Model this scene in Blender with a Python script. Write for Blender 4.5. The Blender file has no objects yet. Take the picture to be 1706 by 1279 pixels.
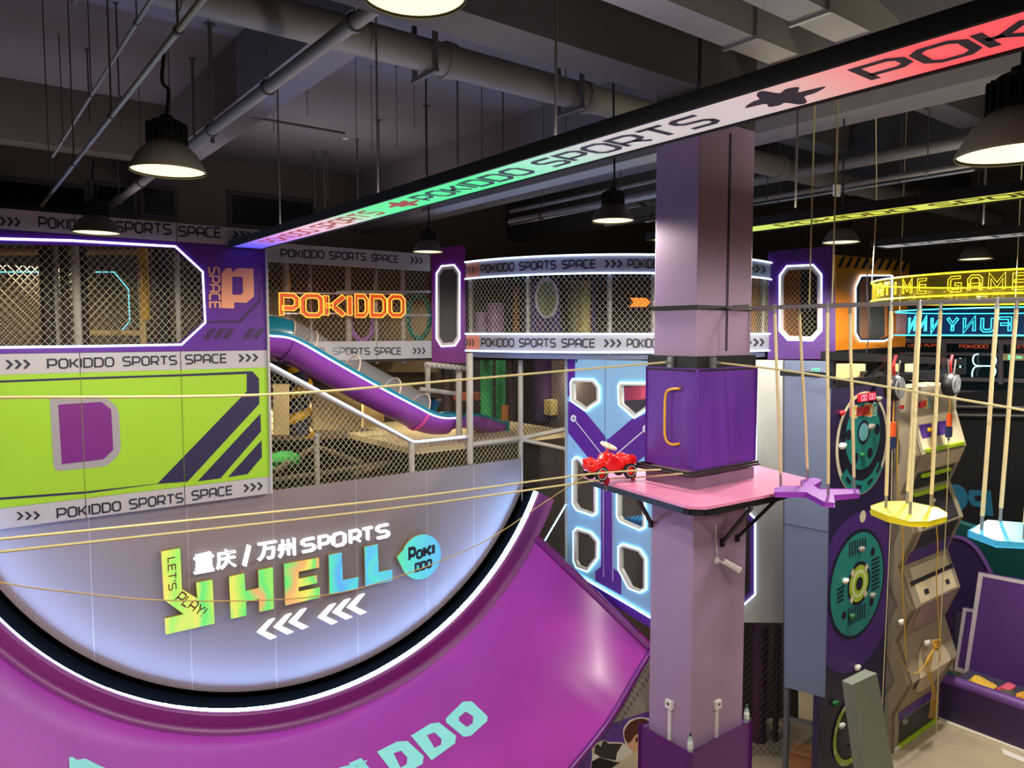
import bpy, math, random
from math import sin, cos, tan, atan, atan2, radians, pi, sqrt, hypot, degrees
from mathutils import Vector, Matrix
from mathutils.geometry import tessellate_polygon
random.seed(7)
SC = bpy.context.scene
COL = SC.collection

# ---------------------------------------------------------------- camera
F = 1230.0                       # focal length for a 1706 px wide frame
PX, PY = 853.0, 639.5
PITCH = atan((PY - 555) / F)
H = 7.4                          # eye height above the hall floor
cam_d = bpy.data.cameras.new('camera')
cam_d.sensor_width = 36.0
cam_d.lens = F / 1706 * 36.0
cam_d.clip_end = 200
cam = bpy.data.objects.new('camera', cam_d)
COL.objects.link(cam)
cam.location = (0, 0, H)
cam.rotation_euler = (pi / 2 - PITCH, 0, 0)
SC.camera = cam

# ---------------------------------------------------------------- world, exposure
SC.view_settings.view_transform = 'Standard'
SC.view_settings.look = 'None'
SC.view_settings.exposure = 0.0
SC.view_settings.gamma = 1.0
SC.view_settings.use_curve_mapping = False
wd = bpy.data.worlds.new('world')
SC.world = wd
wd.use_nodes = True
wd.node_tree.nodes['Background'].inputs[0].default_value = (0.10, 0.09, 0.12, 1)
wd.node_tree.nodes['Background'].inputs[1].default_value = 0.15
try:
    SC.cycles.use_denoising = True
    SC.cycles.max_bounces = 7
    SC.cycles.diffuse_bounces = 4
    SC.cycles.glossy_bounces = 3
    SC.cycles.transmission_bounces = 6
    SC.cycles.transparent_max_bounces = 8
    SC.cycles.caustics_reflective = False
    SC.cycles.caustics_refractive = False
    SC.cycles.sample_clamp_indirect = 3.0
except Exception:
    pass
LAMP_W = 400.0                   # power of one high bay lamp

# ---------------------------------------------------------------- view geometry helpers
CAMP = Vector((0, 0, H))
FW = Vector((0, cos(PITCH), -sin(PITCH)))
UPV = Vector((0, sin(PITCH), cos(PITCH)))
RT = Vector((1, 0, 0))
ANG = radians(37.6)
U = Vector((-sin(ANG), cos(ANG), 0))     # one axis of the hall
V = Vector((cos(ANG), sin(ANG), 0))      # the other axis
Z = Vector((0, 0, 1))


def wash_light(name, loc, u, v, power, color, up=True):
    """unseen area light added in the play structure or over a light box, brightening upward (or down)"""
    ld = bpy.data.lights.new(name, 'AREA')
    ld.shape = 'RECTANGLE'
    ld.size, ld.size_y = u, v
    ld.energy = power
    ld.color = color
    o = bpy.data.objects.new(name, ld)
    COL.objects.link(o)
    o.location = loc
    o.rotation_euler = (pi if up else 0, 0, ANG if up else ANG)
    return o


def _uv(a, b, z):
    return U * a + V * b + Z * z


wash_light('roof_fill_light', _uv(15.6, 1.5, 9.35), 7.0, .5, 52, (.86, .74, .9))  # fill lights with no visible fixture, added to brighten the ceiling
wash_light('roof_fill_light', _uv(16.0, 7.0, 9.35), 4.0, .5, 60, (.9, .78, .86))
wash_light('roof_fill_light', _uv(13.5, 13.0, 9.2), 4.0, .5, 40, (.8, .8, .9))
wash_light('box_fill_light', _uv(6.0, 3.9, H + 1.55), .3, 10.0, 50, (1, .9, .88))
wash_light('box_fill_light', _uv(2.7, 8.43, H + 1.55), .3, 8.0, 85, (1, .96, .7))
wash_light('box_fill_light', _uv(2.5, 12.25, H + 1.6), .3, 6.0, 50, (1, .96, .85))
# unseen warm lights added to brighten the play structure under its decks
for _u, _v, _z, _p in ((14.0, 1.2, 8.45, 34), (15.6, 5.6, 8.5, 34), (14.6, 6.6, 6.3, 26), (14.6, 9.0, 6.6, 36), (16.0, 10.4, 8.2, 40), (14.6, 13.2, 6.4, 30), (14.4, 12.2, 8.3, 34), (13.4, 4.4, 6.0, 22), (14.2, 10.9, 4.6, 24), (10.0, 11.2, 6.4, 34), (9.2, 11.3, 4.6, 30), (11.4, 15.4, 8.6, 40), (11.0, 17.2, 8.6, 40)):
    wash_light('inner_fill_light', _uv(_u, _v, _z), .9, .25, _p, (1, .87, .62), False)


def ray(x, y):
    return FW + RT * ((x - PX) / F) + UPV * ((PY - y) / F)


def onP(x, y, p, n):
    r = ray(x, y)
    return CAMP + r * ((Vector(p) - CAMP).dot(n) / r.dot(n))


def onZ(x, y, z):
    r = ray(x, y)
    return CAMP + r * ((z - H) / r.z)


def onY(x, y, Y):
    r = ray(x, y)
    return CAMP + r * (Y / r.y)


def UVZ(a, b, z):
    return U * a + V * b + Z * z


def cr(x0, y0, k):
    """pixel of a cropped view back to the full picture"""
    return lambda x, y: (x0 + x / k, y0 + y / k)


class Fr:
    """vertical working plane: origin, horizontal direction x, normal n towards the viewer"""
    def __init__(s, p, xd):
        s.x = Vector(xd).normalized()
        s.o = Vector(p)
        s.o.z = 0
        s.n = Vector((s.x.y, -s.x.x, 0))
        if s.n.dot(CAMP - s.o) < 0:
            s.n = -s.n

    def pt(s, px, py, off=0.0):
        return onP(px, py, s.o + s.n * off, s.n)

    def st(s, px, py, off=0.0):
        p = s.pt(px, py, off) - s.o
        return (p.dot(s.x), p.z)

    def P(s, a, z, off=0.0):
        return s.o + s.x * a + Z * z + s.n * off


class Arc:
    """vertical cylinder surface through three plan points"""
    def __init__(s, a, b, c):
        ax, ay, bx, by, cx, cy = a.x, a.y, b.x, b.y, c.x, c.y
        d = 2 * (ax * (by - cy) + bx * (cy - ay) + cx * (ay - by))
        ux = ((ax * ax + ay * ay) * (by - cy) + (bx * bx + by * by) * (cy - ay) + (cx * cx + cy * cy) * (ay - by)) / d
        uy = ((ax * ax + ay * ay) * (cx - bx) + (bx * bx + by * by) * (ax - cx) + (cx * cx + cy * cy) * (bx - ax)) / d
        s.c = Vector((ux, uy, 0))
        s.r = hypot(ax - ux, ay - uy)
        s.a0 = atan2(ay - uy, ax - ux)
        s.a1 = atan2(cy - uy, cx - ux)
        while s.a1 < s.a0:
            s.a1 += 2 * pi
        if s.a1 - s.a0 > pi:
            s.a1 -= 2 * pi
        s.len = abs(s.a1 - s.a0) * s.r

    def P(s, l, z, off=0.0):
        a = s.a0 + (s.a1 - s.a0) * l / s.len
        return s.c + Vector((cos(a), sin(a), 0)) * (s.r + off) + Z * z


# ---------------------------------------------------------------- materials
def lin(c):
    def f(v):
        v = v / 255.0
        return v / 12.92 if v <= 0.04045 else ((v + 0.055) / 1.055) ** 2.4
    return (f(c[0]), f(c[1]), f(c[2]), 1)


MATS = {}


def mk(name, rgb, rough=0.5, metal=0.0, em=0.0, var=0.10, scale=6.0, bump=0.0, coat=0.0, spec=0.5):
    if name in MATS:
        return MATS[name]
    m = bpy.data.materials.new(name)
    m.use_nodes = True
    nt = m.node_tree
    b = nt.nodes['Principled BSDF']
    c = lin(rgb)
    b.inputs['Base Color'].default_value = c
    b.inputs['Roughness'].default_value = rough
    b.inputs['Metallic'].default_value = metal
    b.inputs['Specular IOR Level'].default_value = spec
    if coat:
        b.inputs['Coat Weight'].default_value = coat
        b.inputs['Coat Roughness'].default_value = 0.12
    if em:
        b.inputs['Emission Color'].default_value = c
        b.inputs['Emission Strength'].default_value = em
        b.inputs['Base Color'].default_value = (c[0] * .3, c[1] * .3, c[2] * .3, 1)
    else:
        tc = nt.nodes.new('ShaderNodeTexCoord')
        nz = nt.nodes.new('ShaderNodeTexNoise')
        nz.inputs['Scale'].default_value = scale
        nz.inputs['Detail'].default_value = 4
        nt.links.new(tc.outputs['Object'], nz.inputs['Vector'])
        if var:
            mx = nt.nodes.new('ShaderNodeMix')
            mx.data_type = 'RGBA'
            mx.inputs[6].default_value = tuple(v * (1 - var) for v in c[:3]) + (1,)
            mx.inputs[7].default_value = tuple(min(1, v * (1 + var)) for v in c[:3]) + (1,)
            nt.links.new(nz.outputs['Fac'], mx.inputs[0])
            nt.links.new(mx.outputs[2], b.inputs['Base Color'])
        if bump:
            bp = nt.nodes.new('ShaderNodeBump')
            bp.inputs['Strength'].default_value = bump
            bp.inputs['Distance'].default_value = 0.05
            nt.links.new(nz.outputs['Fac'], bp.inputs['Height'])
            nt.links.new(bp.outputs['Normal'], b.inputs['Normal'])
    MATS[name] = m
    return m


def ramp_emit(name, direction, lo, hi, stops, strength, noise=0.0, rough=0.4):
    """a translucent face lit from inside by coloured LEDs: the LED colour changes along one direction"""
    m = bpy.data.materials.new(name)
    m.use_nodes = True
    nt = m.node_tree
    b = nt.nodes['Principled BSDF']
    b.inputs['Roughness'].default_value = rough
    geo = nt.nodes.new('ShaderNodeNewGeometry')
    dot = nt.nodes.new('ShaderNodeVectorMath')
    dot.operation = 'DOT_PRODUCT'
    dot.inputs[1].default_value = direction
    nt.links.new(geo.outputs['Position'], dot.inputs[0])
    mr = nt.nodes.new('ShaderNodeMapRange')
    mr.inputs['From Min'].default_value = lo
    mr.inputs['From Max'].default_value = hi
    src = dot.outputs['Value']
    if noise:
        nz = nt.nodes.new('ShaderNodeTexNoise')
        nz.inputs['Scale'].default_value = 2.6
        nz.inputs['Detail'].default_value = 0
        nt.links.new(geo.outputs['Position'], nz.inputs['Vector'])
        ma = nt.nodes.new('ShaderNodeMath')
        ma.operation = 'MULTIPLY_ADD'
        nt.links.new(nz.outputs['Fac'], ma.inputs[0])
        ma.inputs[1].default_value = noise
        nt.links.new(dot.outputs['Value'], ma.inputs[2])
        src = ma.outputs[0]
    nt.links.new(src, mr.inputs['Value'])
    cr_ = nt.nodes.new('ShaderNodeValToRGB')
    els = cr_.color_ramp.elements
    while len(els) > 1:
        els.remove(els[-1])
    els[0].position = stops[0][0]
    els[0].color = lin(stops[0][1])
    for p, c in stops[1:]:
        e = els.new(p)
        e.color = lin(c)
    nt.links.new(mr.outputs[0], cr_.inputs[0])
    nt.links.new(cr_.outputs[0], b.inputs['Emission Color'])
    b.inputs['Emission Strength'].default_value = strength
    b.inputs['Base Color'].default_value = (.12, .12, .12, 1)
    return m


def clear_plastic(name, tint=(235, 240, 240), rough=0.05, mixf=0.78):
    m = bpy.data.materials.new(name)
    m.use_nodes = True
    nt = m.node_tree
    out = nt.nodes['Material Output']
    b = nt.nodes['Principled BSDF']
    b.inputs['Base Color'].default_value = lin(tint)
    b.inputs['Roughness'].default_value = rough
    tr = nt.nodes.new('ShaderNodeBsdfTransparent')
    mx = nt.nodes.new('ShaderNodeMixShader')
    mx.inputs[0].default_value = 1 - mixf
    nt.links.new(tr.outputs[0], mx.inputs[1])
    nt.links.new(b.outputs[0], mx.inputs[2])
    nt.links.new(mx.outputs[0], out.inputs['Surface'])
    return m


# ---------------------------------------------------------------- mesh helpers
ORG = {}


def cross_frame(t, ref=None):
    t = t.normalized()
    r = ref if ref is not None else (Z if abs(t.z) < 0.9 else Vector((1, 0, 0)))
    a = t.cross(r).normalized()
    return a, t.cross(a).normalized()


class MB:
    def __init__(s):
        s.v = []
        s.f = []

    def add(s, pts, faces):
        k = len(s.v)
        s.v += [Vector(p) for p in pts]
        s.f += [tuple(i + k for i in f) for f in faces]
        return s

    def poly(s, pts):
        return s.add(pts, [tuple(range(len(pts)))])

    def panel(s, outer, holes=(), d=None):
        """flat polygon with holes, extruded by vector d"""
        loops = [list(map(Vector, outer))] + [list(map(Vector, h)) for h in holes]
        flat = [p for l in loops for p in l]
        tris = tessellate_polygon(loops)
        k = len(s.v)
        n = len(flat)
        s.v += flat
        s.f += [tuple(i + k for i in t) for t in tris]
        if d is not None:
            d = Vector(d)
            s.v += [p + d for p in flat]
            s.f += [tuple(i + k + n for i in reversed(t)) for t in tris]
            o = 0
            for l in loops:
                m = len(l)
                for i in range(m):
                    a, b = o + i, o + (i + 1) % m
                    s.f.append((k + a, k + b, k + n + b, k + n + a))
                o += m
        return s

    def box(s, c, x, y, z):
        """centre and three half vectors"""
        c = Vector(c)
        p = []
        for i in (-1, 1):
            for j in (-1, 1):
                for k in (-1, 1):
                    p.append(c + x * i + y * j + z * k)
        return s.add(p, [(0, 1, 3, 2), (4, 6, 7, 5), (0, 4, 5, 1), (2, 3, 7, 6), (0, 2, 6, 4), (1, 5, 7, 3)])

    def beam(s, a, b, w, h, up=Z):
        a, b = Vector(a), Vector(b)
        t = (b - a)
        x = t.cross(up).normalized()
        y = x.cross(t).normalized()
        return s.box((a + b) / 2, t / 2, x * w / 2, y * h / 2)

    def tube(s, pts, r, n=8, closed=False, cap=True):
        pts = [Vector(p) for p in pts]
        m = len(pts)
        k = len(s.v)
        ref = None
        for i in range(m):
            if closed:
                t = (pts[(i + 1) % m] - pts[i]).normalized() + (pts[i] - pts[i - 1]).normalized()
            elif i == 0:
                t = pts[1] - pts[0]
            elif i == m - 1:
                t = pts[-1] - pts[-2]
            else:
                t = (pts[i + 1] - pts[i]).normalized() + (pts[i] - pts[i - 1]).normalized()
            if t.length < 1e-9:
                t = pts[min(i + 1, m - 1)] - pts[max(i - 1, 0)]
            t = t.normalized()
            if ref is None:
                a, b = cross_frame(t)
            else:
                a = ref - t * ref.dot(t)
                if a.length < 1e-6:
                    a, b = cross_frame(t)
                a = a.normalized()
                b = t.cross(a)
            ref = a
            rr = r[i] if isinstance(r, (list, tuple)) else r
            for j in range(n):
                an = 2 * pi * j / n
                s.v.append(pts[i] + a * (rr * cos(an)) + b * (rr * sin(an)))
        for i in range(m if closed else m - 1):
            i2 = (i + 1) % m
            for j in range(n):
                j2 = (j + 1) % n
                s.f.append((k + i * n + j, k + i * n + j2, k + i2 * n + j2, k + i2 * n + j))
        if cap and not closed:
            s.f.append(tuple(k + j for j in reversed(range(n))))
            s.f.append(tuple(k + (m - 1) * n + j for j in range(n)))
        return s

    def lathe(s, c, prof, n=24, ax=Z, cap=True):
        """profile of (radius, height) about axis ax through c"""
        c = Vector(c)
        a, b = cross_frame(ax)
        ax = ax.normalized()
        k = len(s.v)
        for r, h in prof:
            for j in range(n):
                an = 2 * pi * j / n
                s.v.append(c + ax * h + a * (r * cos(an)) + b * (r * sin(an)))
        for i in range(len(prof) - 1):
            for j in range(n):
                j2 = (j + 1) % n
                s.f.append((k + i * n + j, k + i * n + j2, k + (i + 1) * n + j2, k + (i + 1) * n + j))
        if cap and prof[0][0] > 1e-6:
            s.f.append(tuple(k + j for j in reversed(range(n))))
        if cap and prof[-1][0] > 1e-6:
            s.f.append(tuple(k + (len(prof) - 1) * n + j for j in range(n)))
        return s

    def ball(s, c, rx, ry=None, rz=None, n=14, m=8, X=None, Y=None, Zv=None):
        c = Vector(c)
        ry = rx if ry is None else ry
        rz = rx if rz is None else rz
        X = X or Vector((1, 0, 0))
        Y = Y or Vector((0, 1, 0))
        Zv = Zv or Z
        k = len(s.v)
        for i in range(m + 1):
            th = pi * i / m
            for j in range(n):
                an = 2 * pi * j / n
                s.v.append(c + X * (rx * sin(th) * cos(an)) + Y * (ry * sin(th) * sin(an)) + Zv * (rz * cos(th)))
        for i in range(m):
            for j in range(n):
                j2 = (j + 1) % n
                s.f.append((k + i * n + j, k + (i + 1) * n + j, k + (i + 1) * n + j2, k + i * n + j2))
        return s

    def grid(s, rows, closed=False):
        """rows of points -> quads"""
        k = len(s.v)
        n = len(rows[0])
        for r in rows:
            s.v += [Vector(p) for p in r]
        for i in range(len(rows) - 1):
            for j in range(n if closed else n - 1):
                j2 = (j + 1) % n
                s.f.append((k + i * n + j, k + i * n + j2, k + (i + 1) * n + j2, k + (i + 1) * n + j))
        return s

    def build(s, name, m, parent=None, smooth=False, origin=None, bevel=0.0, solid=0.0):
        if parent is not None:
            org = ORG[parent.name]
        elif origin is not None:
            org = Vector(origin)
        else:
            lo = Vector([min(p[i] for p in s.v) for i in range(3)])
            hi = Vector([max(p[i] for p in s.v) for i in range(3)])
            org = Vector(((lo.x + hi.x) / 2, (lo.y + hi.y) / 2, lo.z))
        me = bpy.data.meshes.new(name)
        me.from_pydata([tuple(p - org) for p in s.v], [], s.f)
        me.validate()
        me.update()
        o = bpy.data.objects.new(name, me)
        COL.objects.link(o)
        me.materials.append(m)
        if parent is not None:
            o.parent = parent
        else:
            o.location = org
        ORG[o.name] = org
        if smooth:
            for p in me.polygons:
                p.use_smooth = True
            if smooth != 'all':
                try:
                    me.set_sharp_from_angle(angle=radians(40))
                except Exception:
                    pass
        if bevel:
            b = o.modifiers.new('bevel', 'BEVEL')
            b.width = bevel
            b.segments = 2
            b.limit_method = 'ANGLE'
        if solid:
            b = o.modifiers.new('solid', 'SOLIDIFY')
            b.thickness = solid
        return o


def thing(name, label, cat, loc, group=None, kind=None):
    o = bpy.data.objects.new(name, None)
    o.empty_display_size = 0.2
    COL.objects.link(o)
    o.location = loc
    ORG[o.name] = Vector(loc)
    o['label'] = label
    o['category'] = cat
    if group:
        o['group'] = group
    if kind:
        o['kind'] = kind
    return o


def tag(o, label, cat, group=None, kind=None):
    if label:
        o['label'] = label
    if cat:
        o['category'] = cat
    if group:
        o['group'] = group
    if kind:
        o['kind'] = kind
    return o


def struct(o):
    o['kind'] = 'structure'
    return o


def dup(root, loc, label=None, group=None, rotz=None):
    r = root.copy()
    COL.objects.link(r)
    r.location = loc
    if rotz is not None:
        r.rotation_euler = (0, 0, rotz)
    if label:
        r['label'] = label
    if group:
        r['group'] = group
    for ch in list(root.children):
        c = ch.copy()
        COL.objects.link(c)
        c.parent = r
        for g in list(ch.children):
            d = g.copy()
            COL.objects.link(d)
            d.parent = c
    return r


# ---------------------------------------------------------------- squared stroke lettering
def _o(w=.8, c=.18):
    return ([(c, 0), (w - c, 0), (w, c), (w, 1 - c), (w - c, 1), (c, 1), (0, 1 - c), (0, c)], True)


GL = {
    'P': (.8, [([(0, 0), (0, 1), (.62, 1), (.8, .85), (.8, .5), (.62, .36), (.04, .36)], False)]),
    'O': (.8, [_o()]),
    'K': (.74, [([(0, 0), (0, 1)], False), ([(.74, 1), (.26, .5), (.74, 0)], False), ([(0, .5), (.28, .5)], False)]),
    'I': (.06, [([(.03, 0), (.03, 1)], False)]),
    'D': (.8, [([(0, 0), (.6, 0), (.8, .2), (.8, .8), (.6, 1), (0, 1)], True)]),
    'S': (.8, [([(.8, 1), (.16, 1), (0, .87), (0, .66), (.14, .53), (.66, .47), (.8, .34), (.8, .13), (.64, 0), (0, 0)], False)]),
    'R': (.8, [([(0, 0), (0, 1), (.62, 1), (.8, .85), (.8, .5), (.62, .36), (.04, .36)], False), ([(.4, .36), (.8, 0)], False)]),
    'T': (.8, [([(0, 1), (.8, 1)], False), ([(.4, 1), (.4, 0)], False)]),
    'A': (.8, [([(0, 0), (0, .8), (.18, 1), (.62, 1), (.8, .82), (.8, 0)], False), ([(0, .38), (.8, .38)], False)]),
    'C': (.78, [([(.78, 1), (.18, 1), (0, .82), (0, .18), (.18, 0), (.78, 0)], False)]),
    'E': (.72, [([(.72, 1), (0, 1), (0, 0), (.72, 0)], False), ([(0, .52), (.66, .52)], False)]),
    'L': (.66, [([(0, 1), (0, 0), (.66, 0)], False)]),
    'G': (.8, [([(.8, 1), (.18, 1), (0, .82), (0, .18), (.18, 0), (.8, 0), (.8, .48), (.42, .48)], False)]),
    'M': (.9, [([(0, 0), (0, 1), (.45, .3), (.9, 1), (.9, 0)], False)]),
    'N': (.74, [([(0, 0), (0, 1), (.74, 0), (.74, 1)], False)]),
    'Y': (.8, [([(0, 1), (.4, .48), (.8, 1)], False), ([(.4, .48), (.4, 0)], False)]),
    'U': (.74, [([(0, 1), (0, .16), (.16, 0), (.58, 0), (.74, .16), (.74, 1)], False)]),
    'F': (.7, [([(0, 0), (0, 1), (.7, 1)], False), ([(0, .52), (.6, .52)], False)]),
    'H': (.78, [([(0, 0), (0, 1)], False), ([(.78, 0), (.78, 1)], False), ([(0, .5), (.78, .5)], False)]),
    '0': (.62, [([(0, 0), (.62, 0), (.62, 1), (0, 1)], True)]),
    ':': (.08, [([(.04, .2), (.04, .34)], False), ([(.04, .66), (.04, .8)], False)]),
    "'": (.08, [([(.04, .72), (.04, 1)], False)]),
    '!': (.08, [([(.04, .34), (.04, 1)], False), ([(.04, 0), (.04, .14)], False)]),
    '/': (.4, [([(0, -.05), (.4, 1.05)], False)]),
    '>': (.3, [([(0, 1), (.3, .5), (0, 0)], False)]),
    ' ': (.34, []),
}


def text_width(txt, gap=.26):
    return sum(GL[c][0] for c in txt) + gap * (len(txt) - 1)


def strokes(txt, gap=.26):
    x = 0
    for c in txt:
        w, ls = GL[c]
        for pts, closed in ls:
            yield [(x + a, b) for a, b in pts], closed
        x += w + gap


def ribbon(pts, w, closed):
    """mitred left and right borders of a stroke"""
    n = len(pts)
    L, R = [], []
    for i in range(n):
        p = pts[i]
        a = pts[i - 1] if (i > 0 or closed) else None
        b = pts[(i + 1) % n] if (i < n - 1 or closed) else None

        def nr(p, q):
            dx, dy = q[0] - p[0], q[1] - p[1]
            l = hypot(dx, dy) or 1
            return (-dy / l, dx / l)
        if a is None:
            m = nr(p, b)
            k = 1
        elif b is None:
            m = nr(a, p)
            k = 1
        else:
            n1, n2 = nr(a, p), nr(p, b)
            mx, my = n1[0] + n2[0], n1[1] + n2[1]
            l = hypot(mx, my) or 1
            m = (mx / l, my / l)
            k = 1 / max(.45, m[0] * n1[0] + m[1] * n1[1])
        L.append((p[0] + m[0] * w / 2 * k, p[1] + m[1] * w / 2 * k))
        R.append((p[0] - m[0] * w / 2 * k, p[1] - m[1] * w / 2 * k))
    return L, R


def put_text(mb, txt, fn, w=.14, gap=.26, sub=3, depth=False):
    """fn(x, y) maps lettering units (cap height 1) onto the surface; depth: fn(x, y, d) gives a solid letter"""
    for pts, closed in strokes(txt, gap):
        L, R = ribbon(pts, w, closed)
        n = len(pts)
        for i in range(n if closed else n - 1):
            j = (i + 1) % n
            for k in range(sub):
                q = []
                for (A, B, t) in ((L[i], L[j], k / sub), (L[i], L[j], (k + 1) / sub), (R[i], R[j], (k + 1) / sub), (R[i], R[j], k / sub)):
                    q.append((A[0] + (B[0] - A[0]) * t, A[1] + (B[1] - A[1]) * t))
                if depth:
                    p = [fn(a, b, 0) for a, b in q] + [fn(a, b, 1) for a, b in q]
                    mb.add(p, [(0, 1, 2, 3), (7, 6, 5, 4), (0, 4, 5, 1), (1, 5, 6, 2), (2, 6, 7, 3), (3, 7, 4, 0)])
                else:
                    mb.poly([fn(a, b) for a, b in q])
    return mb


def fit_text(mb, fr, txt, p0, p1, top, off=.006, w=.14, gap=.26):
    """letters on a plane: baseline start and end pixels, and a pixel on the cap line above the start"""
    s0, z0 = fr.st(*p0, off)
    s1, z1 = fr.st(*p1, off)
    st, zt = fr.st(*top, off)
    h = zt - z0
    k = (s1 - s0) / text_width(txt, gap)
    return put_text(mb, txt, lambda x, y: fr.P(s0 + x * k, z0 + (z1 - z0) * x * k / (s1 - s0) + y * h, off), w, gap, 1)


def clip_lines(poly, d, step):
    """parallel lines in direction d (2D) clipped to a 2D polygon"""
    dx, dy = d
    nx, ny = -dy, dx
    c = [p[0] * nx + p[1] * ny for p in poly]
    k = math.ceil(min(c) / step)
    out = []
    n = len(poly)
    while k * step < max(c):
        cc = k * step
        hits = []
        for i in range(n):
            a, b = poly[i], poly[(i + 1) % n]
            ca, cb = a[0] * nx + a[1] * ny - cc, b[0] * nx + b[1] * ny - cc
            if (ca < 0) != (cb < 0):
                t = ca / (ca - cb)
                x, y = a[0] + (b[0] - a[0]) * t, a[1] + (b[1] - a[1]) * t
                hits.append(x * dx + y * dy)
        hits.sort()
        for i in range(0, len(hits) - 1, 2):
            out.append(((dx * hits[i] + nx * cc, dy * hits[i] + ny * cc), (dx * hits[i + 1] + nx * cc, dy * hits[i + 1] + ny * cc)))
        k += 1
    return out


def netting(mb, poly, fn, step=.085, r=.006, ang=50):
    for sg in (1, -1):
        d = (cos(radians(ang)), sg * sin(radians(ang)))
        for a, b in clip_lines(poly, d, step):
            n = 1
            mb.tube([fn(a[0] + (b[0] - a[0]) * t / n, a[1] + (b[1] - a[1]) * t / n) for t in range(n + 1)], r, 3, cap=False)
    return mb


def arc_net(mb, L, z0, z1, fn, step=.085, r=.006, ang=50):
    for a, b in clip_lines([(0, z0), (L, z0), (L, z1), (0, z1)], (cos(radians(ang)), sin(radians(ang))), step) + \
            clip_lines([(0, z0), (L, z0), (L, z1), (0, z1)], (cos(radians(ang)), -sin(radians(ang))), step):
        mb.tube([fn(a[0] + (b[0] - a[0]) * t / 4, a[1] + (b[1] - a[1]) * t / 4) for t in range(5)], r, 3, cap=False)
    return mb


def smooth_path(pts, n=8, closed=False):
    """Catmull-Rom through points"""
    pts = [Vector(p) for p in pts]
    m = len(pts)
    out = []
    for i in range(m if closed else m - 1):
        if closed:
            a, b, c, d = pts[i - 1], pts[i], pts[(i + 1) % m], pts[(i + 2) % m]
        else:
            a, b, c, d = pts[max(i - 1, 0)], pts[i], pts[i + 1], pts[min(i + 2, m - 1)]
        for k in range(n):
            t = k / n
            out.append(.5 * ((2 * b) + (c - a) * t + (2 * a - 5 * b + 4 * c - d) * t * t + (3 * b - a - 3 * c + d) * t ** 3))
    if not closed:
        out.append(pts[-1])
    return out


def rounded(poly, r, n=4):
    """2D polygon with rounded corners"""
    out = []
    m = len(poly)
    for i in range(m):
        p, a, b = Vector(poly[i]), Vector(poly[i - 1]), Vector(poly[(i + 1) % m])
        ra = min(r, (a - p).length * .45)
        rb = min(r, (b - p).length * .45)
        p0, p1 = p + (a - p).normalized() * ra, p + (b - p).normalized() * rb
        for k in range(n + 1):
            t = k / n
            q = p0 * (1 - t) ** 2 + p * 2 * t * (1 - t) + p1 * t * t
            out.append((q.x, q.y))
    return out


def grow(poly, d):
    """offset a 2D polygon outward by d"""
    ar = sum(poly[i - 1][0] * poly[i][1] - poly[i][0] * poly[i - 1][1] for i in range(len(poly)))
    L, R = ribbon(poly, 2 * d, True)
    return R if ar > 0 else L

# ---------------------------------------------------------------- colours
CONC = mk('grey_ceiling_paint', (108, 102, 106), .85, var=.16, scale=.8)
CONCD = mk('shaded_ceiling_paint', (66, 62, 64), .85, var=.14, scale=1.0)  # darker copy of the ceiling paint: shade of unlit beams in its colour
WALLM = mk('dim_wall_paint', (96, 86, 78), .9, var=.12, scale=.7)
FLOORM = mk('screed_floor', (176, 160, 134), .8, var=.16, scale=1.6)
BLACK = mk('black_steel', (22, 21, 24), .45, var=.05)
BLACKM = mk('matt_black', (14, 13, 16), .8, var=.05)
PIPEM = mk('grey_pipe_paint', (108, 102, 96), .6, var=.10, scale=3)
GALV = mk('galvanised_steel', (150, 148, 146), .42, metal=.55, var=.12, scale=9)
RODM = mk('dull_rod_steel', (92, 88, 88), .55, metal=.5)
SHADE = mk('dark_lamp_shade', (92, 86, 78), .5)
PURP = mk('purple_panel_paint', (84, 26, 130), .45, var=.05)
PURPD = mk('deep_purple_panel', (64, 26, 104), .5, var=.06)
MAGENTA = mk('plum_panel_paint', (112, 24, 120), .45, var=.05)
SILVER = mk('silver_band_panel', (176, 172, 176), .5, var=.05)
INK = mk('navy_lettering', (26, 20, 44), .6, var=0)
LIME = mk('lime_green_panel', (148, 194, 38), .5, var=.04, scale=1.2)
NAVY = mk('navy_print', (32, 20, 66), .55, var=.03)
GREYP = mk('grey_print', (150, 146, 150), .55, var=.04)
PEACH = mk('peach_print', (236, 160, 120), .55, var=.03)
LED = mk('white_led', (196, 222, 255), .4, em=4.0)
LEDV = mk('violet_white_led', (190, 196, 255), .4, em=3.6)
NETM = mk('cream_netting', (186, 178, 150), .8, var=.05)
NETD = mk('dark_netting', (60, 58, 62), .8, var=.05)
WHITEP = mk('white_plastic', (232, 230, 226), .4, var=.03)
ROPEM = mk('cream_rope', (226, 208, 160), .8, var=.12, scale=40, bump=.3)
CORDM = mk('pale_zip_rope', (206, 192, 140), .7, var=.06)
POSTM = mk('grey_post_foam', (176, 170, 160), .7, var=.06)
WARM = mk('warm_board', (206, 176, 116), .8, var=.12, scale=2)
YEL = mk('yellow_paint', (240, 180, 40), .4, var=.04)


def uvbox(mb, u0, u1, v0, v1, z0, z1):
    return mb.box(UVZ((u0 + u1) / 2, (v0 + v1) / 2, (z0 + z1) / 2), U * (u1 - u0) / 2, V * (v1 - v0) / 2, Z * (z1 - z0) / 2)


def usq(u0, u1, v0, v1, z0, z1):
    return uvbox(MB(), u0, u1, v0, v1, z0, z1)


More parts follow.
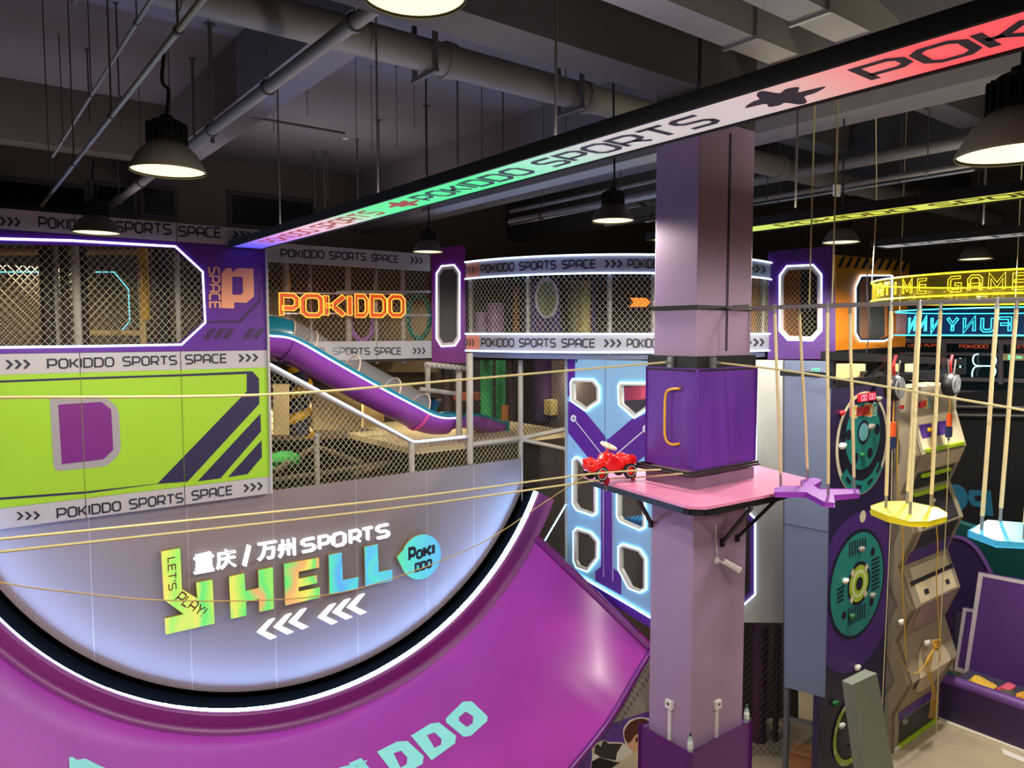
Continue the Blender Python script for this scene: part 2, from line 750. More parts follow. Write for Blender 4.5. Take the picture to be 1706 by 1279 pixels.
# ---------------------------------------------------------------- room shell
CZ = 12.0
UB, UF, VL, VR = 20.6, -9.0, -9.0, 24.0
struct(usq(UF, UB, VL, VR, -.2, 0).build('floor', FLOORM))
struct(usq(UF, UB, VL, VR, CZ, CZ + .2).build('ceiling', CONC))
struct(usq(UB, UB + .2, VL, VR, 0, CZ).build('wall_back', WALLM))
struct(usq(UF, UB, VR, VR + .2, 0, CZ).build('wall_right', WALLM))
struct(usq(UF, UB, VL - .2, VL, 0, CZ).build('wall_left', WALLM))
struct(usq(UF - .2, UF, VL, VR, 0, CZ).build('wall_front', WALLM))

_tn = [0]


def trim(u0, u1, v0, v1, z0, z1, m=CONC):
    _tn[0] += 1
    return struct(usq(u0, u1, v0, v1, z0, z1).build('trim_%d' % _tn[0], m))


trim(UF, UB, 3.82, 4.5, 11.05, CZ, CONC)           # long beam above the light box
trim(UF, UB, 9.85, 10.5, 10.4, CZ, CONC)           # next long beam
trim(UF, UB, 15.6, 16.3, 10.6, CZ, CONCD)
trim(16.4, 16.9, VL, 3.8, 10.9, CZ, WALLM)         # cross beam over the left bay
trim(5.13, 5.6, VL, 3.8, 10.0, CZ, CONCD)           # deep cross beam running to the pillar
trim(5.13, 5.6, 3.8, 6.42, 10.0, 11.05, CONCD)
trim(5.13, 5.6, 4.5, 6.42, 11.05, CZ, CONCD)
trim(8.4, 8.9, 10.5, 15.6, 11.3, CZ, CONC)
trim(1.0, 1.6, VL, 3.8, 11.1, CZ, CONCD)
for _k, _u in enumerate((1.2, 2.7, 4.2, 5.7, 10.8)):
    trim(_u, _u + .5, 10.5, 15.6, 11.3, CZ, CONC)
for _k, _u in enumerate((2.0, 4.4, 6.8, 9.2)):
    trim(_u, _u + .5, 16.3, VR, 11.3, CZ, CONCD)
# dark clerestory windows in the back wall and side wall
fb = Fr(U * UB, V)
WG = mk('dark_window_glass', (16, 17, 22), .12, var=0)
_wn = 0
for (x0, x1, y0, y1) in ((-120, 140, 302, 352), (157, 222, 312, 352), (240, 289, 316, 356), (386, 520, 332, 372)):
    _wn += 1
    a, za = fb.st(x0, y1, .02)
    b, _ = fb.st(x1, y1, .02)
    _, zb = fb.st((x0 + x1) / 2, y0, .02)
    w = thing('window_%d' % _wn, '', '', fb.P((a + b) / 2, za, .02), kind='structure')
    del w['label'], w['category']
    MB().panel([fb.P(a, za, .01), fb.P(b, za, .01), fb.P(b, zb, .01), fb.P(a, zb, .01)], [], fb.n * .03).build('window_glass', WG, w)
    MB().panel([fb.P(a - .1, za - .1, .0), fb.P(b + .1, za - .1, .0), fb.P(b + .1, zb + .1, .0), fb.P(a - .1, zb + .1, .0)],
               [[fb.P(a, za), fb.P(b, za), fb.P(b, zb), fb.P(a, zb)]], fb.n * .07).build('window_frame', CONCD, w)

# ---------------------------------------------------------------- high bay lamps
DIFF = mk('lamp_diffuser', (255, 244, 190), .4, em=1.25)


def high_bay(c, r, cable, label, power=1.0):
    c = Vector(c)
    if cable is None:
        cable = (11.05 if 3.8 < c.dot(V) < 4.5 else 10.0 if 5.1 < c.dot(U) < 5.62 and c.dot(V) < 6.4 else CZ) - c.z - .37 * r / .25
    t = thing('high_bay_lamp', label, 'lamp', c, 'high bay lamps under the ceiling')
    k = r / .25
    MB().lathe(c, [(.244 * k, .004), (.0, .004)], 32).build('diffuser', DIFF, t)
    MB().lathe(c, [(.25 * k, -.012 * k), (.255 * k, .0), (.245 * k, .02 * k), (.19 * k, .12 * k), (.135 * k, .17 * k), (.125 * k, .175 * k), (.13 * k, .16 * k), (.182 * k, .11 * k), (.244 * k, .0)], 32, Z, False).build('shade', SHADE, t, smooth=True)
    hb = MB().lathe(c, [(.115 * k, .165 * k), (.12 * k, .18 * k), (.12 * k, .32 * k), (.09 * k, .345 * k), (.045 * k, .35 * k), (.04 * k, .38 * k), (.0, .38 * k)], 24)
    for j in range(20):
        a = 2 * pi * j / 20
        d = Vector((cos(a), sin(a), 0))
        hb.box(c + d * .125 * k + Z * .25 * k, d * .012 * k, Vector((-d.y, d.x, 0)) * .004, Z * .07 * k)
    hbo = hb.build('driver_housing', BLACKM, t)
    MB().tube(smooth_path([c + Z * .37 * k, c + Z * .55 * k + V * .02, c + Z * (.37 * k + cable * .55) - V * .02, c + Z * (.37 * k + cable)], 5), .013, 6).build('cable', BLACKM, hbo)
    ld = bpy.data.lights.new('lamp_light', 'SPOT')
    ld.energy = LAMP_W * power
    ld.color = (1.0, .93, .80)
    ld.spot_size = radians(178)
    ld.spot_blend = .25
    ld.shadow_soft_size = .2
    lo = bpy.data.objects.new('lamp_light', ld)
    COL.objects.link(lo)
    lo.parent = t
    lo.location = (0, 0, -.03)
    return t


high_bay(onY(690, -9, 3.6), .25, None, 'large bright high bay lamp cut off by the top edge of the picture')
high_bay(onY(280, 284, 5.3), .25, .44, 'high bay lamp hanging before the dark cross beam, above the long purple window')
high_bay(onY(161, 387, 8.54), .25, .44, 'high bay lamp hanging in front of the uppermost silver band at far left')
high_bay(onY(713, 419, 12.3), .25, None, 'small high bay lamp hanging above the tall narrow purple window')
high_bay(onY(1021, 367, 8.9), .25, None, 'high bay lamp hanging just left of the pillar above the curved walkway')
high_bay(onY(1696, 254, 4.25), .31, None, 'large close high bay lamp under the red end of the light box', .7)
high_bay(onY(1401, 403, 10.6), .25, None, 'high bay lamp hanging above the purple box with the lit window', 3.0)
high_bay(onY(1625, 431, 12.3), .25, None, 'far high bay lamp behind the yellow neon ring', 4.0)
# unseen further lamps added for light, behind the viewer and beside the view
for _v in (1.5, 6.3):
    for _u in (-2.4, -6.0):
        high_bay(UVZ(_u, _v, 8.7), .25, None, 'high bay lamp added to the row behind the viewer')
high_bay(UVZ(1.2, 7.6, 8.7), .25, None, 'high bay lamp hanging to the right of the light box, added outside the picture')
high_bay(UVZ(2.0, 11.5, 8.7), .25, None, 'high bay lamp hanging over the foam pit, added outside the picture')
high_bay(UVZ(9.4, -3.2, 8.7), .25, None, 'high bay lamp hanging before the facade, added outside the picture')
high_bay(UVZ(4.0, -3.2, 8.7), .25, None, 'high bay lamp hanging to the left, added outside the picture')


# ---------------------------------------------------------------- long light boxes
def light_box(v0, v1, u0, u1, z, label, m, hh=.09):
    t = thing('light_box', label, 'sign', UVZ((u0 + u1) / 2, (v0 + v1) / 2, z))
    MB().panel([UVZ(u0, v0, z), UVZ(u1, v0, z), UVZ(u1, v1, z), UVZ(u0, v1, z)], [], Z * .03).build('lit_face', m, t)
    c = MB()
    uvbox(c, u0, u1, v0 - .03, v0, z - .012, z + hh)
    uvbox(c, u0, u1, v1, v1 + .03, z - .012, z + hh)
    uvbox(c, u0, u1, v0, v1, z + hh - .03, z + hh)
    uvbox(c, u0 - .03, u0, v0 - .03, v1 + .03, z - .012, z + hh)
    uvbox(c, u1, u1 + .03, v0 - .03, v1 + .03, z - .012, z + hh)
    c.build('casing', BLACKM, t)
    return t


def star_mark(mb, cu, cv, su, sv, z):
    """dark mark of four crossing blades, long along the box"""
    out = [(-.98, -.02), (-.62, -.34), (-.4, -.4), (-.24, -.86), (-.02, -1.0), (.12, -.42), (.36, -.6), (.62, -.46), (.42, -.06), (.62, .0), (1.0, .1), (.62, .36), (.36, .42), (.16, .98), (-.04, .98), (-.16, .5), (-.36, .58), (-.58, .46), (-.5, .1)]
    fine = smooth_path([Vector((cu - x * su, cv + y * sv, 0)) for x, y in out], 4, True)
    mb.panel([UVZ(p.x, p.y, z) for p in fine], [], -Z * .004)


RB = ramp_emit('rgb_light_face', U, 0.6, 12.2,
               [(0, (255, 70, 80)), (.10, (255, 84, 92)), (.155, (224, 176, 170)), (.19, (206, 192, 190)), (.29, (204, 194, 192)), (.335, (170, 226, 196)),
                (.42, (60, 240, 140)), (.60, (70, 246, 150)), (.66, (190, 226, 200)), (.69, (236, 206, 206)), (.78, (240, 180, 220)), (.86, (206, 130, 250)), (.94, (110, 90, 255)), (1, (70, 50, 255))], .95)
LBZ = H + 1.36
lb = light_box(3.66, 4.13, 0.2, 12.0, LBZ, 'long ceiling light box glowing from blue through green to red', RB)
INKB = mk('light_box_lettering', (66, 54, 74), .6, var=0)
RUST = mk('rust_lettering', (196, 84, 70), .6, var=0, em=.5)


def box_text(mb, txt, x0, y0, x1, y1, z, v0, v1, w=.2):
    """lettering between two pixels of the lit face"""
    ua, ub = onZ(x0, y0, z).dot(U), onZ(x1, y1, z).dot(U)
    k = (ub - ua) / text_width(txt)
    return put_text(mb, txt, lambda x, y: UVZ(ua + x * k, v1 - (v1 - v0) * (.25 + .5 * y), z - .005), w)


mid = lambda x: 410 - .29 * (x - 420)
mb = MB()
box_text(mb, 'POKIDDO SPORTS', 695, mid(695), 1168, mid(1168), LBZ, 3.66, 4.13)
_p = onZ(1430, mid(1430), LBZ).dot(U)
_len = onZ(695, mid(695), LBZ).dot(U) - onZ(1168, mid(1168), LBZ).dot(U)
_k = -_len / text_width('POKIDDO SPORTS')
put_text(mb, 'POK', lambda x, y: UVZ(_p + x * _k, 4.13 - .47 * (.25 + .5 * y), LBZ - .005), .2)
star_mark(mb, onZ(1293, mid(1293), LBZ).dot(U), 3.89, .25, .19, LBZ - .005)
mb.build('lettering', INKB, lb)
mb = MB()
star_mark(mb, onZ(668, mid(668), LBZ).dot(U), 3.89, .3, .15, LBZ - .005)
_p = onZ(445, mid(445), LBZ).dot(U)
_p1 = onZ(622, mid(622), LBZ).dot(U)
_k2 = (_p1 - _p) / text_width('POKIDDO SPORTS')
put_text(mb, 'POKIDDO SPORTS', lambda x, y: UVZ(_p + x * _k2, 4.13 - .47 * (.25 + .5 * y), LBZ - .005), .2)
o = mb.build('lettering', RUST, lb)
o['label'] = 'rust coloured lettering'

YG = ramp_emit('yellow_green_light_face', U, 2.6, 6.6, [(0, (212, 220, 84)), (.5, (226, 236, 70)), (1, (190, 236, 70))], .9)
lb2 = light_box(8.2, 8.66, -2.0, 7.4, LBZ, 'yellow green ceiling light box seen right of the pillar', YG)
mb = MB()
m2 = lambda x: 378 - .1285 * (x - 1276)
_a, _b = onZ(1298, m2(1298), LBZ).dot(U), onZ(1520, m2(1520), LBZ).dot(U)
_k3 = (_b - _a) / text_width('POKIDDO')
put_text(mb, 'POKIDDO SPORTS', lambda x, y: UVZ(_a + x * _k3, 8.66 - .46 * (.25 + .5 * y), LBZ - .005), .2)
mb.build('lettering', mk('olive_lettering', (118, 100, 34), .6, var=0), lb2)
DIMF = mk('dim_glow_light_face', (206, 200, 198), .5, em=.55)  # faint glow put into the face, though the box is unlit
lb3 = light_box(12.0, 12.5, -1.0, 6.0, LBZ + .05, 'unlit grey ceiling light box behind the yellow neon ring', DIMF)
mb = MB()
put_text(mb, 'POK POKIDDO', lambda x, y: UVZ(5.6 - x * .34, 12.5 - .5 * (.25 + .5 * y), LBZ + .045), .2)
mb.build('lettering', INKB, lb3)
# thin hanger rods carry the boxes
for _i, (_v, _z, _us) in enumerate(((3.9, LBZ + .09, (1.5, 4.5, 7.5, 10.5)), (8.43, LBZ + .09, (-.5, 2.5, 5.2)), (12.25, LBZ + .14, (.5, 4.5)))):
    for _u in _us:
        tag(MB().tube([UVZ(_u, _v, _z - .01), UVZ(_u, _v, CZ - (.95 if _i == 0 else 0))], .012, 6).build('hanger_rod', RODM),
            'thin steel rod carrying a ceiling light box', 'rod', 'rods carrying the light boxes')

# ---------------------------------------------------------------- pipes and ducts under the ceiling
def pipe_u(x0, y0, x1, y1, z, r, label, name='ceiling_pipe', m=PIPEM, ext=0, clamps=True, group=None):
    a = onZ(x0, y0, z)
    b = onZ(x1, y1, z)
    v = a.dot(V)
    u0, u1 = a.dot(U), b.dot(U)
    if u0 < u1:
        u0 += -ext
    else:
        u0 += ext
    t = thing(name, label, 'pipe', UVZ((u0 + u1) / 2, v, z), group)
    MB().tube([UVZ(u0, v, z), UVZ(u1, v, z)], r, 14).build('pipe_run', m, t, smooth=True)
    if clamps:
        n = max(2, int(abs(u1 - u0) / 2.2))
        for k in range(n):
            u = u0 + (u1 - u0) * (k + .5) / n
            MB().tube([UVZ(u - .02, v, z), UVZ(u + .02, v, z)], r * 1.25 + .004, 14).tube([UVZ(u, v, z + r), UVZ(u, v, CZ if not (3.8 < v < 4.5) else 11.05)], max(.008, r * .12), 6).build('pipe_hanger', RODM, t)
    return t


# the large drain pipe running across
bp = thing('drain_pipe', 'thick grey drain pipe running across under the beams', 'pipe', UVZ(7.78, 6, 10.7))
MB().tube([UVZ(7.78, -8.8, 10.7), UVZ(7.78, 9.0, 10.7)], .19, 20).build('pipe_run', PIPEM, bp, smooth=True)
MB().tube([UVZ(7.78, 9.0, 10.7), UVZ(7.78, 10.3, 10.38), UVZ(7.78, 22.0, 10.38)], .19, 20).build('pipe_run', PIPEM, bp, smooth=True)
for _v in (.4, 2.0, 5.0, 7.3, 9.0, 12.0, 14.6, 17.2):
    MB().tube([UVZ(7.78, _v - .06, 10.7 if _v < 9.01 else 10.38), UVZ(7.78, _v + .06, 10.7 if _v < 9.01 else 10.38)], .215, 20).build('pipe_collar', PIPEM, bp, smooth=True)
for _v in (1.1, 4.68, 7.0):
    hb = MB()
    for s in (-.24, .24):
        hb.beam(UVZ(7.78 + s, _v, 10.44), UVZ(7.78 + s, _v, 11.1), .05, .05, U)
    hb.beam(UVZ(7.5, _v, 10.46), UVZ(8.06, _v, 10.46), .05, .05)
    hb.build('pipe_hanger', RODM, bp)
# sprinkler and conduit runs
pipe_u(621, 14, 230, 349, 10.2, .07, 'grey sprinkler pipe slanting past the drain pipe at upper left', ext=3)
pipe_u(336, 0, 108, 346, 9.35, .022, 'thin lamp conduit carrying the lamps at far left', 'lamp_conduit', GALV, ext=3)
pipe_u(242, 15, 126, 266, 10.4, .02, 'thin conduit left of the lamp conduit', 'lamp_conduit', GALV, ext=1)
pipe_u(850, 370, 1092, 316, 9.9, .075, 'pale pipe running behind the light box, left of the pillar', m=GALV)
pipe_u(850, 352, 1092, 292, 10.0, .04, 'thin pipe above the pale pipe left of the pillar', m=PIPEM)
pipe_u(1262, 300, 1700, 158, 10.3, .10, 'dark heavy pipe running right of the pillar toward the large lamp', m=PIPEM, ext=4)
pipe_u(1262, 332, 1660, 232, 9.9, .045, 'slim pipe below the heavy dark pipe right of the pillar', m=PIPEM, ext=4)
pipe_u(1262, 340, 1600, 275, 10.0, .025, 'thinnest conduit right of the pillar', 'lamp_conduit', m=GALV, ext=3)
pipe_u(1480, 180, 1706, 92, 10.6, .11, 'pale pipe below the red end of the light box', m=PIPEM)
pipe_u(1440, 345, 1706, 300, 10.6, .07, 'far pipe just above the yellow green light box', m=PIPEM)
# long pale strip standing in for a lit beam underside beside the light box
_v = onZ(850, 316, 9.75).dot(V)
ct = thing('pale_beam_strip', 'long pale strip standing in for a lit beam underside behind the light box', 'cable tray', UVZ(6, _v, 9.7))
uvbox(MB(), 5.9, 12.6, _v - .02, _v + .34, 9.74, 9.76).build('strip_base', GALV, ct)
for s in (-.02, .32):
    uvbox(MB(), 5.9, 12.6, _v + s, _v + s + .02, 9.76, 9.86).build('strip_side', GALV, ct)
for _u in (6.4, 8.6, 10.8):
    MB().tube([UVZ(_u, _v + .16, 9.76), UVZ(_u, _v + .16, CZ)], .01, 6).build('strip_rod', RODM, ct)
# rectangular air ducts with sloped elbows
DUCT = mk('duct_sheet', (146, 140, 140), .6, metal=.25, var=.1, scale=2)


def duct(u0, u1, z0, z1, v0, v1, label, drop):
    t = thing('air_duct', label, 'duct', UVZ((u0 + u1) / 2, (v0 + v1) / 2, z0))
    uvbox(MB(), u0, u1, v0, v1, z0, z1).build('duct_run', DUCT, t)
    q = [UVZ(u0, v1, z0), UVZ(u0, v1, z1), UVZ(u0, v1 + .35 + .2, z1 - .1), UVZ(u0, v1 + .75, z1 - drop), UVZ(u0, v1 + .35, z0 - drop)]
    MB().panel(q, [], U * (u1 - u0)).build('duct_elbow', DUCT, t)
    n = int((v1 - v0) / 1.5)
    for k in range(n):
        v = v0 + (v1 - v0) * (k + .7) / n
        MB().panel([UVZ(u0 - .03, v, z0 - .03), UVZ(u1 + .03, v, z0 - .03), UVZ(u1 + .03, v, z1 + .03), UVZ(u0 - .03, v, z1 + .03)], [], V * .04).build('duct_flange', GALV, t)
    for v in (v0 + 1.2, v1 - .5):
        for u in (u0 + .05, u1 - .05):
            MB().tube([UVZ(u, v, z1), UVZ(u, v, CZ)], .012, 6).build('duct_rod', RODM, t)


duct(4.45, 4.8, 10.3, 10.65, 4.6, 7.2, 'grey air duct in front of the deep cross beam at top centre', .4)
duct(3.7, 4.05, 10.3, 10.65, 4.6, 7.2, 'grey air duct nearer than the one in front of the cross beam', .4)
# threaded rods and slim hangers dropping from the ceiling
for (x, yt, yb, r) in ((145, 82, 205, .012), (193, 5, 160, .012), (200, 160, 215, .01), (320, 98, 236, .02), (349, 40, 238, .03), (116, 152, 226, .01), (104, 190, 240, .01), (412, 55, 180, .02),
                       (595, 232, 332, .016), (630, 200, 312, .024), (710, 176, 290, .024), (545, 252, 330, .01), (523, 252, 345, .02), (540, 252, 345, .02), (592, 95, 270, .006), (618, 110, 250, .006), (660, 110, 245, .006), (689, 60, 215, .006), (838, 150, 250, .02), (762, 130, 275, .02), (511, 120, 195, .006), (454, 130, 220, .006)):
    a = onZ(x, yt, CZ)
    b = onP(x, yb, a, Vector((0, 1, 0)))
    if 3.7 < a.dot(V) < 4.6 and b.z < LBZ:
        continue
    tag(MB().tube([Vector((a.x, a.y, CZ)), Vector((a.x, a.y, b.z))], r, 6).tube([Vector((a.x, a.y, CZ)), Vector((a.x, a.y, CZ - .02))], r * 3, 8).build('ceiling_rod', RODM),
        'bare steel rod hanging straight down from the grey ceiling', 'rod', 'bare rods hanging from the ceiling')
# sprinkler head on its branch
sp = thing('sprinkler', 'small sprinkler head at the end of a thin branch pipe', 'sprinkler', onZ(575, 226, 11.0))
a, b = onZ(575, 222, 11.05), onZ(420, 195, 11.05)
MB().tube([b, a], .022, 8).build('branch_pipe', RODM, sp)
MB().lathe(a - Z * .1, [(.05, 0), (.055, .01), (.02, .03), (.02, .1)], 12).build('sprinkler_head', WHITEP, sp)
MB().tube([b, Vector((b.x, b.y, CZ))], .014, 6).build('pipe_hanger', RODM, sp)
sd = onY(240, 183, 11.5)
sdz = onZ(240, 183, CZ)
tag(MB().lathe(Vector((sdz.x, sdz.y, CZ - .07)), [(.05, 0), (.09, .02), (.1, .07)], 16).build('smoke_detector', WHITEP), 'small white smoke detector on the ceiling at upper left', 'detector')

# ---------------------------------------------------------------- the pillar and what is fixed to it
C0 = onY(1155, 900, 8.0)
CU, CV = C0.dot(U), C0.dot(V)
WU, WV = .61, .98
LILAC = mk('lilac_pillar_paint', (168, 140, 176), .55, var=.04, scale=1.5)
PADM = mk('plum_vinyl_pad', (96, 32, 116), .42, var=.06, bump=.08)
SLEEVE = mk('violet_vinyl_sleeve', (102, 48, 160), .4, var=.08, scale=3, bump=.12)
PINK = mk('pink_deck_board', (240, 146, 190), .28, var=.04, coat=.3)


def ring(mb, e, z0, z1, t):
    """square collar around the pillar, e beyond its faces"""
    o = [(CU - e, CV - e), (CU + WU + e, CV - e), (CU + WU + e, CV + WV + e), (CU - e, CV + WV + e)]
    i = [(CU - e + t, CV - e + t), (CU + WU + e - t, CV - e + t), (CU + WU + e - t, CV + WV + e - t), (CU - e + t, CV + WV + e - t)]
    return mb.panel([UVZ(a, b, z0) for a, b in o], [[UVZ(a, b, z0) for a, b in i]], Z * (z1 - z0))


pl = thing('pillar', 'square lilac clad pillar rising through the pink platform', 'pillar', UVZ(CU + WU / 2, CV + WV / 2, 0))
usq(CU, CU + WU, CV, CV + WV, 0, 9.7).build('pillar_cladding', LILAC, pl, bevel=.012)
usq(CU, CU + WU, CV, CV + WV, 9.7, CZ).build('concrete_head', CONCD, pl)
uvbox(MB(), CU - .004, CU, CV + .5, CV + .54, 7.2, 9.6).build('dark_joint', mk('dark_joint', (52, 36, 70), .6), pl)
o = ring(MB(), .07, 0, 2.72, .068).build('base_padding', PADM, pl, bevel=.03)
ring(MB(), .012, 7.655, 7.705, .01).build('upper_clamp', BLACK, pl)
ring(MB(), .03, 7.66, 7.70, .03).build('upper_clamp', BLACK, pl)

sl = thing('padding_sleeve', 'violet vinyl padding box strapped round the pillar above the pink platform', 'padding', UVZ(CU + WU / 2, CV + WV / 2, 5.9))
ring(MB(), .05, 5.93, 7.0, .046).build('vinyl_cover', SLEEVE, sl, bevel=.02)
# the loose flap edge on the left face
fl = MB()
rows = []
for k in range(13):
    z = 5.95 + 1.03 * k / 12
    w = .012 + .012 * sin(k * 1.1)
    rows.append([UVZ(CU + .17 + .02 * sin(k * .4), CV - .053, z), UVZ(CU + .12, CV - .055 - w, z), UVZ(CU + .05 + .02 * sin(k * .5), CV - .06 - w * .5, z), UVZ(CU - .08, CV - .053, z)])
fl.grid(rows).build('cover_flap', SLEEVE, sl, smooth='all')
# yellow grab handle
f_l = Fr(UVZ(0, CV - .05, 0), U)
k5 = cr(1060, 560, 1188 / 260)
g = lambda x, y, o: f_l.pt(*k5(x, y), o)
MB().tube(smooth_path([g(336, 397, .0), g(320, 398, .05), g(268, 403, .055), g(234, 420, .055), g(220, 470, .055), g(217, 600, .055), g(217, 740, .055), g(232, 795, .055), g(265, 822, .055), g(305, 822, .05), g(330, 816, .0)], 4), .014, 8).build('grab_handle', YEL, sl, smooth=True)

sc = thing('steel_collar', 'black steel collar with rope anchors above the violet padding', 'collar', UVZ(CU + WU / 2, CV + WV / 2, 7.0))
ring(MB(), .045, 7.005, 7.15, .044).build('collar_plate', BLACK, sc)
ring(MB(), .055, 6.985, 7.005, .07).build('collar_flange', BLACK, sc)
for (u, v) in ((CU + .3, CV - .06), (CU - .06, CV + .2)):
    a = MB().box(UVZ(u, v, 7.08), U * .03, V * .03, Z * .06)
    a.tube([UVZ(u, v, 7.08) - (V if v < CV else U) * .0, UVZ(u, v, 7.08) - (V if v < CV else U) * .09], .016, 8)
    a.build('rope_anchor', GALV, sc)

# pink platform
DZ = 5.70
pf = thing('pink_platform', 'pink boarded platform carried round the pillar on black braces', 'platform', UVZ(CU + WU / 2, CV + WV / 2, DZ))
dp = [onZ(x, y, DZ) for x, y in ((972, 792), (1140, 841), (1150, 843), (1175, 844), (1188, 842), (1300, 820), (1362, 801), (1258, 774), (1085, 766), (1060, 771))]
hole = [UVZ(CU - .01, CV - .01, DZ), UVZ(CU + WU + .01, CV - .01, DZ), UVZ(CU + WU + .01, CV + WV + .01, DZ), UVZ(CU - .01, CV + WV + .01, DZ)]
MB().panel(dp, [hole], -Z * .03).build('deck', PINK, pf)
fr = MB()
for i in range(len(dp)):
    a, b = dp[i], dp[(i + 1) % len(dp)]
    if (a - b).length > .06:
        cen = UVZ(CU + WU / 2, CV + WV / 2, 0)
        s = lambda p: p + (Vector((cen.x - p.x, cen.y - p.y, 0))).normalized() * .05
        fr.beam(s(a) - Z * .065, s(b) - Z * .065, .05, .07)
fr.build('deck_frame', BLACK, pf)
f_r = Fr(UVZ(CU, 0, 0), V)
f_r2 = Fr(UVZ(CU - .0, 0, 0), V)
for (x0, y0, x1, y1) in ((1203, 904, 1252, 845), (1228, 896, 1300, 825), (1086, 872, 1062, 828)):
    b = onZ(x1, y1, DZ - .1)
    if x0 > 1100:
        a = f_r.pt(x0, y0, .01)
    else:
        a = onP(x0, y0, UVZ(0, CV, 0), V) - V * .01
    MB().beam(a, b, .035, .035).build('brace', BLACK, pf)
    MB().box(a, U * .02, V * .03, Z * .04).build('brace_plate', BLACK, pf)
ft = MB()
ring(ft, .05, DZ, DZ + .13, .05)
ft.build('foot_plate', mk('mauve_steel', (132, 112, 140), .4, metal=.3), pf)
bt = MB()
for e, z in ((.085, DZ + .17), (.075, DZ + .2)):
    bt.tube([UVZ(CU - e, CV - e - .1, z), UVZ(CU + WU + e, CV - e - .1, z), UVZ(CU + WU + e, CV + WV + e, z), UVZ(CU - e, CV + WV + e, z)], .016, 8, closed=True)
bt.build('tie_frame', BLACK, pf, smooth=True)

# security camera under the platform
k4 = cr(880, 680, 939 / 440)
a = f_r.pt(*k4(668, 540), .0)
cc = thing('security_camera', 'white bullet security camera on the pillar below the pink platform', 'camera', a)
MB().lathe(a, [(.04, 0), (.04, .02), (.02, .03)], 14, f_r.n).tube([a, a + f_r.n * .09, a + f_r.n * .1 - Z * .02], .012, 8).build('bracket', WHITEP, cc)
d = (f_r.n * .6 + V * .55 - Z * .45).normalized()
b = a + f_r.n * .1 + V * .03
MB().lathe(b - d * .02, [(.0, 0), (.03, .0), (.034, .02), (.034, .16), (.038, .18), (.038, .21)], 18, d).build('camera_body', WHITEP, cc, smooth=True)
MB().lathe(b + d * .191, [(.034, 0), (.034, .002)], 18, d).build('lens', BLACKM, cc)
MB().tube(smooth_path([a + f_r.n * .02, a + f_r.n * .03 + Z * .1 - V * .03, a + f_r.n * .012 + Z * .25 - V * .03, a + f_r.n * .012 + Z * .42 - V * .03], 4), .006, 6).build('cable', WHITEP, cc)

# sockets with white conduit
for (px, py, face, lab) in ((1117, 1172, 0, 'white socket box with conduit on the left face of the pillar'), (1193, 1172, 1, 'white socket box with conduit on the right face of the pillar')):
    if face == 0:
        ffr = Fr(UVZ(0, CV, 0), U)
    else:
        ffr = f_r
    p = ffr.pt(px, py)
    t = thing('wall_socket', lab, 'socket', p)
    MB().box(p + ffr.n * .022, ffr.x * .05, Z * .05, ffr.n * .022).build('socket_box', WHITEP, t, bevel=.006)
    MB().box(p + ffr.n * .046 + Z * .012, ffr.x * .016, Z * .01, ffr.n * .003).build('socket_slot', INK, t)
    MB().beam(p + ffr.n * .012 - Z * .05, Vector((p.x, p.y, 2.72)) + ffr.n * .012, .034, .024, ffr.n).build('conduit', WHITEP, t)

# water bottles standing on the padding rim
PET = clear_plastic('clear_bottle', (214, 236, 226), .05, .6)
CAPG = mk('green_cap', (24, 70, 56), .4)
LABELM = mk('bottle_label', (224, 220, 222), .5)
for (u, v, lab) in ((CU - .034, CV - .034, 'small water bottle standing on the front corner of the pillar padding'), (CU - .035, CV + WV + .035, 'small water bottle standing at the right end of the pillar padding')):
    c = UVZ(u, v, 2.725)
    t = thing('water_bottle', lab, 'bottle', c)
    MB().lathe(c, [(.0, 0), (.029, 0), (.032, .01), (.032, .13), (.028, .15), (.014, .185), (.013, .2)], 16).build('bottle_body', PET, t, smooth=True)
    MB().lathe(c, [(.0325, .05), (.0328, .052), (.0328, .11), (.0325, .112)], 16).build('paper_label', LABELM, t)
    MB().lathe(c, [(.016, .195), (.016, .22), (.0, .221)], 12).build('cap', CAPG, t)

# ---------------------------------------------------------------- red toy car on the platform corner
RED = mk('red_toy_plastic', (236, 26, 20), .3, var=.03)
RUBB = mk('black_tyre', (20, 20, 22), .6)
cb = onZ(1016, 797, DZ + .035)
cd = Vector((-.87, -.49, 0)).normalized()
cs = Vector((cd.y, -cd.x, 0))
if cs.dot(CAMP - cb) < 0:
    cs = -cs
toy = thing('ride_on_toy_car', 'red ride-on toy car parked on the left corner of the pink platform', 'toy car', cb)
CK = 1.1
T = lambda l, w, h: cb + (cd * l + cs * w + Z * h) * CK
# body: cross sections along the length (position, half width, belly, top)
secs = [(.30, .05, .12, .17), (.285, .09, .10, .20), (.25, .115, .085, .215), (.20, .12, .10, .212), (.14, .105, .10, .205), (.11, .10, .09, .22), (.085, .10, .08, .27), (.04, .09, .075, .285), (-.02, .075, .07, .27), (-.08, .07, .075, .232), (-.13, .08, .085, .225), (-.17, .10, .11, .245), (-.22, .115, .14, .24), (-.255, .10, .15, .21), (-.27, .05, .16, .19)]
rows = []
for l, w, b0, t0 in secs:
    row = []
    for j in range(16):
        a = 2 * pi * j / 16
        cx_, sz_ = cos(a), sin(a)
        e = .7
        row.append(T(l, w * (abs(cx_) ** e) * (1 if cx_ > 0 else -1), (b0 + t0) / 2 + (t0 - b0) / 2 * (abs(sz_) ** e) * (1 if sz_ > 0 else -1)))
    rows.append(row)
bm = MB().grid(rows, True)
bm.poly(list(reversed(rows[0]))).poly(rows[-1])
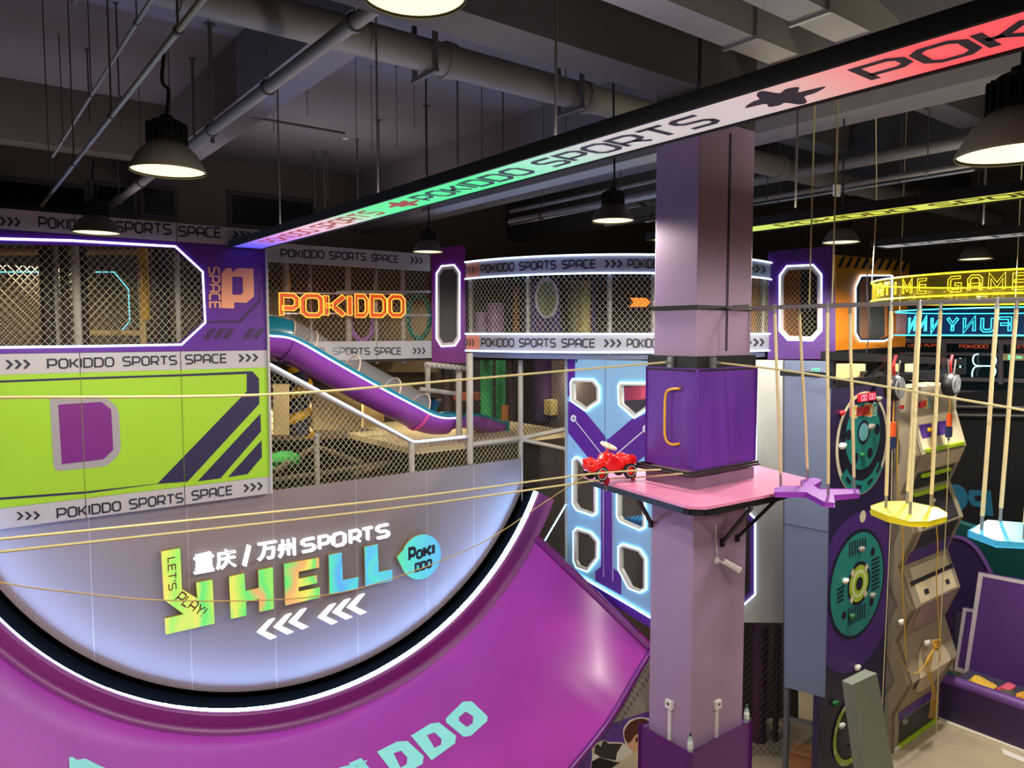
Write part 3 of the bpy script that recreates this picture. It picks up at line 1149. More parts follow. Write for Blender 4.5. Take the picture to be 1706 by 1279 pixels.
for s in (1, -1):
    bm.ball(T(.20, s * .085, .175), .075 * CK, .035 * CK, .055 * CK, X=cd, Y=cs)
    bm.ball(T(-.2, s * .085, .19), .085 * CK, .03 * CK, .06 * CK, X=cd, Y=cs)
    bm.ball(T(.285, s * .06, .2), .02 * CK, .026 * CK, .026 * CK, X=cd, Y=cs)
bm.build('car_body', RED, toy, smooth='all')
for l in (.18, -.19):
    for s in (1, -1):
        w = MB().lathe(T(l, s * .095, .082), [(a * CK, b * CK) for a, b in ((.0, -.022), (.07, -.022), (.082, -.012), (.082, .012), (.07, .022), (.045, .022), (.042, .012), (.0, .012))], 20, cs * s)
        wo = w.build('wheel', RUBB, toy, smooth=True)
        MB().lathe(T(l, s * .095, .082), [(a * CK, b * CK) for a, b in ((.0, .02), (.012, .02), (.036, .013), (.04, .014), (.0, .0141))], 14, cs * s).build('hub', RED, wo)
        MB().tube([T(l + .055 * cos(q), s * .118, .082 + .055 * sin(q)) for q in [2 * pi * i / 18 for i in range(18)]], .0035, 5, closed=True).build('wheel_ring', WHITEP, wo)
MB().tube([T(.04, 0, .27), T(.025, 0, .335)], .015, 8).build('steering_column', RED, toy)
wc = T(.02, 0, .345)
ax = (Z + cd * -.35 + cs * .25).normalized()
sa, sb = cross_frame(ax)
st = MB().tube([wc + sa * .085 * cos(q) + sb * .085 * sin(q) for q in [2 * pi * i / 24 for i in range(24)]], .019, 8, closed=True)
for q in (0, 2 * pi / 3, 4 * pi / 3):
    st.tube([wc, wc + sa * .08 * cos(q) + sb * .08 * sin(q)], .012, 6)
st.build('steering_wheel', mk('cream_plastic', (250, 236, 200), .4), toy, smooth=True)
MB().ball(wc, .036, .036, .017, X=sa, Y=sb, Zv=ax).build('horn_button', RED, toy, smooth='all')

# ---------------------------------------------------------------- wall of the big lit greeting sign
DW = 12.19
fw_ = Fr(U * DW, V)
c5 = cr(0, 820, 1393 / 500)
c6 = cr(460, 820, 1226 / 440)
kh = cr(250, 850, 1706 / 510)
GWALL = mk('grey_wall_board', (136, 125, 126), .5, var=.04, scale=.6)
WT = 4.75
gw = thing('sign_wall', 'grey wall board carrying the big lit greeting above the purple half pipe', 'wall board', UVZ(DW + .05, 5, 0))
sR = fw_.st(869, 800)[0]
MB().panel([fw_.P(-3.0, .3), fw_.P(sR, .3), fw_.P(sR, WT), fw_.P(-3.0, WT)], [], -fw_.n * .06).build('board', GWALL, gw)
jm = MB()
for px in (152, 315, 457, 595, 712, 790):
    s = fw_.st(px, 960, .001)[0]
    jm.poly([fw_.P(s - .004, .6, .002), fw_.P(s + .004, .6, .002), fw_.P(s + .004, WT, .002), fw_.P(s - .004, WT, .002)])
jm.build('board_seams', mk('pale_seam', (190, 186, 192), .5), gw)
MB().beam(fw_.P(sR, .3, .0), fw_.P(sR, WT, .0), .03, .04, U).build('end_trim', POSTM, gw)

# coloured channel letters
_sv = lambda x: fw_.pt(*kh(x, 400), .1).dot(V)
Y1, L1_, G1, O1, B1_ = (240, 236, 60), (150, 240, 60), (50, 236, 96), (250, 168, 80), (50, 170, 250)


def rain(name, x0, x1, cols, noise=.5):
    n = len(cols) - 1
    return ramp_emit('letter_face_' + name, V, _sv(x0) + noise * .25, _sv(x1) + noise * .75, [(i / n, c) for i, c in enumerate(cols)], .92, noise=noise)


RAINS = dict(arrow=rain('arrow', 60, 360, [O1, Y1, L1_, Y1, G1, L1_, Y1]), h=rain('h', 440, 690, [G1, Y1, L1_, G1, O1, G1, L1_, G1]), e=rain('e', 745, 950, [L1_, G1, O1, Y1, G1, O1, G1]),
             l=rain('l', 995, 1165, [G1, (40, 226, 190), B1_, (40, 220, 220), B1_]), m=rain('m', 1195, 1355, [(40, 230, 170), (50, 190, 245), (40, 226, 210), (50, 190, 245), (40, 226, 220)]))
WGLOW = mk('white_letter_glow', (244, 248, 255), .4, em=1.05)
TEAL = ramp_emit('badge_face', V, _sv(1380), _sv(1620), [(0, (60, 240, 170)), (.4, (50, 226, 226)), (1, (70, 190, 255))], .85)
INKP = mk('black_print', (24, 24, 30), .6, var=0)


def channel(name, label, poly, m, cat='sign letter', group='coloured letters of the greeting', d=.09):
    pts = [fw_.pt(*p, .11) for p in poly]
    q = Vector(((pts[0].x + pts[2].x) / 2, (pts[0].y + pts[2].y) / 2, min(p.z for p in pts)))
    t = thing(name, label, cat, q, group)
    MB().panel(pts, [], -fw_.n * .02).build('lit_face', m, t)
    MB().panel([p - fw_.n * .02 for p in pts], [], -fw_.n * (d - .02)).build('letter_side', m if m is WGLOW else SIDEG, t)
    return t


SIDEG = mk('gold_letter_side', (170, 130, 60), .4, metal=.3)
P_ = lambda *l: [kh(x, y) for x, y in l]
ya = channel('arrow_letter', 'glowing yellow green bent arrow letter before the letter H', P_((65, 230), (168, 212), (178, 440), (265, 492), (258, 405), (348, 388), (360, 630), (90, 692), (85, 605), (190, 580), (80, 500)), RAINS['arrow'])
channel('channel_letter', 'glowing green and orange letter H on the grey wall', P_((442, 372), (525, 352), (532, 452), (608, 434), (604, 335), (685, 318), (690, 548), (612, 566), (610, 492), (535, 510), (538, 585), (453, 605)), RAINS['h'])
channel('channel_letter', 'glowing green and orange letter E between the H and the first L', P_((748, 300), (942, 265), (944, 318), (828, 342), (828, 383), (930, 362), (932, 405), (828, 428), (828, 454), (946, 430), (948, 485), (757, 530)), RAINS['e'])
channel('channel_letter', 'glowing green and blue letter L next to the letter E', P_((998, 250), (1068, 235), (1075, 390), (1162, 372), (1160, 435), (1003, 470)), RAINS['l'])
channel('channel_letter', 'glowing turquoise letter L next to the round badge', P_((1197, 205), (1268, 190), (1275, 345), (1350, 330), (1352, 392), (1203, 424)), RAINS['m'])
bd = []
for k in range(40):
    a = radians(200) + 2 * pi * k / 40
    bd.append((1512 + 110 * cos(a), 260 - 124 * sin(a) - 18 * cos(a)))
bd = [p for p in bd if not (p[0] < 1436 and 235 < p[1] < 330)]
bd = sorted(bd, key=lambda p: -atan2(p[1] - 262, p[0] - 1512))
# start after the tail gap so the tail joins the round edge
i0 = max(range(len(bd)), key=lambda i: hypot(bd[i][0] - bd[i - 1][0], bd[i][1] - bd[i - 1][1]))
bd = bd[i0:] + bd[:i0]
bg = channel('round_badge', 'round glowing turquoise speech badge with dark lettering at the end of the greeting', P_(*bd, (1378, 262)), TEAL, 'sign badge')
mb = MB()


def kmap(x0, y0, x1, y1, h):
    """lettering along a sloping pixel baseline of the greeting wall"""
    s0, z0 = fw_.st(*kh(x0, y0), .11)
    s1, z1 = fw_.st(*kh(x1, y1), .11)
    s2, z2 = fw_.st(*kh(x0, y0 - h), .11)
    return s0, z0, s1, z1, z2 - z0


def k_text(mb, txt, x0, y0, x1, y1, h, w, off=.115, gap=.26, solid=0, off0=0):
    s0, z0, s1, z1, hh = kmap(x0, y0, x1, y1, h)
    k = 1 / text_width(txt, gap)
    if solid:
        return put_text(mb, txt, lambda x, y, d: fw_.P(s0 + (s1 - s0) * x * k, z0 + (z1 - z0) * x * k + y * hh, off - d * solid), w, gap, 1, True)
    return put_text(mb, txt, lambda x, y: fw_.P(s0 + (s1 - s0) * x * k, z0 + (z1 - z0) * x * k + y * hh, off), w, gap, 1)


k_text(mb, 'P', 1445, 277, 1476, 270, 62, .34)
k_text(mb, 'O', 1488, 266, 1514, 260, 40, .4)
k_text(mb, 'KI', 1528, 256, 1580, 240, 50, .36)
k_text(mb, 'DDO', 1480, 338, 1566, 312, 38, .4)
mb.build('lettering', INKP, bg)
mb = MB()
# vertical and slanted words on the arrow letter
s0, z0 = fw_.st(*kh(100, 268), .115)
s1, z1 = fw_.st(*kh(108, 445), .115)
w1 = abs(fw_.st(*kh(140, 268), .115)[0] - s0)
k = (z1 - z0) / text_width("LET'S")
put_text(mb, "LET'S", lambda x, y: fw_.P(s0 + y * w1, z0 + x * k, .115), .16, .26, 1)
s0, z0 = fw_.st(*kh(140, 500), .115)
s1, z1 = fw_.st(*kh(285, 592), .115)
dx, dz = s1 - s0, z1 - z0
L_ = hypot(dx, dz)
k = L_ / text_width('PLAY!')
put_text(mb, 'PLAY!', lambda x, y: fw_.P(s0 + dx / L_ * x * k - dz / L_ * y * .15, z0 + dz / L_ * x * k + dx / L_ * y * .15, .115), .16, .26, 1)
o = mb.build('lettering', mk('maroon_print', (96, 30, 24), .6, var=0), ya)
# white letters of the small line
x0 = 850
for ch, a, b, lab in (('S', 850, 928, 'glowing white letter S, first of the small word'), ('P', 945, 1010, 'glowing white letter P of the small word'), ('O', 1022, 1098, 'glowing white letter O of the small word'), ('R', 1118, 1182, 'glowing white letter R of the small word'), ('T', 1188, 1252, 'glowing white letter T of the small word'), ('S', 1268, 1340, 'glowing white letter S ending the small word')):
    yb = lambda x: 240 - (x - 850) * .184
    mb = MB()
    k_text(mb, ch, a + 6, yb(a) - 4, b - 6, yb(b) - 4, 66, .19, .1, solid=.08)
    tag(mb.build('white_letter', WGLOW), lab, 'sign letter', 'white letters of the small line')
mb = MB()
k_text(mb, '/', 530, 308, 560, 302, 100, .26, .1, solid=.08)
tag(mb.build('white_letter', WGLOW), 'glowing white slash between the two pairs of characters', 'sign letter', 'white letters of the small line')


def cjk(ch, x0, y0, x1, h, label):
    cu = bpy.data.curves.new('tmp', 'FONT')
    cu.body = ch
    cu.size = 1
    cu.offset = .016
    cu.extrude = .04
    ob = bpy.data.objects.new('tmp', cu)
    COL.objects.link(ob)
    bpy.context.view_layer.update()
    me = bpy.data.meshes.new_from_object(ob.evaluated_get(bpy.context.evaluated_depsgraph_get()))
    xs = [v.co.x for v in me.vertices]
    ys = [v.co.y for v in me.vertices]
    bpy.data.objects.remove(ob)
    bpy.data.curves.remove(cu)
    if not xs:
        return
    ax, bx, ay, by = min(xs), max(xs), min(ys), max(ys)
    s0, z0, s1, z1, hh = kmap(x0, y0, x1, y0 - (x1 - x0) * .184, h)
    mb = MB()
    mb.v = [fw_.P(s0 + (s1 - s0) * (v.co.x - ax) / (bx - ax), z0 + (z1 - z0) * (v.co.x - ax) / (bx - ax) + hh * (v.co.y - ay) / (by - ay), .06 + v.co.z) for v in me.vertices]
    mb.f = [tuple(p.vertices) for p in me.polygons]
    tag(mb.build('white_character', WGLOW), label, 'sign letter', 'white characters of the small line')
    bpy.data.meshes.remove(me)


cjk('\u91cd', 250, 360, 362, 112, 'glowing white character with many strokes, first of the small line')
cjk('\u5e86', 374, 338, 486, 108, 'glowing white character just before the slash')
cjk('\u4e07', 604, 288, 712, 100, 'glowing white character just after the slash')
cjk('\u5dde', 718, 272, 816, 100, 'glowing white character of upright strokes beside the small word')
for g_, (x, y) in enumerate(((598, 683), (692, 655), (775, 627), (938, 600), (1020, 572), (1100, 545))):
    ch = P_((x, y), (x + 68, y - 70), (x + 100, y - 80), (x + 42, y - 10), (x + 110, y + 22), (x + 72, y + 38))
    pts = [fw_.pt(*p, .06) for p in ch]
    wh = ('left', 'middle', 'right')[g_ % 3]
    tag(MB().panel(pts, [], -fw_.n * .055).build('chevron', WGLOW), 'glowing white chevron, the %s one of the %s three below the greeting' % (wh, 'lower left' if g_ < 3 else 'upper right'), 'sign chevron', 'white chevrons below the greeting')

# ---------------------------------------------------------------- purple half pipe
RAMP = mk('glossy_purple_ramp', (164, 54, 156), .25, var=.10, scale=1.3, coat=.08, spec=.38)
RAMPD = mk('shaded_riser_plum', (112, 14, 100), .35, var=.06)  # ramp purple darkened for the shade on its upright face
FD = .30                                  # how far the ramp back stands in front of the wall
fr_ = Fr(U * (DW - FD), V)


def circle_fit(pts):
    import itertools
    n = len(pts)
    # normal equations for x2+y2 = 2ax+2by+c
    A = [[0.0] * 4 for _ in range(3)]
    for x, y in pts:
        r = (2 * x, 2 * y, 1.0)
        q = x * x + y * y
        for i in range(3):
            for j in range(3):
                A[i][j] += r[i] * r[j]
            A[i][3] += r[i] * q
    for i in range(3):
        p = A[i][i]
        for j in range(i, 4):
            A[i][j] /= p
        for k in range(3):
            if k != i:
                f = A[k][i]
                for j in range(i, 4):
                    A[k][j] -= f * A[i][j]
    a, b, c = A[0][3], A[1][3], A[2][3]
    return a, b, sqrt(c + a * a + b * b)


led_px = [(0, 1033.6), (50, 1078), (126, 1125), (179.5, 1148), (251, 1170), (305, 1179), (359, 1183.6), (431, 1182), (500, 1168), (603.6, 1137.6), (675, 1096), (747, 1041), (819, 963.6), (855, 902.6), (890.7, 834)]
low_px = [(0, 1100), (97, 1155.6), (179, 1197), (251, 1215), (348, 1225.6), (431, 1224), (500, 1213), (571, 1186), (675, 1139), (747, 1085.6), (819, 1014), (855, 963.6), (900, 888)]
la, lb_, lr = circle_fit([fr_.st(*p) for p in led_px])
fr2 = Fr(U * (DW - FD - .18), V)
wa, wb, wr = circle_fit([fr2.st(*p) for p in low_px])
arcL = lambda a, r=0: (la + (lr + r) * cos(a), lb_ + (lr + r) * sin(a))
arcW = lambda a: (wa + wr * cos(a), wb + wr * sin(a))
hp_ = thing('half_pipe', 'glossy purple half pipe with pale blue lettering in front of the grey sign wall', 'half pipe', UVZ(DW - 2, la, 0))
A0, A1 = radians(194), radians(333)
NA = 72
angs = [A0 + (A1 - A0) * i / NA for i in range(NA + 1)]
# riser: lip by the LED, then face dropping to the ramp
rows = []
for a in angs:
    s1, z1 = arcL(a)
    s2, z2 = arcW(a)
    s0, z0 = arcL(a, .06)
    rows.append([fw_.P(s0, z0, .01), fw_.P(*arcL(a, .06), .25), fw_.P(*arcL(a, .02), FD - .03), fw_.P(s1, z1, FD), fw_.P(s1 * .8 + s2 * .2, z1 * .8 + z2 * .2, FD + .04), fw_.P(s1 * .35 + s2 * .65, z1 * .35 + z2 * .65, FD + .07), fw_.P(s1 * .08 + s2 * .92, z1 * .08 + z2 * .92, FD + .11), fw_.P(s2, z2, FD + .18)])
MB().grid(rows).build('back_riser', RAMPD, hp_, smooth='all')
# LED tube along the lip and an added baffle that keeps light off the lower wall
MB().tube([fw_.P(*arcL(a, -.005), FD - .01) for a in angs if radians(190) < a < radians(340)], .016, 8).build('led_tube', mk('arc_led', (224, 236, 255), .4, em=4), hp_)
bf = MB()
bf.grid([[fw_.P(*arcL(a, .05), .11), fw_.P(*arcL(a, -.15), .11), fw_.P(*arcL(a, -.15), .10), fw_.P(*arcL(a, .05), .10)] for a in angs])
MB().grid([[fw_.P(*arcL(a, .02), .13), fw_.P(*arcL(a, .02), .24)] for a in angs if radians(190) < a < radians(340)]).build('led_wash_strip', mk('arc_wash_led', (150, 192, 255), .4, em=110), hp_)
bf.grid([[fw_.P(*arcL(a, .05), .012), fw_.P(*arcL(a, -.2), .012)] for a in angs])  # flat black liner added on the wall to deepen the unlit band
bf.build('led_baffle', mk('baffle_black', (2, 2, 2), 1.0, var=0, spec=0.0), hp_, smooth=True)

# main surface: from the riser to the oblique near edge
E0 = onP(1085, 1058, fw_.pt(905, 930), Vector((.866, .5, 0)))
ND = Vector((.69, .724, 0)).normalized()
near_px = [(1085, 1079), (1058, 1125), (1030, 1174), (1009, 1206), (983, 1239), (960, 1267)]
nn = Vector((-ND.y, ND.x, 0))
npts = [(lambda p: ((E0 - p).dot(ND), p.z))(onP(x, y, E0, nn)) for x, y in near_px]
na_, nb_, nr_ = circle_fit([(-a, b) for a, b in npts])
# near edge as distance along -ND : a shallow bowl
near_c = []
LIPA = radians(324)


def near_pt(t):
    """t: 0 at right lip, 1 at far left"""
    d = t * 9.6
    if d < npts[-1][0]:
        for (a, za), (b, zb) in zip(npts, npts[1:]):
            if a <= d <= b + 1e-6:
                z = za + (zb - za) * (d - a) / (b - a)
                break
        else:
            z = npts[0][1]
    else:
        e = d - npts[-1][0]
        sl = (npts[-2][1] - npts[-1][1]) / (npts[-1][0] - npts[-2][0])
        zmin = .12
        z = zmin + (npts[-1][1] - zmin) * math.exp(-e * sl / max(.05, npts[-1][1] - zmin))
        if d > 5.2:
            z += .135 * (d - 5.2) ** 2
    return E0 - ND * d + Z * (z - E0.z)


def ramp_pt(t, k):
    """t along the bowl from right lip to left, k from wall to near edge"""
    a = LIPA + (radians(200) - LIPA) * t
    s, z = arcW(a)
    p = fw_.P(s, z, FD + .18)
    q = near_pt(t)
    # even out the near edge in a bowl
    return p + (q - p) * k


NT, NK = 80, 24
rows = [[ramp_pt(i / NT, j / NK) for j in range(NK + 1)] for i in range(NT + 1)]
mb = MB().grid(rows)
mb.build('ramp_surface', RAMP, hp_, smooth='all')
MB().tube([near_pt(i / NT) - Z * .03 for i in range(NT + 1)], .055, 10).build('near_rim', mk('plum_rim', (110, 24, 124), .3), hp_, smooth=True)
# underside skin so the ramp has thickness
MB().grid([[ramp_pt(i / NT, j / 6) - Z * .1 for j in range(7)] for i in range(NT + 1)]).build('ramp_underside', PURPD, hp_, smooth='all')
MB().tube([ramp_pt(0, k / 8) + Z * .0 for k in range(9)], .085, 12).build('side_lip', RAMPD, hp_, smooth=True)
from mathutils.bvhtree import BVHTree
_bv = BVHTree.FromPolygons([tuple(p) for p in mb.v], mb.f)


def sub_tris(outer, holes=(), n=3):
    loops = [[Vector((x, y, 0)) for x, y in outer]] + [[Vector((x, y, 0)) for x, y in h] for h in holes]
    flat = [p for l in loops for p in l]
    tris = [[flat[i] for i in t] for t in tessellate_polygon(loops)]
    for _ in range(n):
        new = []
        for a, b, c in tris:
            ab, bc, ca = (a + b) / 2, (b + c) / 2, (c + a) / 2
            new += [[a, ab, ca], [ab, b, bc], [ca, bc, c], [ab, bc, ca]]
        tris = new
    return tris


def on_ramp(mb, tris, off=.006):
    for t in tris:
        pts = []
        for p in t:
            d = ray(p.x, p.y).normalized()
            h = _bv.ray_cast(CAMP, d)
            if h[0] is None:
                break
            nrm = h[1] if h[1].dot(d) < 0 else -h[1]
            pts.append(h[0] + nrm * off)
        if len(pts) == 3:
            mb.poly(pts)


AQ = mk('pale_aqua_vinyl', (150, 236, 226), .22, var=.04, coat=.2)


def ramp_letter(tris):
    m_ = MB()
    on_ramp(m_, tris)
    if m_.f:
        m_.build('vinyl_letter', AQ, hp_)


q6 = lambda l: [c6(x, y) for x, y in l]
ramp_letter(sub_tris(q6([(788, 1050), (868, 972), (908, 970), (982, 1040), (980, 1062), (905, 1130), (870, 1136), (790, 1068)]), [q6([(848, 1045), (880, 1018), (915, 1040), (913, 1072), (886, 1090), (850, 1062)])]))
ramp_letter(sub_tris(q6([(626, 1130), (715, 1075), (755, 1068), (835, 1130), (832, 1165), (722, 1245)]), [q6([(700, 1128), (735, 1115), (768, 1145), (766, 1172), (735, 1187)])]))
ramp_letter(sub_tris(q6([(468, 1205), (560, 1158), (610, 1155), (685, 1225), (680, 1262), (560, 1325)]), [q6([(545, 1212), (580, 1200), (610, 1232), (606, 1262), (578, 1280)])]))
ramp_letter(sub_tris(q6([(338, 1258), (395, 1234), (440, 1290), (500, 1340), (440, 1365)])))
ramp_letter(sub_tris(q6([(290, 1280), (425, 1243), (400, 1275), (330, 1300), (330, 1380), (250, 1380)])))
ramp_letter(sub_tris([(114, 1262), (120, 1261), (128, 1266), (142, 1264), (168, 1277), (205, 1290), (222, 1318), (200, 1345), (160, 1345), (158, 1380), (120, 1375)], [[(158, 1300), (180, 1303), (186, 1318), (160, 1325)]]))
ramp_letter(sub_tris([(262, 1300), (330, 1300), (350, 1325), (350, 1400), (330, 1420), (262, 1415), (245, 1390), (245, 1325)], [[(285, 1335), (312, 1336), (312, 1382), (285, 1382)]]))
dm = MB()
on_ramp(dm, sub_tris([(928, 836), (936, 828), (940, 850), (930, 862), (926, 856)], n=2))
dm.build('sticker', mk('aqua_sticker', (110, 226, 230), .4), hp_)

# ---------------------------------------------------------------- left facade of the play structure
DG = 12.05
fg = Fr(U * DG, V)
g5 = cr(0, 380, 1177 / 460)
QG = lambda l, off=0.0: [fg.pt(*g5(x, y), off) for x, y in l]


def led_path(name, pts, m, parent, r=.016, closed=False):
    return MB().tube(pts, r, 8, closed=closed).build(name, m, parent)


def tier(a, b, z0, z1, name, label, m, cat, th=.07):
    t = thing(name, label, cat, fg.P((a + b) / 2, z0))
    return t


sL = -2.6
sE = fg.st(445, 600)[0]
z_a = fg.st(443, 583)[1]
z_b = fg.st(443, 612)[1]
z_c = fg.st(455, 800)[1]
z_d = fg.st(455, 821)[1]
z_e = fg.st(300, 403)[1]
z_f = fg.st(300, 372)[1]
z_c = z_d + (z_a - fg.st(443, 612)[1]) * 1.0


def slab(mb, a, b, z0, z1, off=0, th=.06):
    return mb.panel([fg.P(a, z0, off), fg.P(b, z0, off), fg.P(b, z1, off), fg.P(a, z1, off)], [], -fg.n * th)


# purple panel with the long window
up = thing('window_panel', 'purple facade panel with a long netted window edged in white light', 'facade panel', fg.P(3, z_a))
wl = [(-160, 62), (740, 82), (862, 188), (872, 398), (768, 490), (-160, 510)]
win = QG(wl)
MB().panel([fg.P(sL - .4, z_a), fg.P(sE, z_a), fg.P(sE, z_e), fg.P(sL - .4, z_e)], [win], -fg.n * .12).build('panel_board', PURP, up)
led_path('led_strip', QG([(-160, 44), (0, 45), (310, 53), (748, 78), (864, 186), (875, 402), (774, 496), (400, 503), (0, 508), (-160, 511)], .02), LEDV, up, .017)
mb = MB()
netting(mb, [fg.st(*g5(x, y), -.06) for x, y in wl], lambda a, b: fg.P(a, b, -.06), .075, .0045)
mb.build('window_net', NETM, up)
mb = MB()
for l in ([(885, 395), (1020, 393), (1105, 305), (1108, 225), (1112, 225), (1112, 312), (1026, 403), (880, 405)],):
    mb.panel(QG(l, .004))
for x in (865, 905, 945, 1032, 1070):
    mb.panel(QG([(x + 30, 428), (x + 58, 428), (x + 28, 472), (x, 472)], .004))
mb.build('panel_print', mk('dark_violet_print', (48, 18, 72), .5), up)
mb = MB()
# large slab letter and small vertical word
mb.panel(QG([(944, 192), (965, 170), (988, 170), (990, 188), (1012, 170), (1080, 172), (1083, 290), (1050, 318), (998, 316), (998, 342), (944, 340)], .005), [QG([(990, 206), (1034, 208), (1036, 275), (1026, 284), (990, 283)], .005)])
s0, z0 = fg.st(*g5(891, 166), .005)
s1, z1 = fg.st(*g5(893, 340), .005)
w1 = fg.st(*g5(933, 166), .005)[0] - s0
k = (z1 - z0) / text_width('SPACE')
put_text(mb, 'SPACE', lambda x, y: fg.P(s0 + y * w1, z0 + x * k, .005),   .19, .26, 1)
mb.build('lettering', PEACH, up)


def band(fr, a, b, z0, z1, label, texts, m=SILVER, name='sign_band', off=.0, th=.06, seams=()):
    t = thing(name, label, 'sign', fr.P((a + b) / 2, z0, off))
    MB().panel([fr.P(a, z0, off), fr.P(b, z0, off), fr.P(b, z1, off), fr.P(a, z1, off)], [], -fr.n * th).build('band_board', m, t)
    mb = MB()
    for txt, p0, p1, top in texts:
        fit_text(mb, fr, txt, p0, p1, top, off + .005, .19)
    if mb.v:
        mb.build('lettering', INK, t)
    if seams:
        mb = MB()
        for s in seams:
            mb.poly([fr.P(s - .005, z0, off + .003), fr.P(s + .005, z0, off + .003), fr.P(s + .005, z1, off + .003), fr.P(s - .005, z1, off + .003)])
        mb.build('board_seams', INK, t)
    return t


T2 = 'POKIDDO SPORTS SPACE'
sm = [fg.st(x, 600)[0] for x in (133, 301)]
k1 = cr(0, 0, 1279 / 430)
band(fg, sL - .4, sE, z_e + .004, z_f, 'uppermost silver lettered band over the long purple window', [
    ('POKIDDO', k1(195, 1124), k1(470, 1146), k1(195, 1076)), ('SPORTS', k1(575, 1147), k1(846, 1160), k1(575, 1098)), ('SPACE', k1(888, 1168), k1(1094, 1176), k1(888, 1122)),
    ('>>>', k1(1158, 1180), k1(1246, 1188), k1(1158, 1142)), ('>>>', k1(5, 1118), k1(96, 1122), k1(5, 1074))], seams=sm)
band(fg, sL - .4, sE, z_b + .002, z_a - .004, 'silver lettered band between the purple window panel and the lime green panel', [
    ('POKIDDO', g5(205, 598), g5(484, 588), g5(205, 560)), ('SPORTS', g5(526, 586), g5(752, 580), g5(526, 550)), ('SPACE', g5(792, 578), g5(966, 572), g5(792, 542)),
    ('>>>', g5(1020, 570), g5(1096, 567), g5(1020, 538)), ('>>>', g5(30, 600), g5(124, 598), g5(30, 562))], seams=sm)
band(fg, sL - .4, sE + .02, z_d, z_c - .004, 'silver lettered band along the bottom of the lime green panel', [
    ('POKIDDO', g5(246, 1236), g5(514, 1202), g5(246, 1197)), ('SPORTS', g5(554, 1196), g5(780, 1166), g5(554, 1158)), ('SPACE', g5(820, 1158), g5(990, 1133), g5(820, 1122)),
    ('>>>', g5(1042, 1125), g5(1116, 1114), g5(1042, 1092)), ('>>>', g5(76, 1244), g5(166, 1240), g5(76, 1210))], seams=sm)
gp = thing('graphic_panel', 'large lime green panel with a purple block letter and dark stripes', 'facade panel', fg.P(3, z_c))
slab(MB(), sL - .4, sE, z_c, z_b).build('panel_board', LIME, gp)
mb = MB()
mb.panel(QG([(-200, 650), (0, 649), (345, 636), (780, 622), (1052, 610), (1076, 610), (1104, 640), (1106, 748), (800, 1080), (668, 1090), (372, 1130), (0, 1158), (-200, 1166), (-200, 1150), (0, 1148), (372, 1121), (672, 1088), (1052, 695), (1052, 621), (780, 631), (345, 645), (0, 658), (-200, 662)], .004))
mb.panel(QG([(1110, 790), (1113, 866), (940, 1066), (842, 1079)], .004))
mb.panel(QG([(1115, 903), (1117, 975), (1055, 1048), (972, 1061)], .004))
mb.build('dark_stripes', NAVY, gp)
MB().panel(QG(rounded([(212, 735), (215, 722), (440, 708), (506, 770), (516, 955), (455, 1015), (240, 1036), (228, 1015)], 26), .004)).build('letter_border', GREYP, gp)
MB().panel(QG([(248, 752), (432, 740), (474, 772), (483, 945), (440, 985), (264, 1006)], .007)).build('letter_centre', MAGENTA, gp)
mb = MB()
for s in sm:
    mb.poly([fg.P(s - .004, z_c, .009), fg.P(s + .004, z_c, .009), fg.P(s + .004, z_b, .009), fg.P(s - .004, z_b, .009)])
mb.build('board_seams', mk('dark_lime', (92, 120, 26), .6), gp)
et = MB().beam(fg.P(sE + .02, z_d, -.03), fg.P(sE + .02, z_f, -.03), .03, .14, U)
tag(et.build('edge_post', POSTM), 'slim grey edge post closing the lime green facade on its right side', 'post')

# ---------------------------------------------------------------- inside the upper left window
IN = thing


def post(p, z0, z1, r, m, label, name='padded_post', group=None, n=12):
    o = MB().tube([Vector((p.x, p.y, z0)), Vector((p.x, p.y, z1))], r, n).build(name, m, smooth=True)
    return tag(o, label, 'post', group)


DARKP = mk('dark_plum_foam', (50, 36, 42), .7, var=.08)
wz0, wz1 = fg.st(150, 575)[1], fg.st(150, 405)[1]
for (px, d, r, m, lab) in ((78, 12.9, .09, DARKP, 'dark padded post behind the long window, leftmost of four'), (92, 13.1, .05, POSTM, 'pale post just right of the leftmost dark one behind the long window'), (108, 12.8, .06, DARKP, 'dark padded post left of the grey post in the long window'), (127, 12.5, .055, POSTM, 'grey padded post standing in the middle of the long window'), (140, 13.0, .05, DARKP, 'dark padded post right of the grey post in the long window'), (270, 12.9, .12, DARKP, 'wide dark padded post near the right end of the long window'), (296, 12.5, .04, POSTM, 'slim grey post at the right end of the long window'), (236, 13.6, .05, WARM, 'warm beige post beside the yellow bar behind the long window')):
    p = onP(px, 480, U * d, U)
    post(p, wz0 - .15, wz1 + .25, r, m, lab)
p = onP(242, 480, U * 13.2, U)
mb = MB()
tag(MB().tube([Vector((p.x, p.y, wz0 + .4)), Vector((p.x, p.y, wz1 + .2))], .06, 12).build('punching_bar', YEL, smooth=True), 'yellow padded bar hanging behind the long window', 'padded bar')
fx = Fr(U * 13.9, V)
mb = MB()
netting(mb, [fx.st(-60, 580), fx.st(330, 580), fx.st(330, 400), fx.st(-60, 400)], lambda a, b: fx.P(a, b), .08, .005)
tag(mb.build('inner_net', NETM), 'second cream net hung behind the long purple window', 'net')
rail = MB()
for (y, x0, x1) in ((420, -60, 235), (555, 140, 240)):
    rail.tube([fx.pt(x0, y), fx.pt(x1, y)], .05, 8)
tag(rail.build('foam_rail', WARM, smooth=True), 'warm lit foam rails crossing behind the long purple window', 'rail')
tag(MB().tube([onP(x, y, U * 15.0, U) for x, y in ((-40, 453), (68, 453))], .012, 6).build('cyan_light_line', mk('cyan_neon', (120, 226, 250), .4, em=1.4)), 'thin cyan light line far behind the left end of the long window', 'light line')
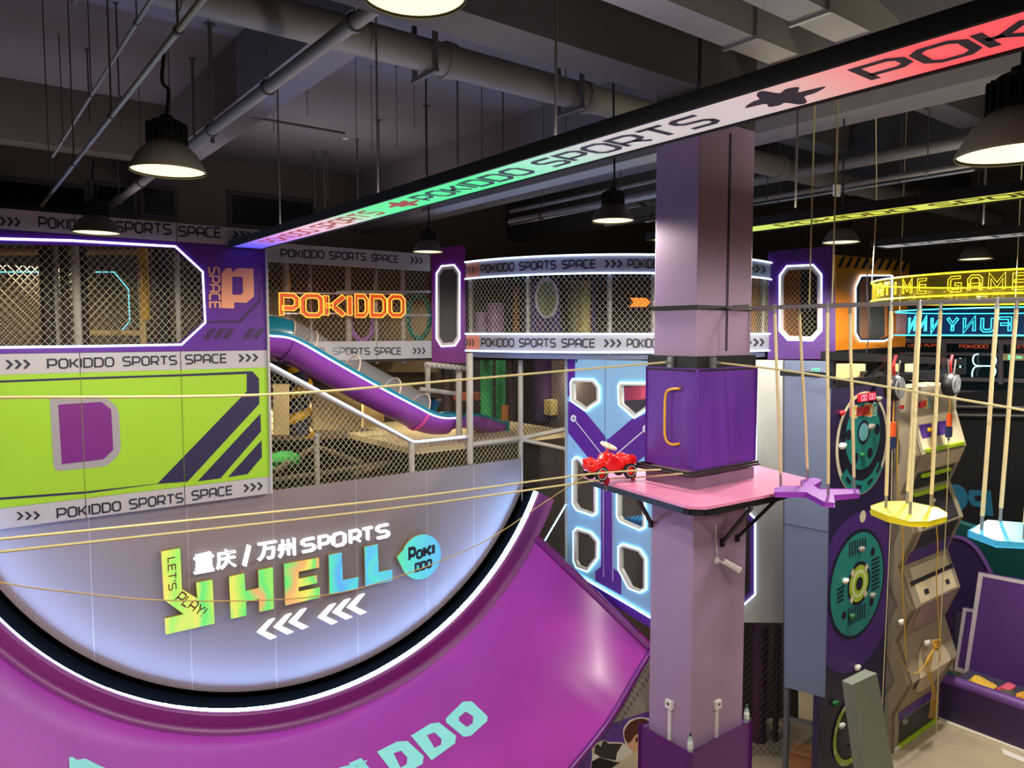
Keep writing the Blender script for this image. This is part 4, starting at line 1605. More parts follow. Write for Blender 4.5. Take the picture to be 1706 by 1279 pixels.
tag(MB().tube([onP(x, y, U * 15.0, U) for x, y in ((158, 453), (190, 453), (214, 482), (216, 535), (195, 560))], .012, 6).build('cyan_light_line', mk('cyan_neon', (120, 226, 250), .4, em=1.4)), 'thin cyan light line with slanted corners behind the right half of the long window', 'light line')
fy = Fr(U * 15.4, V)
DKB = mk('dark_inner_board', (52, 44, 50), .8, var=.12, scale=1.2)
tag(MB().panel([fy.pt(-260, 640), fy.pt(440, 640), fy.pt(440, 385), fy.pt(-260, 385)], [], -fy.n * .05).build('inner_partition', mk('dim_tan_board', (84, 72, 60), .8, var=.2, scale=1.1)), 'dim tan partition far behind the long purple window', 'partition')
tag(MB().panel([fg.P(sL - .4, z_a + .02, -.15), fg.P(sE, z_a + .02, -.15), fg.P(sE, z_a + .02, -3.2), fg.P(sL - .4, z_a + .02, -3.2)], [], -Z * .08).build('upper_deck', DKB), 'upper deck floor behind the purple window panel', 'deck')

# ---------------------------------------------------------------- back row: bands, net, purple column panel
DB = 13.95
fbk = Fr(U * DB, V)
k6 = cr(430, 380, 1614 / 530)
sA = fbk.st(430, 500)[0]
sB = fbk.st(720, 500)[0]
zt1, zt0 = fbk.st(600, 415)[1], fbk.st(600, 445)[1]
zb1, zb0 = fbk.st(640, 568)[1], fbk.st(640, 598)[1]
smb = [fbk.st(x, 500)[0] for x in (518, 627)]
band(fbk, sA, sB, zt0, zt1, 'silver lettered band above the orange neon word', [
    ('POKIDDO', k6(118, 145), k6(333, 152), k6(118, 108)), ('SPORTS', k6(363, 156), k6(546, 163), k6(363, 120)), ('SPACE', k6(574, 166), k6(712, 173), k6(574, 134)), ('>>>', k6(775, 178), k6(832, 181), k6(775, 146))], seams=smb)
band(fbk, sA, sB, zb0, zb1, 'silver lettered band behind the clear slide cover', [
    ('POKIDDO', k6(130, 640), k6(335, 640), k6(130, 606)), ('SPORTS', k6(382, 640), k6(566, 640), k6(382, 608)), ('SPACE', k6(592, 640), k6(726, 640), k6(592, 607)), ('>>>', k6(788, 638), k6(846, 637), k6(788, 606))], seams=smb)
nt = thing('safety_net', 'cream net stretched between the two silver bands behind the orange neon word', 'net', fbk.P((sA + sB) / 2, zb1))
mb = MB()
netting(mb, [(sA, zb1), (sB, zb1), (sB, zt0), (sA, zt0)], lambda a, b: fbk.P(a, b, -.1), .085, .006)
mb.build('net_mesh', NETM, nt)
mb = MB()
for y in (486, 525):
    mb.beam(fbk.pt(560, y, -.02) , fbk.pt(719, y, -.02), .03, .05)
mb.build('net_rails', GALV, nt)
for px, r, m in ((477, .06, POSTM), (517, .04, GALV), (580, .06, POSTM), (626, .05, GALV), (671, .05, POSTM)):
    p = fbk.pt(px, 500, -.2)
    post(p, zb0 - .1, zt1, r, m, 'upright post behind the net of the orange neon word', group='posts behind the orange neon word')
# hoops hanging behind the net
for (cx, cy, rx, col, lab) in ((603, 530, .36, (180, 110, 214), 'lilac foam hoop hanging behind the orange neon word'), (698, 528, .36, (30, 150, 140), 'teal foam hoop hanging right of the orange neon word')):
    c = onP(cx, cy, U * (DB + .8), U)
    m = mk('hoop_foam_%d' % cx, col, .5)
    t = MB().tube([c + V * rx * .8 * cos(q) + Z * rx * 1.35 * sin(q) for q in [2 * pi * i / 32 for i in range(32)]], .055, 8, closed=True)
    tag(t.build('foam_hoop', m, smooth=True), lab, 'hoop')
p = onP(477, 470, U * (DB + .5), U)
tag(MB().lathe(p - Z * .25, [(.0, 0), (.07, .03), (.09, .25), (.06, .45), (.0, .5)], 12).build('yellow_buoy', YEL, smooth=True), 'small yellow padded bag hanging behind the net at far left of the neon word', 'padded bag')
fyb = Fr(U * 17.0, V)
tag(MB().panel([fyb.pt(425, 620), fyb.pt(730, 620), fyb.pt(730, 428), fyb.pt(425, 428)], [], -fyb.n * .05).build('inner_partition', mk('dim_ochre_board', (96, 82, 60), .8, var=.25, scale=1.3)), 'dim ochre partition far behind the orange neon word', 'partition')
tag(MB().panel([fbk.P(sA - .1, zb0, -.06), fbk.P(sB + .8, zb0, -.06), fbk.P(sB + .8, zb0, -3), fbk.P(sA - .1, zb0, -3)], [], -Z * .06).build('upper_deck', DKB), 'upper deck floor behind the orange neon word', 'deck')

# orange neon word
NEO = mk('orange_neon', (255, 150, 50), .4, em=2.6)
NEOF = mk('orange_backlit_letter', (226, 84, 20), .5, em=.6)
ns = thing('neon_sign', 'orange neon word in block capitals in front of the back net', 'neon sign', fbk.pt(570, 530, .12))
xs = [(112, 205), (222, 330), (338, 445), (452, 480), (492, 560), (570, 652), (660, 745)]
for ch, (a, b) in zip('POKIDDO', xs):
    ya, yb = 330 + (a - 112) * .012, 447
    f0 = fbk.st(*k6(a + 8, yb - 6), .14)
    f1 = fbk.st(*k6(b - 8, yb - 6), .14)
    f2 = fbk.st(*k6(a + 8, ya + 10), .14)
    w, hgt = GL[ch][0], f2[1] - f0[1]
    fn = lambda x, y, o=.14: fbk.P(f0[0] + (f1[0] - f0[0]) * (x / w if ch != 'I' else .5), f0[1] + y * hgt, o)
    mbf, mbt = MB(), MB()
    put_text(mbf, ch, lambda x, y: fn(x, y, .10), .17 if ch != 'I' else .001, .26, 1)
    for pts, closed in strokes(ch):
        if ch == 'I':
            mbt.tube([fn(.03, 0) - V * .05, fn(.03, 1) - V * .05, fn(.03, 1) + V * .05, fn(.03, 0) + V * .05], .012, 6, closed=True)
            mbf.panel([fn(.03, 0, .1) - V * .05, fn(.03, 1, .1) - V * .05, fn(.03, 1, .1) + V * .05, fn(.03, 0, .1) + V * .05])
            continue
        L, R = ribbon(pts, .23, closed)
        if closed:
            mbt.tube([fn(*p) for p in L], .012, 6, closed=True).tube([fn(*p) for p in R], .012, 6, closed=True)
        else:
            mbt.tube([fn(*p) for p in L + R[::-1]], .012, 6, closed=True)
    mbt.build('neon_tube', NEO, mbf.build('letter_face', NEOF, ns))
MB().beam(fbk.pt(468, 488, .05), fbk.pt(676, 490, .05), .03, .03).beam(fbk.pt(468, 522, .05), fbk.pt(676, 522, .05), .03, .03).build('mounting_rail', GALV, ns)

# purple column panel with a tall window
p0 = fbk.pt(722, 520, .05)
p1 = p0 + Vector((.74, -.02, 0))
fp = Fr(p0, p1 - p0)
pp = thing('window_panel', 'narrow purple panel with a tall octagonal window edged in white light', 'facade panel', fp.pt(748, 605))
oct_ = [k6(x, y) for x, y in ((905, 230), (930, 192), (995, 186), (1022, 225), (1022, 560), (998, 596), (930, 600), (905, 560))]
octi = [k6(x, y) for x, y in ((920, 240), (940, 210), (988, 205), (1008, 236), (1008, 548), (988, 578), (940, 582), (920, 552))]
MB().panel([fp.pt(720, 603), fp.pt(777, 605), fp.pt(775, 409), fp.pt(718, 413)], [[fp.pt(*p) for p in octi]], -fp.n * .1).build('panel_board', MAGENTA, pp)
MB().panel([fp.pt(*p, .03) for p in oct_], [[fp.pt(*p, .03) for p in octi]], -fp.n * .03).build('window_frame', mk('pale_frame', (206, 186, 186), .4), pp)
MB().tube([fp.pt(*p, .03) for p in oct_], .017, 8, closed=True).build('led_strip', LED, [c for c in pp.children if c.name.startswith('window_frame')][0])
MB().panel([fp.pt(*p, -.02) for p in octi], [], -fp.n * .01).build('window_pane', clear_plastic('window_acrylic', (190, 190, 190), .05, .88), pp)

# ---------------------------------------------------------------- curved walkway
a0 = onY(776, 500, 16.15)
a1 = onY(1090, 500, 14.6)
a2 = onY(1283, 500, 16.3)
for q in (a0, a1, a2):
    q.z = 0
AR = Arc(a0, a1, a2)
zz = lambda y, Y=14.6: onY(1090, y, Y).z
bands = ((zz(455), zz(424), 'upper'), (zz(587), zz(556), 'lower'))
CW = thing
# text fractions along the arc taken from the picture
k7 = cr(740, 400, 1706 / 370)


def arc_l(px, z=7.4):
    best = min(range(401), key=lambda i: abs((lambda P: PX + F * (P - CAMP).dot(RT) / (P - CAMP).dot(FW))(AR.P(AR.len * i / 400, z)) - px))
    return AR.len * best / 400


NS = 40
for z0, z1, nm in bands:
    t = thing('curved_sign_band', 'curved silver band with glowing edges along the %s rim of the walkway' % ('top' if nm == 'upper' else 'bottom'), 'sign', AR.P(AR.len / 2, z0))
    MB().grid([[AR.P(AR.len * i / NS, z0, .0), AR.P(AR.len * i / NS, z1, .0), AR.P(AR.len * i / NS, z1, -.06), AR.P(AR.len * i / NS, z0, -.06)] for i in range(NS + 1)], True).build('band_board', mk('blue_grey_band', (166, 166, 178), .5), t, smooth=True)
    for z in (z0, z1):
        MB().tube([AR.P(AR.len * i / NS, z, .02) for i in range(NS + 1)], .016, 8).build('led_strip', LED, t)
    mb = MB()
    mo = MB()
    h = (z1 - z0) * .42
    zb = z0 + (z1 - z0) * .29
    for txt, xa, xb in (('>>>', 777, 790), ('POKIDDO', 803, 856), ('SPORTS', 866, 925), ('SPACE', 936, 991), ('>>>', 1007, 1034), ('POKIDDO', 1046, 1104), ('SPORTS', 1112, 1168), ('SPACE', 1176, 1228), ('>>>', 1244, 1272), ('>>>', 1259, 1275))[:9]:
        la_, lb2_ = arc_l(xa), arc_l(xb)
        k = (lb2_ - la_) / text_width(txt)
        put_text(mb, txt, lambda x, y: AR.P(la_ + x * k, zb + y * h, .008), .19)
    mb.build('lettering', INK, t)
    mo.grid([[AR.P(arc_l(777) + (arc_l(799) - arc_l(777)) * i / 4, z0 + .03, .004), AR.P(arc_l(777) + (arc_l(799) - arc_l(777)) * i / 4, z1 - .03, .004)] for i in range(5)])
    mo.build('orange_patch', mk('salmon_print', (232, 146, 118), .5), t)
wn = thing('walkway_net', 'net closing the curved walkway between its two glowing bands', 'net', AR.P(AR.len / 2, bands[1][1]))
mb = arc_net(MB(), AR.len, bands[1][1] + .03, bands[0][0] - .03, lambda a, b: AR.P(a, b, -.03), .085, .0055)
mb.build('net_mesh', NETM, wn)
for px in (778, 875, 1016, 1090, 1180, 1279):
    l = arc_l(px)
    q = AR.P(min(l, AR.len - .05), 0, -.12)
    post(q, bands[1][0] - .05, bands[0][1], .05, GALV, 'grey post of the curved walkway between its glowing bands', group='posts of the curved walkway')
rows = []
inner = [AR.P(AR.len * i / NS, 0) for i in range(NS + 1)]
fl_z = bands[1][0]
chord = (a2 - a0).normalized()
back = Vector((-chord.y, chord.x, 0))
if back.dot(a1) < 0:
    back = -back
dk = thing('walkway_deck', 'deck and underside of the curved walkway', 'deck', AR.P(AR.len / 2, fl_z - .1))
MB().panel([AR.P(AR.len * i / NS, fl_z - .02, -.08) for i in range(NS + 1)] + [a2 + back * 2.2 + Z * (fl_z - .02), a0 + back * 2.2 + Z * (fl_z - .02)], [], -Z * .12).build('deck_slab', mk('blue_grey_underside', (92, 96, 120), .6), dk)
MB().panel([AR.P(AR.len * i / NS, bands[0][1] - .06, -.1) for i in range(NS + 1)] + [a2 + back * 1.5 + Z * (bands[0][1] - .06), a0 + back * 1.5 + Z * (bands[0][1] - .06)], [], Z * .05).build('deck_roof', DKB, dk)
# behind the walkway net
bk = a1 + back * 3.6
fw2 = Fr(bk, chord)
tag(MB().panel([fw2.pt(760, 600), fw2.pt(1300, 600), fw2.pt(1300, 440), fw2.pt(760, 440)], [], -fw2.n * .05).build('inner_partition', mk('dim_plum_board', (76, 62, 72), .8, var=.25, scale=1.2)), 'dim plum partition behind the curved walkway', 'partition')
f3 = Fr(a1 + back * 2.1, chord)
for (x, w, y0, y1, col, lab) in ((800, .16, 575, 520, (150, 120, 160), 'pale mauve padded pillar at the left end of the walkway'), (826, .2, 575, 505, (140, 110, 150), 'mauve padded pillar second from the left behind the walkway net'), (860, .07, 575, 478, (150, 96, 50), 'brown post left of the porthole board behind the walkway net'), (955, .15, 575, 468, (140, 132, 100), 'grey bolster post right of the porthole board'), (974, .14, 575, 468, (206, 190, 120), 'yellowish lit bolster post behind the walkway net'), (988, .06, 575, 468, (86, 56, 130), 'purple post beside the yellowish bolster behind the walkway net')):
    a = f3.pt(x, y0)
    b = f3.pt(x, y1)
    tag(MB().tube([a, b], w, 14).build('bolster_post', mk('bolster_%d' % x, col, .7, var=.12), smooth=True), lab, 'post')
f4 = Fr(a1 + back * 1.4, chord)
pb = thing('porthole_board', 'purple board with an oval porthole rim behind the walkway net', 'board', f4.pt(911, 556))
ov = [(911 + 20 * cos(q), 496 + 34 * sin(q)) for q in [2 * pi * i / 28 for i in range(28)]]
ovi = [(911 + 16 * cos(q), 497 + 29 * sin(q)) for q in [2 * pi * i / 28 for i in range(28)]]
MB().panel([f4.pt(882, 556), f4.pt(936, 556), f4.pt(932, 468), f4.pt(886, 468)], [], -f4.n * .04).build('board', PURPD, pb)
MB().panel([f4.pt(*p, .03) for p in ov], [[f4.pt(*p, .03) for p in ovi]], -f4.n * .03).build('porthole_rim', mk('pale_mauve_rim', (206, 190, 204), .5), pb)
MB().panel([f4.pt(*p, .004) for p in ovi]).build('porthole_disc', mk('dull_green_disc', (128, 140, 96), .6), pb)
MB().beam(f4.pt(900, 556), f4.pt(900, 578), .12, .1, f4.n).build('board_leg', mk('tan_leg', (150, 100, 56), .7), pb)
f5 = Fr(a1 + back * 2.6, chord)
od = thing('arrow_lamp', 'small orange lit arrow plate behind the walkway net beside the pillar', 'lit sign', f5.pt(1068, 512))
MB().panel([f5.pt(x, y) for x, y in ((1049, 511), (1056, 503), (1050, 496), (1076, 496), (1084, 503), (1077, 511))], [], -f5.n * .04).build('arrow_plate', mk('orange_glow', (255, 140, 40), .5, em=1.3), od)
for px in (1264, 1252):
    tag(MB().panel([f3.pt(px, 565), f3.pt(px + 16, 565), f3.pt(px + 16, 462), f3.pt(px, 462)], [], -f3.n * .05).build('orange_board', mk('orange_board', (240, 140, 40), .6), ), 'orange board behind the walkway net, just right of the pillar', 'board', 'orange boards right of the pillar')
for px in (960, 1009, 1040, 1078):
    l = arc_l(px)
    post(AR.P(l, 0, -.18), onY(px, 605, 14.4).z, bands[1][0] - .1, .035, BLACK, 'short dark strut under the curved walkway', 'walkway_strut', 'struts under the curved walkway', 8)
tag(MB().panel([AR.P(arc_l(x), bands[1][0] - .16, -.4) for x in (945, 1000, 1080)] + [AR.P(arc_l(x), bands[1][0] - .16, -1.2) for x in (1080, 945)], [], -Z * .04).build('lit_ledge', mk('warm_ledge', (226, 206, 140), .6)), 'warm lit ledge under the curved walkway left of the pillar', 'ledge')

# ---------------------------------------------------------------- slide
SR = .38
TEALP = mk('teal_slide_plastic', (16, 116, 136), .28, var=.06, coat=.3)
PURS = mk('purple_slide_plastic', (142, 62, 164), .3, var=.06, coat=.3)
CLEAR = clear_plastic('clear_slide_cover', (226, 224, 224), .08, .84)
DS = 12.72
fs = Fr(U * DS, V)
rim = smooth_path([fs.pt(*k6(x, y)) for x, y in ((30, 545), (60, 546), (150, 556), (230, 590), (400, 688), (600, 800), (800, 905), (880, 946), (940, 962), (1000, 962))], 6)
cen = [p + U * SR for p in rim]
sld = thing('tube_slide', 'purple slide with a teal hood and clear cover coming down beside the lime green facade', 'slide', Vector((cen[20].x, cen[20].y, 4.8)))


def slide_ring(i, a0, a1, r, n=14):
    t = (cen[min(i + 1, len(cen) - 1)] - cen[max(i - 1, 0)]).normalized()
    b = U.cross(t).normalized()
    if b.z < 0:
        b = -b
    return [cen[i] + U * (r * cos(a0 + (a1 - a0) * k / n)) + b * (r * sin(a0 + (a1 - a0) * k / n)) for k in range(n + 1)]


n_ = len(cen)
iA, iB = 14, int(n_ * .73)
MB().grid([slide_ring(i, pi, 2 * pi, SR) for i in range(n_)]).grid([slide_ring(i, pi, 2 * pi, SR - .03) for i in range(n_)]).build('lower_trough', PURS, sld, smooth='all')
for i in (iA + 1, iB):
    MB().grid([slide_ring(i, pi, 2 * pi, SR + .004), slide_ring(i, pi, 2 * pi, SR + .03), slide_ring(i + 1, pi, 2 * pi, SR + .03), slide_ring(i + 1, pi, 2 * pi, SR + .004)]).build('joint_flange', PURS if i < 20 else mk('pink_joint', (220, 80, 160), .4), sld)
MB().grid([slide_ring(i, 0, pi, SR) for i in range(0, iA + 1)]).grid([slide_ring(i, 0, pi, SR - .03) for i in range(0, iA + 1)]).build('hood', TEALP, sld, smooth='all')
MB().grid([slide_ring(i, .0, pi * .93, SR) for i in range(iA, iB + 1)]).build('clear_cover', CLEAR, sld, smooth='all')
rb = mk('clear_rib', (222, 196, 176), .3)
for j in range(5):
    i = iA + (iB - iA) * j // 4
    MB().tube(slide_ring(i, 0, pi * .95, SR + .012), .016, 6).build('cover_rib', rb, sld, smooth=True)
MB().grid([slide_ring(i, 0, pi * (.56 - .2 * (i - iB) / (n_ - iB)), SR) for i in range(iB, n_)]).grid([slide_ring(i, 0, pi * (.56 - .2 * (i - iB) / (n_ - iB)), SR - .03) for i in range(iB, n_)]).build('end_wall', TEALP, sld, smooth='all')
MB().tube([p - U * .01 + Z * .06 for p in rim], .03, 8).build('rim_flange', TEALP, sld, smooth=True)
MB().tube([p - U * .035 for p in rim], .016, 8).build('led_strip', LED, sld)
# exit chute
e0, e1 = cen[-1], onP(835, 700, U * (DS + .9), U)
ex = smooth_path([e0, e0 + (V * .55) + U * .12, e1 - V * .3, e1], 5)
def chute(r):
    rows = []
    for i in range(len(ex)):
        t = (ex[min(i + 1, len(ex) - 1)] - ex[max(i - 1, 0)]).normalized()
        s = Vector((-t.y, t.x, 0)).normalized()
        b = s.cross(t) * -1
        b = b if b.z > 0 else -b
        rows.append([ex[i] + s * (r * cos(pi + pi * k / 12)) + b * (r * .9 * sin(pi + pi * k / 12)) for k in range(13)])
    return rows
MB().grid(chute(.34)).grid(chute(.31)).build('exit_chute', PURS, sld, smooth='all')
r_ = chute(.34)[-1]
MB().tube(r_, .05, 8).tube([r[0] for r in chute(.34)], .035, 8).tube([r[-1] for r in chute(.34)], .035, 8).build('exit_rim', TEALP, sld, smooth=True)

# ---------------------------------------------------------------- steel frame, nets and deck right of the lime green facade
DPF = 12.34
fd = Fr(U * DPF, V)
G_ = 'grey padded posts and rails of the climbing frame'


def fpost(px, y0, y1, r, label, off=0, m=POSTM):
    return tag(MB().tube([fd.pt(px, y0, off), Vector(tuple(fd.pt(px, y0, off)[:2]) + (fd.pt(px, y1, off).z,))], r, 12).build('padded_post', m, smooth=True), label, 'post')


def frail(x0, y0, x1, y1, r, label, off=0, m=POSTM):
    return tag(MB().tube([fd.pt(x0, y0, off), fd.pt(x1, y1, off)], r, 10).build('padded_rail', m, smooth=True), label, 'rail')


fpost(686, 790, 738, .06, 'pale padded post under the low end of the glowing slanted rail')
fpost(783, 772, 588, .07, 'tall pale padded post right of the slide end, under the end of the curved walkway')
fpost(765, 730, 612, .065, 'pale padded post just left of the tall post at the slide end', -.3)
fpost(867, 885, 600, .055, 'tall grey post standing between the tall padded post and the blue panel')
fpost(713, 690, 608, .06, 'dim padded post behind the slide, below the narrow purple panel', -1.3)
fpost(529, 818, 722, .05, 'dim grey post behind the net under the slide', -.6)
frail(709, 607, 783, 614, .055, 'pale padded rail under the narrow purple panel', -.2)
frail(700, 648, 762, 656, .05, 'pale padded rail behind the end of the slide', -.9)
frail(783, 741, 867, 730, .055, 'padded rail at deck height between the two tall posts')
frail(867, 730, 943, 714, .05, 'bluish lit rail at deck height left of the blue panel')
frail(869, 732, 943, 748, .045, 'slanted rail running down to the left edge of the blue panel')
MB_ = MB().tube([fd.pt(x, y) for x, y in ((447, 609), (690, 737))], .05, 10).tube([fd.pt(690, 737), fd.pt(783, 727)], .05, 10)
lr_ = thing('lit_rail', 'slanted rail edged in white light running below the slide', 'rail', fd.pt(690, 740))
MB_.build('foam_rail', POSTM, lr_, smooth=True)
MB().tube([fd.pt(x, y, .06) for x, y in ((450, 606), (688, 735), (700, 735), (775, 727))], .017, 8).build('led_strip', LED, lr_)
n1 = thing('safety_net', 'cream net under the slanted lit rail, above the grey sign wall', 'net', fd.pt(640, 790))
mb = MB()
netting(mb, [fd.st(x, y, -.03) for x, y in ((452, 612), (690, 740), (783, 730), (867, 724), (867, 770), (452, 826))], lambda a, b: fd.P(a, b, -.03), .082, .006)
mb.build('net_mesh', NETM, n1)
n2 = thing('safety_net', 'net above the beige deck between the tall post and the blue panel', 'net', fd.pt(860, 735))
mb = MB()
netting(mb, [fd.st(x, y, -.1) for x, y in ((700, 606), (943, 600), (943, 715), (783, 738), (783, 620), (700, 612))], lambda a, b: fd.P(a, b, -.1), .082, .0055)
mb.build('net_mesh', NETD, n2)
n3 = thing('safety_net', 'dark net right of the grey sign wall below the slanted rail', 'net', fd.pt(905, 880))
mb = MB()
netting(mb, [fd.st(x, y, -.1) for x, y in ((869, 735), (943, 750), (943, 960), (869, 900))], lambda a, b: fd.P(a, b, -.1), .082, .0055)
mb.build('net_mesh', NETD, n3)
dz = fd.pt(820, 732).z - .02
s780, s945 = fd.st(690, 735)[0], fd.st(960, 735)[0]
tag(MB().panel([fd.P(s780, dz, -.05), fd.P(s945, dz, -.05), fd.P(s945, dz, -4.2), fd.P(s780, dz, -4.2)], [], -Z * .12).build('play_deck', mk('beige_deck_mat', (200, 180, 140), .7, var=.08)), 'beige padded deck at the foot of the slide', 'deck')
# things deeper inside
DIMB = mk('dim_beige_board', (104, 92, 72), .8, var=.12, scale=2)


def inside(px, py0, py1, w, D, m, label, name='padded_post', cat='post'):
    a = onP(px, py0, U * D, U)
    b = onP(px, py1, U * D, U)
    return tag(MB().tube([a, Vector((a.x, a.y, b.z))], w, 14).build(name, m, smooth=True), label, cat)


GRM = mk('green_mesh_fabric', (40, 150, 90), .7, var=.45, scale=14)
inside(811, 700, 598, .16, 15.2, GRM, 'green mesh padded post left of the grey post behind the deck net')
inside(834, 700, 598, .13, 15.6, GRM, 'green mesh padded post right of the grey post behind the deck net')
inside(854, 700, 598, .08, 14.9, DARKP, 'dark plum post beside the right green mesh post')
inside(842, 700, 675, .1, 15.0, mk('orange_brown_block', (170, 110, 50), .7), 'short orange brown stump on the beige deck', 'foam_stump', 'stump')
inside(905, 700, 600, .3, 15.8, mk('dark_violet_foam', (70, 46, 96), .7), 'broad dark violet padded pillar behind the deck net')
inside(745, 690, 612, .14, 15.8, DARKP, 'dark plum pillar left of the green mesh posts')
tag(MB().panel([onP(x, y, U * 15.3, U) for x, y in ((770, 668), (805, 666), (805, 654), (770, 656))], [], U * .4).build('padded_step', mk('red_brown_pad', (150, 80, 60), .7)), 'red brown padded step deep behind the deck net', 'step')
bx = thing('padded_block', 'pale yellow padded block deep behind the deck net at right', 'block', onP(925, 690, U * 15.2, U))
MB().panel([onP(x, y, U * 15.2, U) for x, y in ((918, 692), (938, 690), (938, 665), (918, 667))], [], U * .3).build('block_body', mk('pale_yellow_pad', (216, 196, 130), .7), bx)
# spiral bolster, boards and low rails below the slide
sp_ = thing('spiral_bolster', 'black bolster post wound with a yellow spiral behind the net under the slide', 'bolster', onP(500, 722, U * 14.3, U))
pb0 = onP(500, 724, U * 14.3, U)
pt0 = onP(500, 602, U * 14.3, U)
MB().tube([pb0, Vector((pb0.x, pb0.y, pt0.z))], .2, 16).build('bolster_core', mk('dark_navy_vinyl', (24, 24, 50), .5), sp_, smooth=True)
hh = pt0.z - pb0.z
MB().tube([Vector((pb0.x, pb0.y, pb0.z + hh * i / 60)) + Vector((cos(i * .31), sin(i * .31), 0)) * .17 for i in range(61)], .1, 8).build('yellow_spiral', YEL, sp_, smooth=True)
for (x0, x1, y0, y1, D, lab) in ((455, 482, 640, 724, 13.2, 'beige padded board left of the yellow spiral bolster'), (523, 600, 650, 716, 14.0, 'beige padded board right of the yellow spiral bolster'), (606, 640, 668, 712, 14.4, 'small beige padded board far right of the yellow spiral bolster')):
    tag(MB().panel([onP(x, y, U * D, U) for x, y in ((x0, y1), (x1, y1), (x1, y0), (x0, y0))], [], U * .12).build('padded_board', WARM), lab, 'board')
for (x0, y0, D0, x1, y1, D1, lab) in ((455, 800, 12.9, 640, 772, 13.3, 'long low foam rail behind the net just above the sign wall'), (455, 786, 12.8, 528, 742, 14.4, 'slanted foam rail at far left behind the net'), (530, 745, 14.4, 600, 770, 13.2, 'slanted foam rail in the middle behind the net'), (590, 790, 12.9, 780, 730, 15.0, 'long foam rail climbing to the right behind the net')):
    tag(MB().tube([onP(x0, y0, U * D0, U), onP(x1, y1, U * D1, U)], .05, 10).build('foam_rail', DIMB, smooth=True), lab, 'rail')
gb = onP(474, 765, U * 13.6, U)
tag(MB().ball(gb, .3, .3, .16, n=12, m=6).ball(gb - V * .4 - Z * .16, .24, .24, .13, n=12, m=6).build('green_foam_mound', mk('green_foam', (40, 150, 60), .8)), 'green foam mound behind the net at far left under the slide', 'foam mound')
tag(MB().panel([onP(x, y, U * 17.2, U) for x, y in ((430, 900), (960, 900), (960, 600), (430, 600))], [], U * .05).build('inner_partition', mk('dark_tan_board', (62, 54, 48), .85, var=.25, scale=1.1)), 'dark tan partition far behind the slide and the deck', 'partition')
tag(MB().panel([onP(x, y, U * 15.3, U) for x, y in ((450, 735), (770, 722), (770, 712), (450, 722))], [], U * 1.2).build('low_deck', DIMB), 'low beige deck behind the net under the slide', 'deck')

# ---------------------------------------------------------------- blue panel along the right lip of the half pipe
pL = fw_.pt(905, 930)
fl_ = Fr(pL, Vector((.5, -.866, 0)))
q1 = cr(930, 560, 1151 / 180)
q2 = cr(930, 720, 677 / 180)
LEDC = mk('cyan_white_led', (160, 228, 255), .4, em=6)
BLUE = mk('pale_blue_panel', (146, 190, 214), .4, var=.03)
bp_ = thing('barrier_panel', 'pale blue panel with purple chevron and glowing windows beside the half pipe', 'panel', fl_.pt(1008, 990))
wins = [[q1(*p) for p in ((160, 470), (365, 475), (420, 545), (420, 685), (290, 775), (150, 680), (145, 500))],
        [q1(*p) for p in ((665, 510), (950, 512), (1020, 570), (1020, 700), (810, 850), (660, 720), (652, 540))],
        [q2(*p) for p in ((98, 180), (112, 164), (130, 172), (228, 300), (230, 500), (212, 512), (120, 480), (98, 445))],
        [q2(*p) for p in ((376, 250), (400, 236), (530, 300), (535, 590), (508, 602), (392, 552), (376, 525))],
        [q2(*p) for p in ((104, 625), (118, 610), (198, 634), (240, 684), (238, 785), (178, 862), (120, 840), (104, 805))],
        [q2(*p) for p in ((385, 722), (404, 710), (505, 742), (540, 794), (540, 978), (508, 994), (446, 970), (386, 856))]]
XL = lambda l, off=0: [fl_.pt(*p, off) for p in l]
MB().panel(XL([(943, 598), (1112, 602), (1112, 1046), (1081, 1029), (943, 948)]), [XL(w) for w in wins], -fl_.n * .1).build('panel_board', BLUE, bp_)
for w in wins:
    L, R = grow(w, 2.6), grow(w, -2.2)
    wf = MB().panel(XL(L, .02), [XL(R, .02)], -fl_.n * .05).build('window_frame', mk('cream_frame', (214, 206, 190), .4), bp_)
    MB().tube(XL(L, .02), .013, 8, closed=True).build('led_strip', LEDC, wf)
mb = MB()
pr = lambda l: mb.panel(XL(l, .005))
pr([q1(100, 240), q1(178, 240), q1(178, 446), q1(150, 452), q1(125, 495), q1(128, 640), q1(100, 640)])
pr([q1(104, 700), q1(128, 695), q1(285, 806), q1(505, 1075), q1(505, 1279), q2(345, 345), q2(268, 345), q2(268, 250), q2(180, 150), q1(104, 1025)])
pr([q1(518, 1090), q1(535, 1095), q1(790, 876), q1(830, 870), q1(960, 800), q1(960, 1240), q2(350, 310), q2(346, 345), q1(520, 1279)])
pr([q2(268, 350), q2(345, 350), q2(345, 850), q2(395, 890), q2(395, 1020), q2(232, 930), q2(232, 870), q2(268, 840)])
mb.build('purple_print', mk('purple_print', (92, 32, 136), .45, var=.03), bp_)
mb = MB()
for a, b in (((185, 905), (478, 1275)), ((900, 1015), (620, 1255))):
    mb.beam(fl_.pt(*q1(*a), .008), fl_.pt(*q1(*b), .008), .02, .004, fl_.n)
for x in (282, 340):
    mb.beam(fl_.pt(*q2(x, 340), .008), fl_.pt(*q2(x + 2, 905 if x < 300 else 935), .008), .014, .004, fl_.n)
for c, r in (((162, 875), 38), ((932, 985), 42)):
    mb.panel(XL([q1(c[0] + r * .8 * cos(t), c[1] + r * sin(t)) for t in [2 * pi * i / 20 for i in range(20)]], .008))
mb.build('white_lines', WHITEP, bp_)
mb = MB()
for c in ((162, 875), (932, 985)):
    mb.panel(XL([q1(c[0] + x, c[1] + y) for x, y in ((6, -22), (-18, 6), (-2, 2), (-6, 22), (18, -4), (2, -2))], .012))
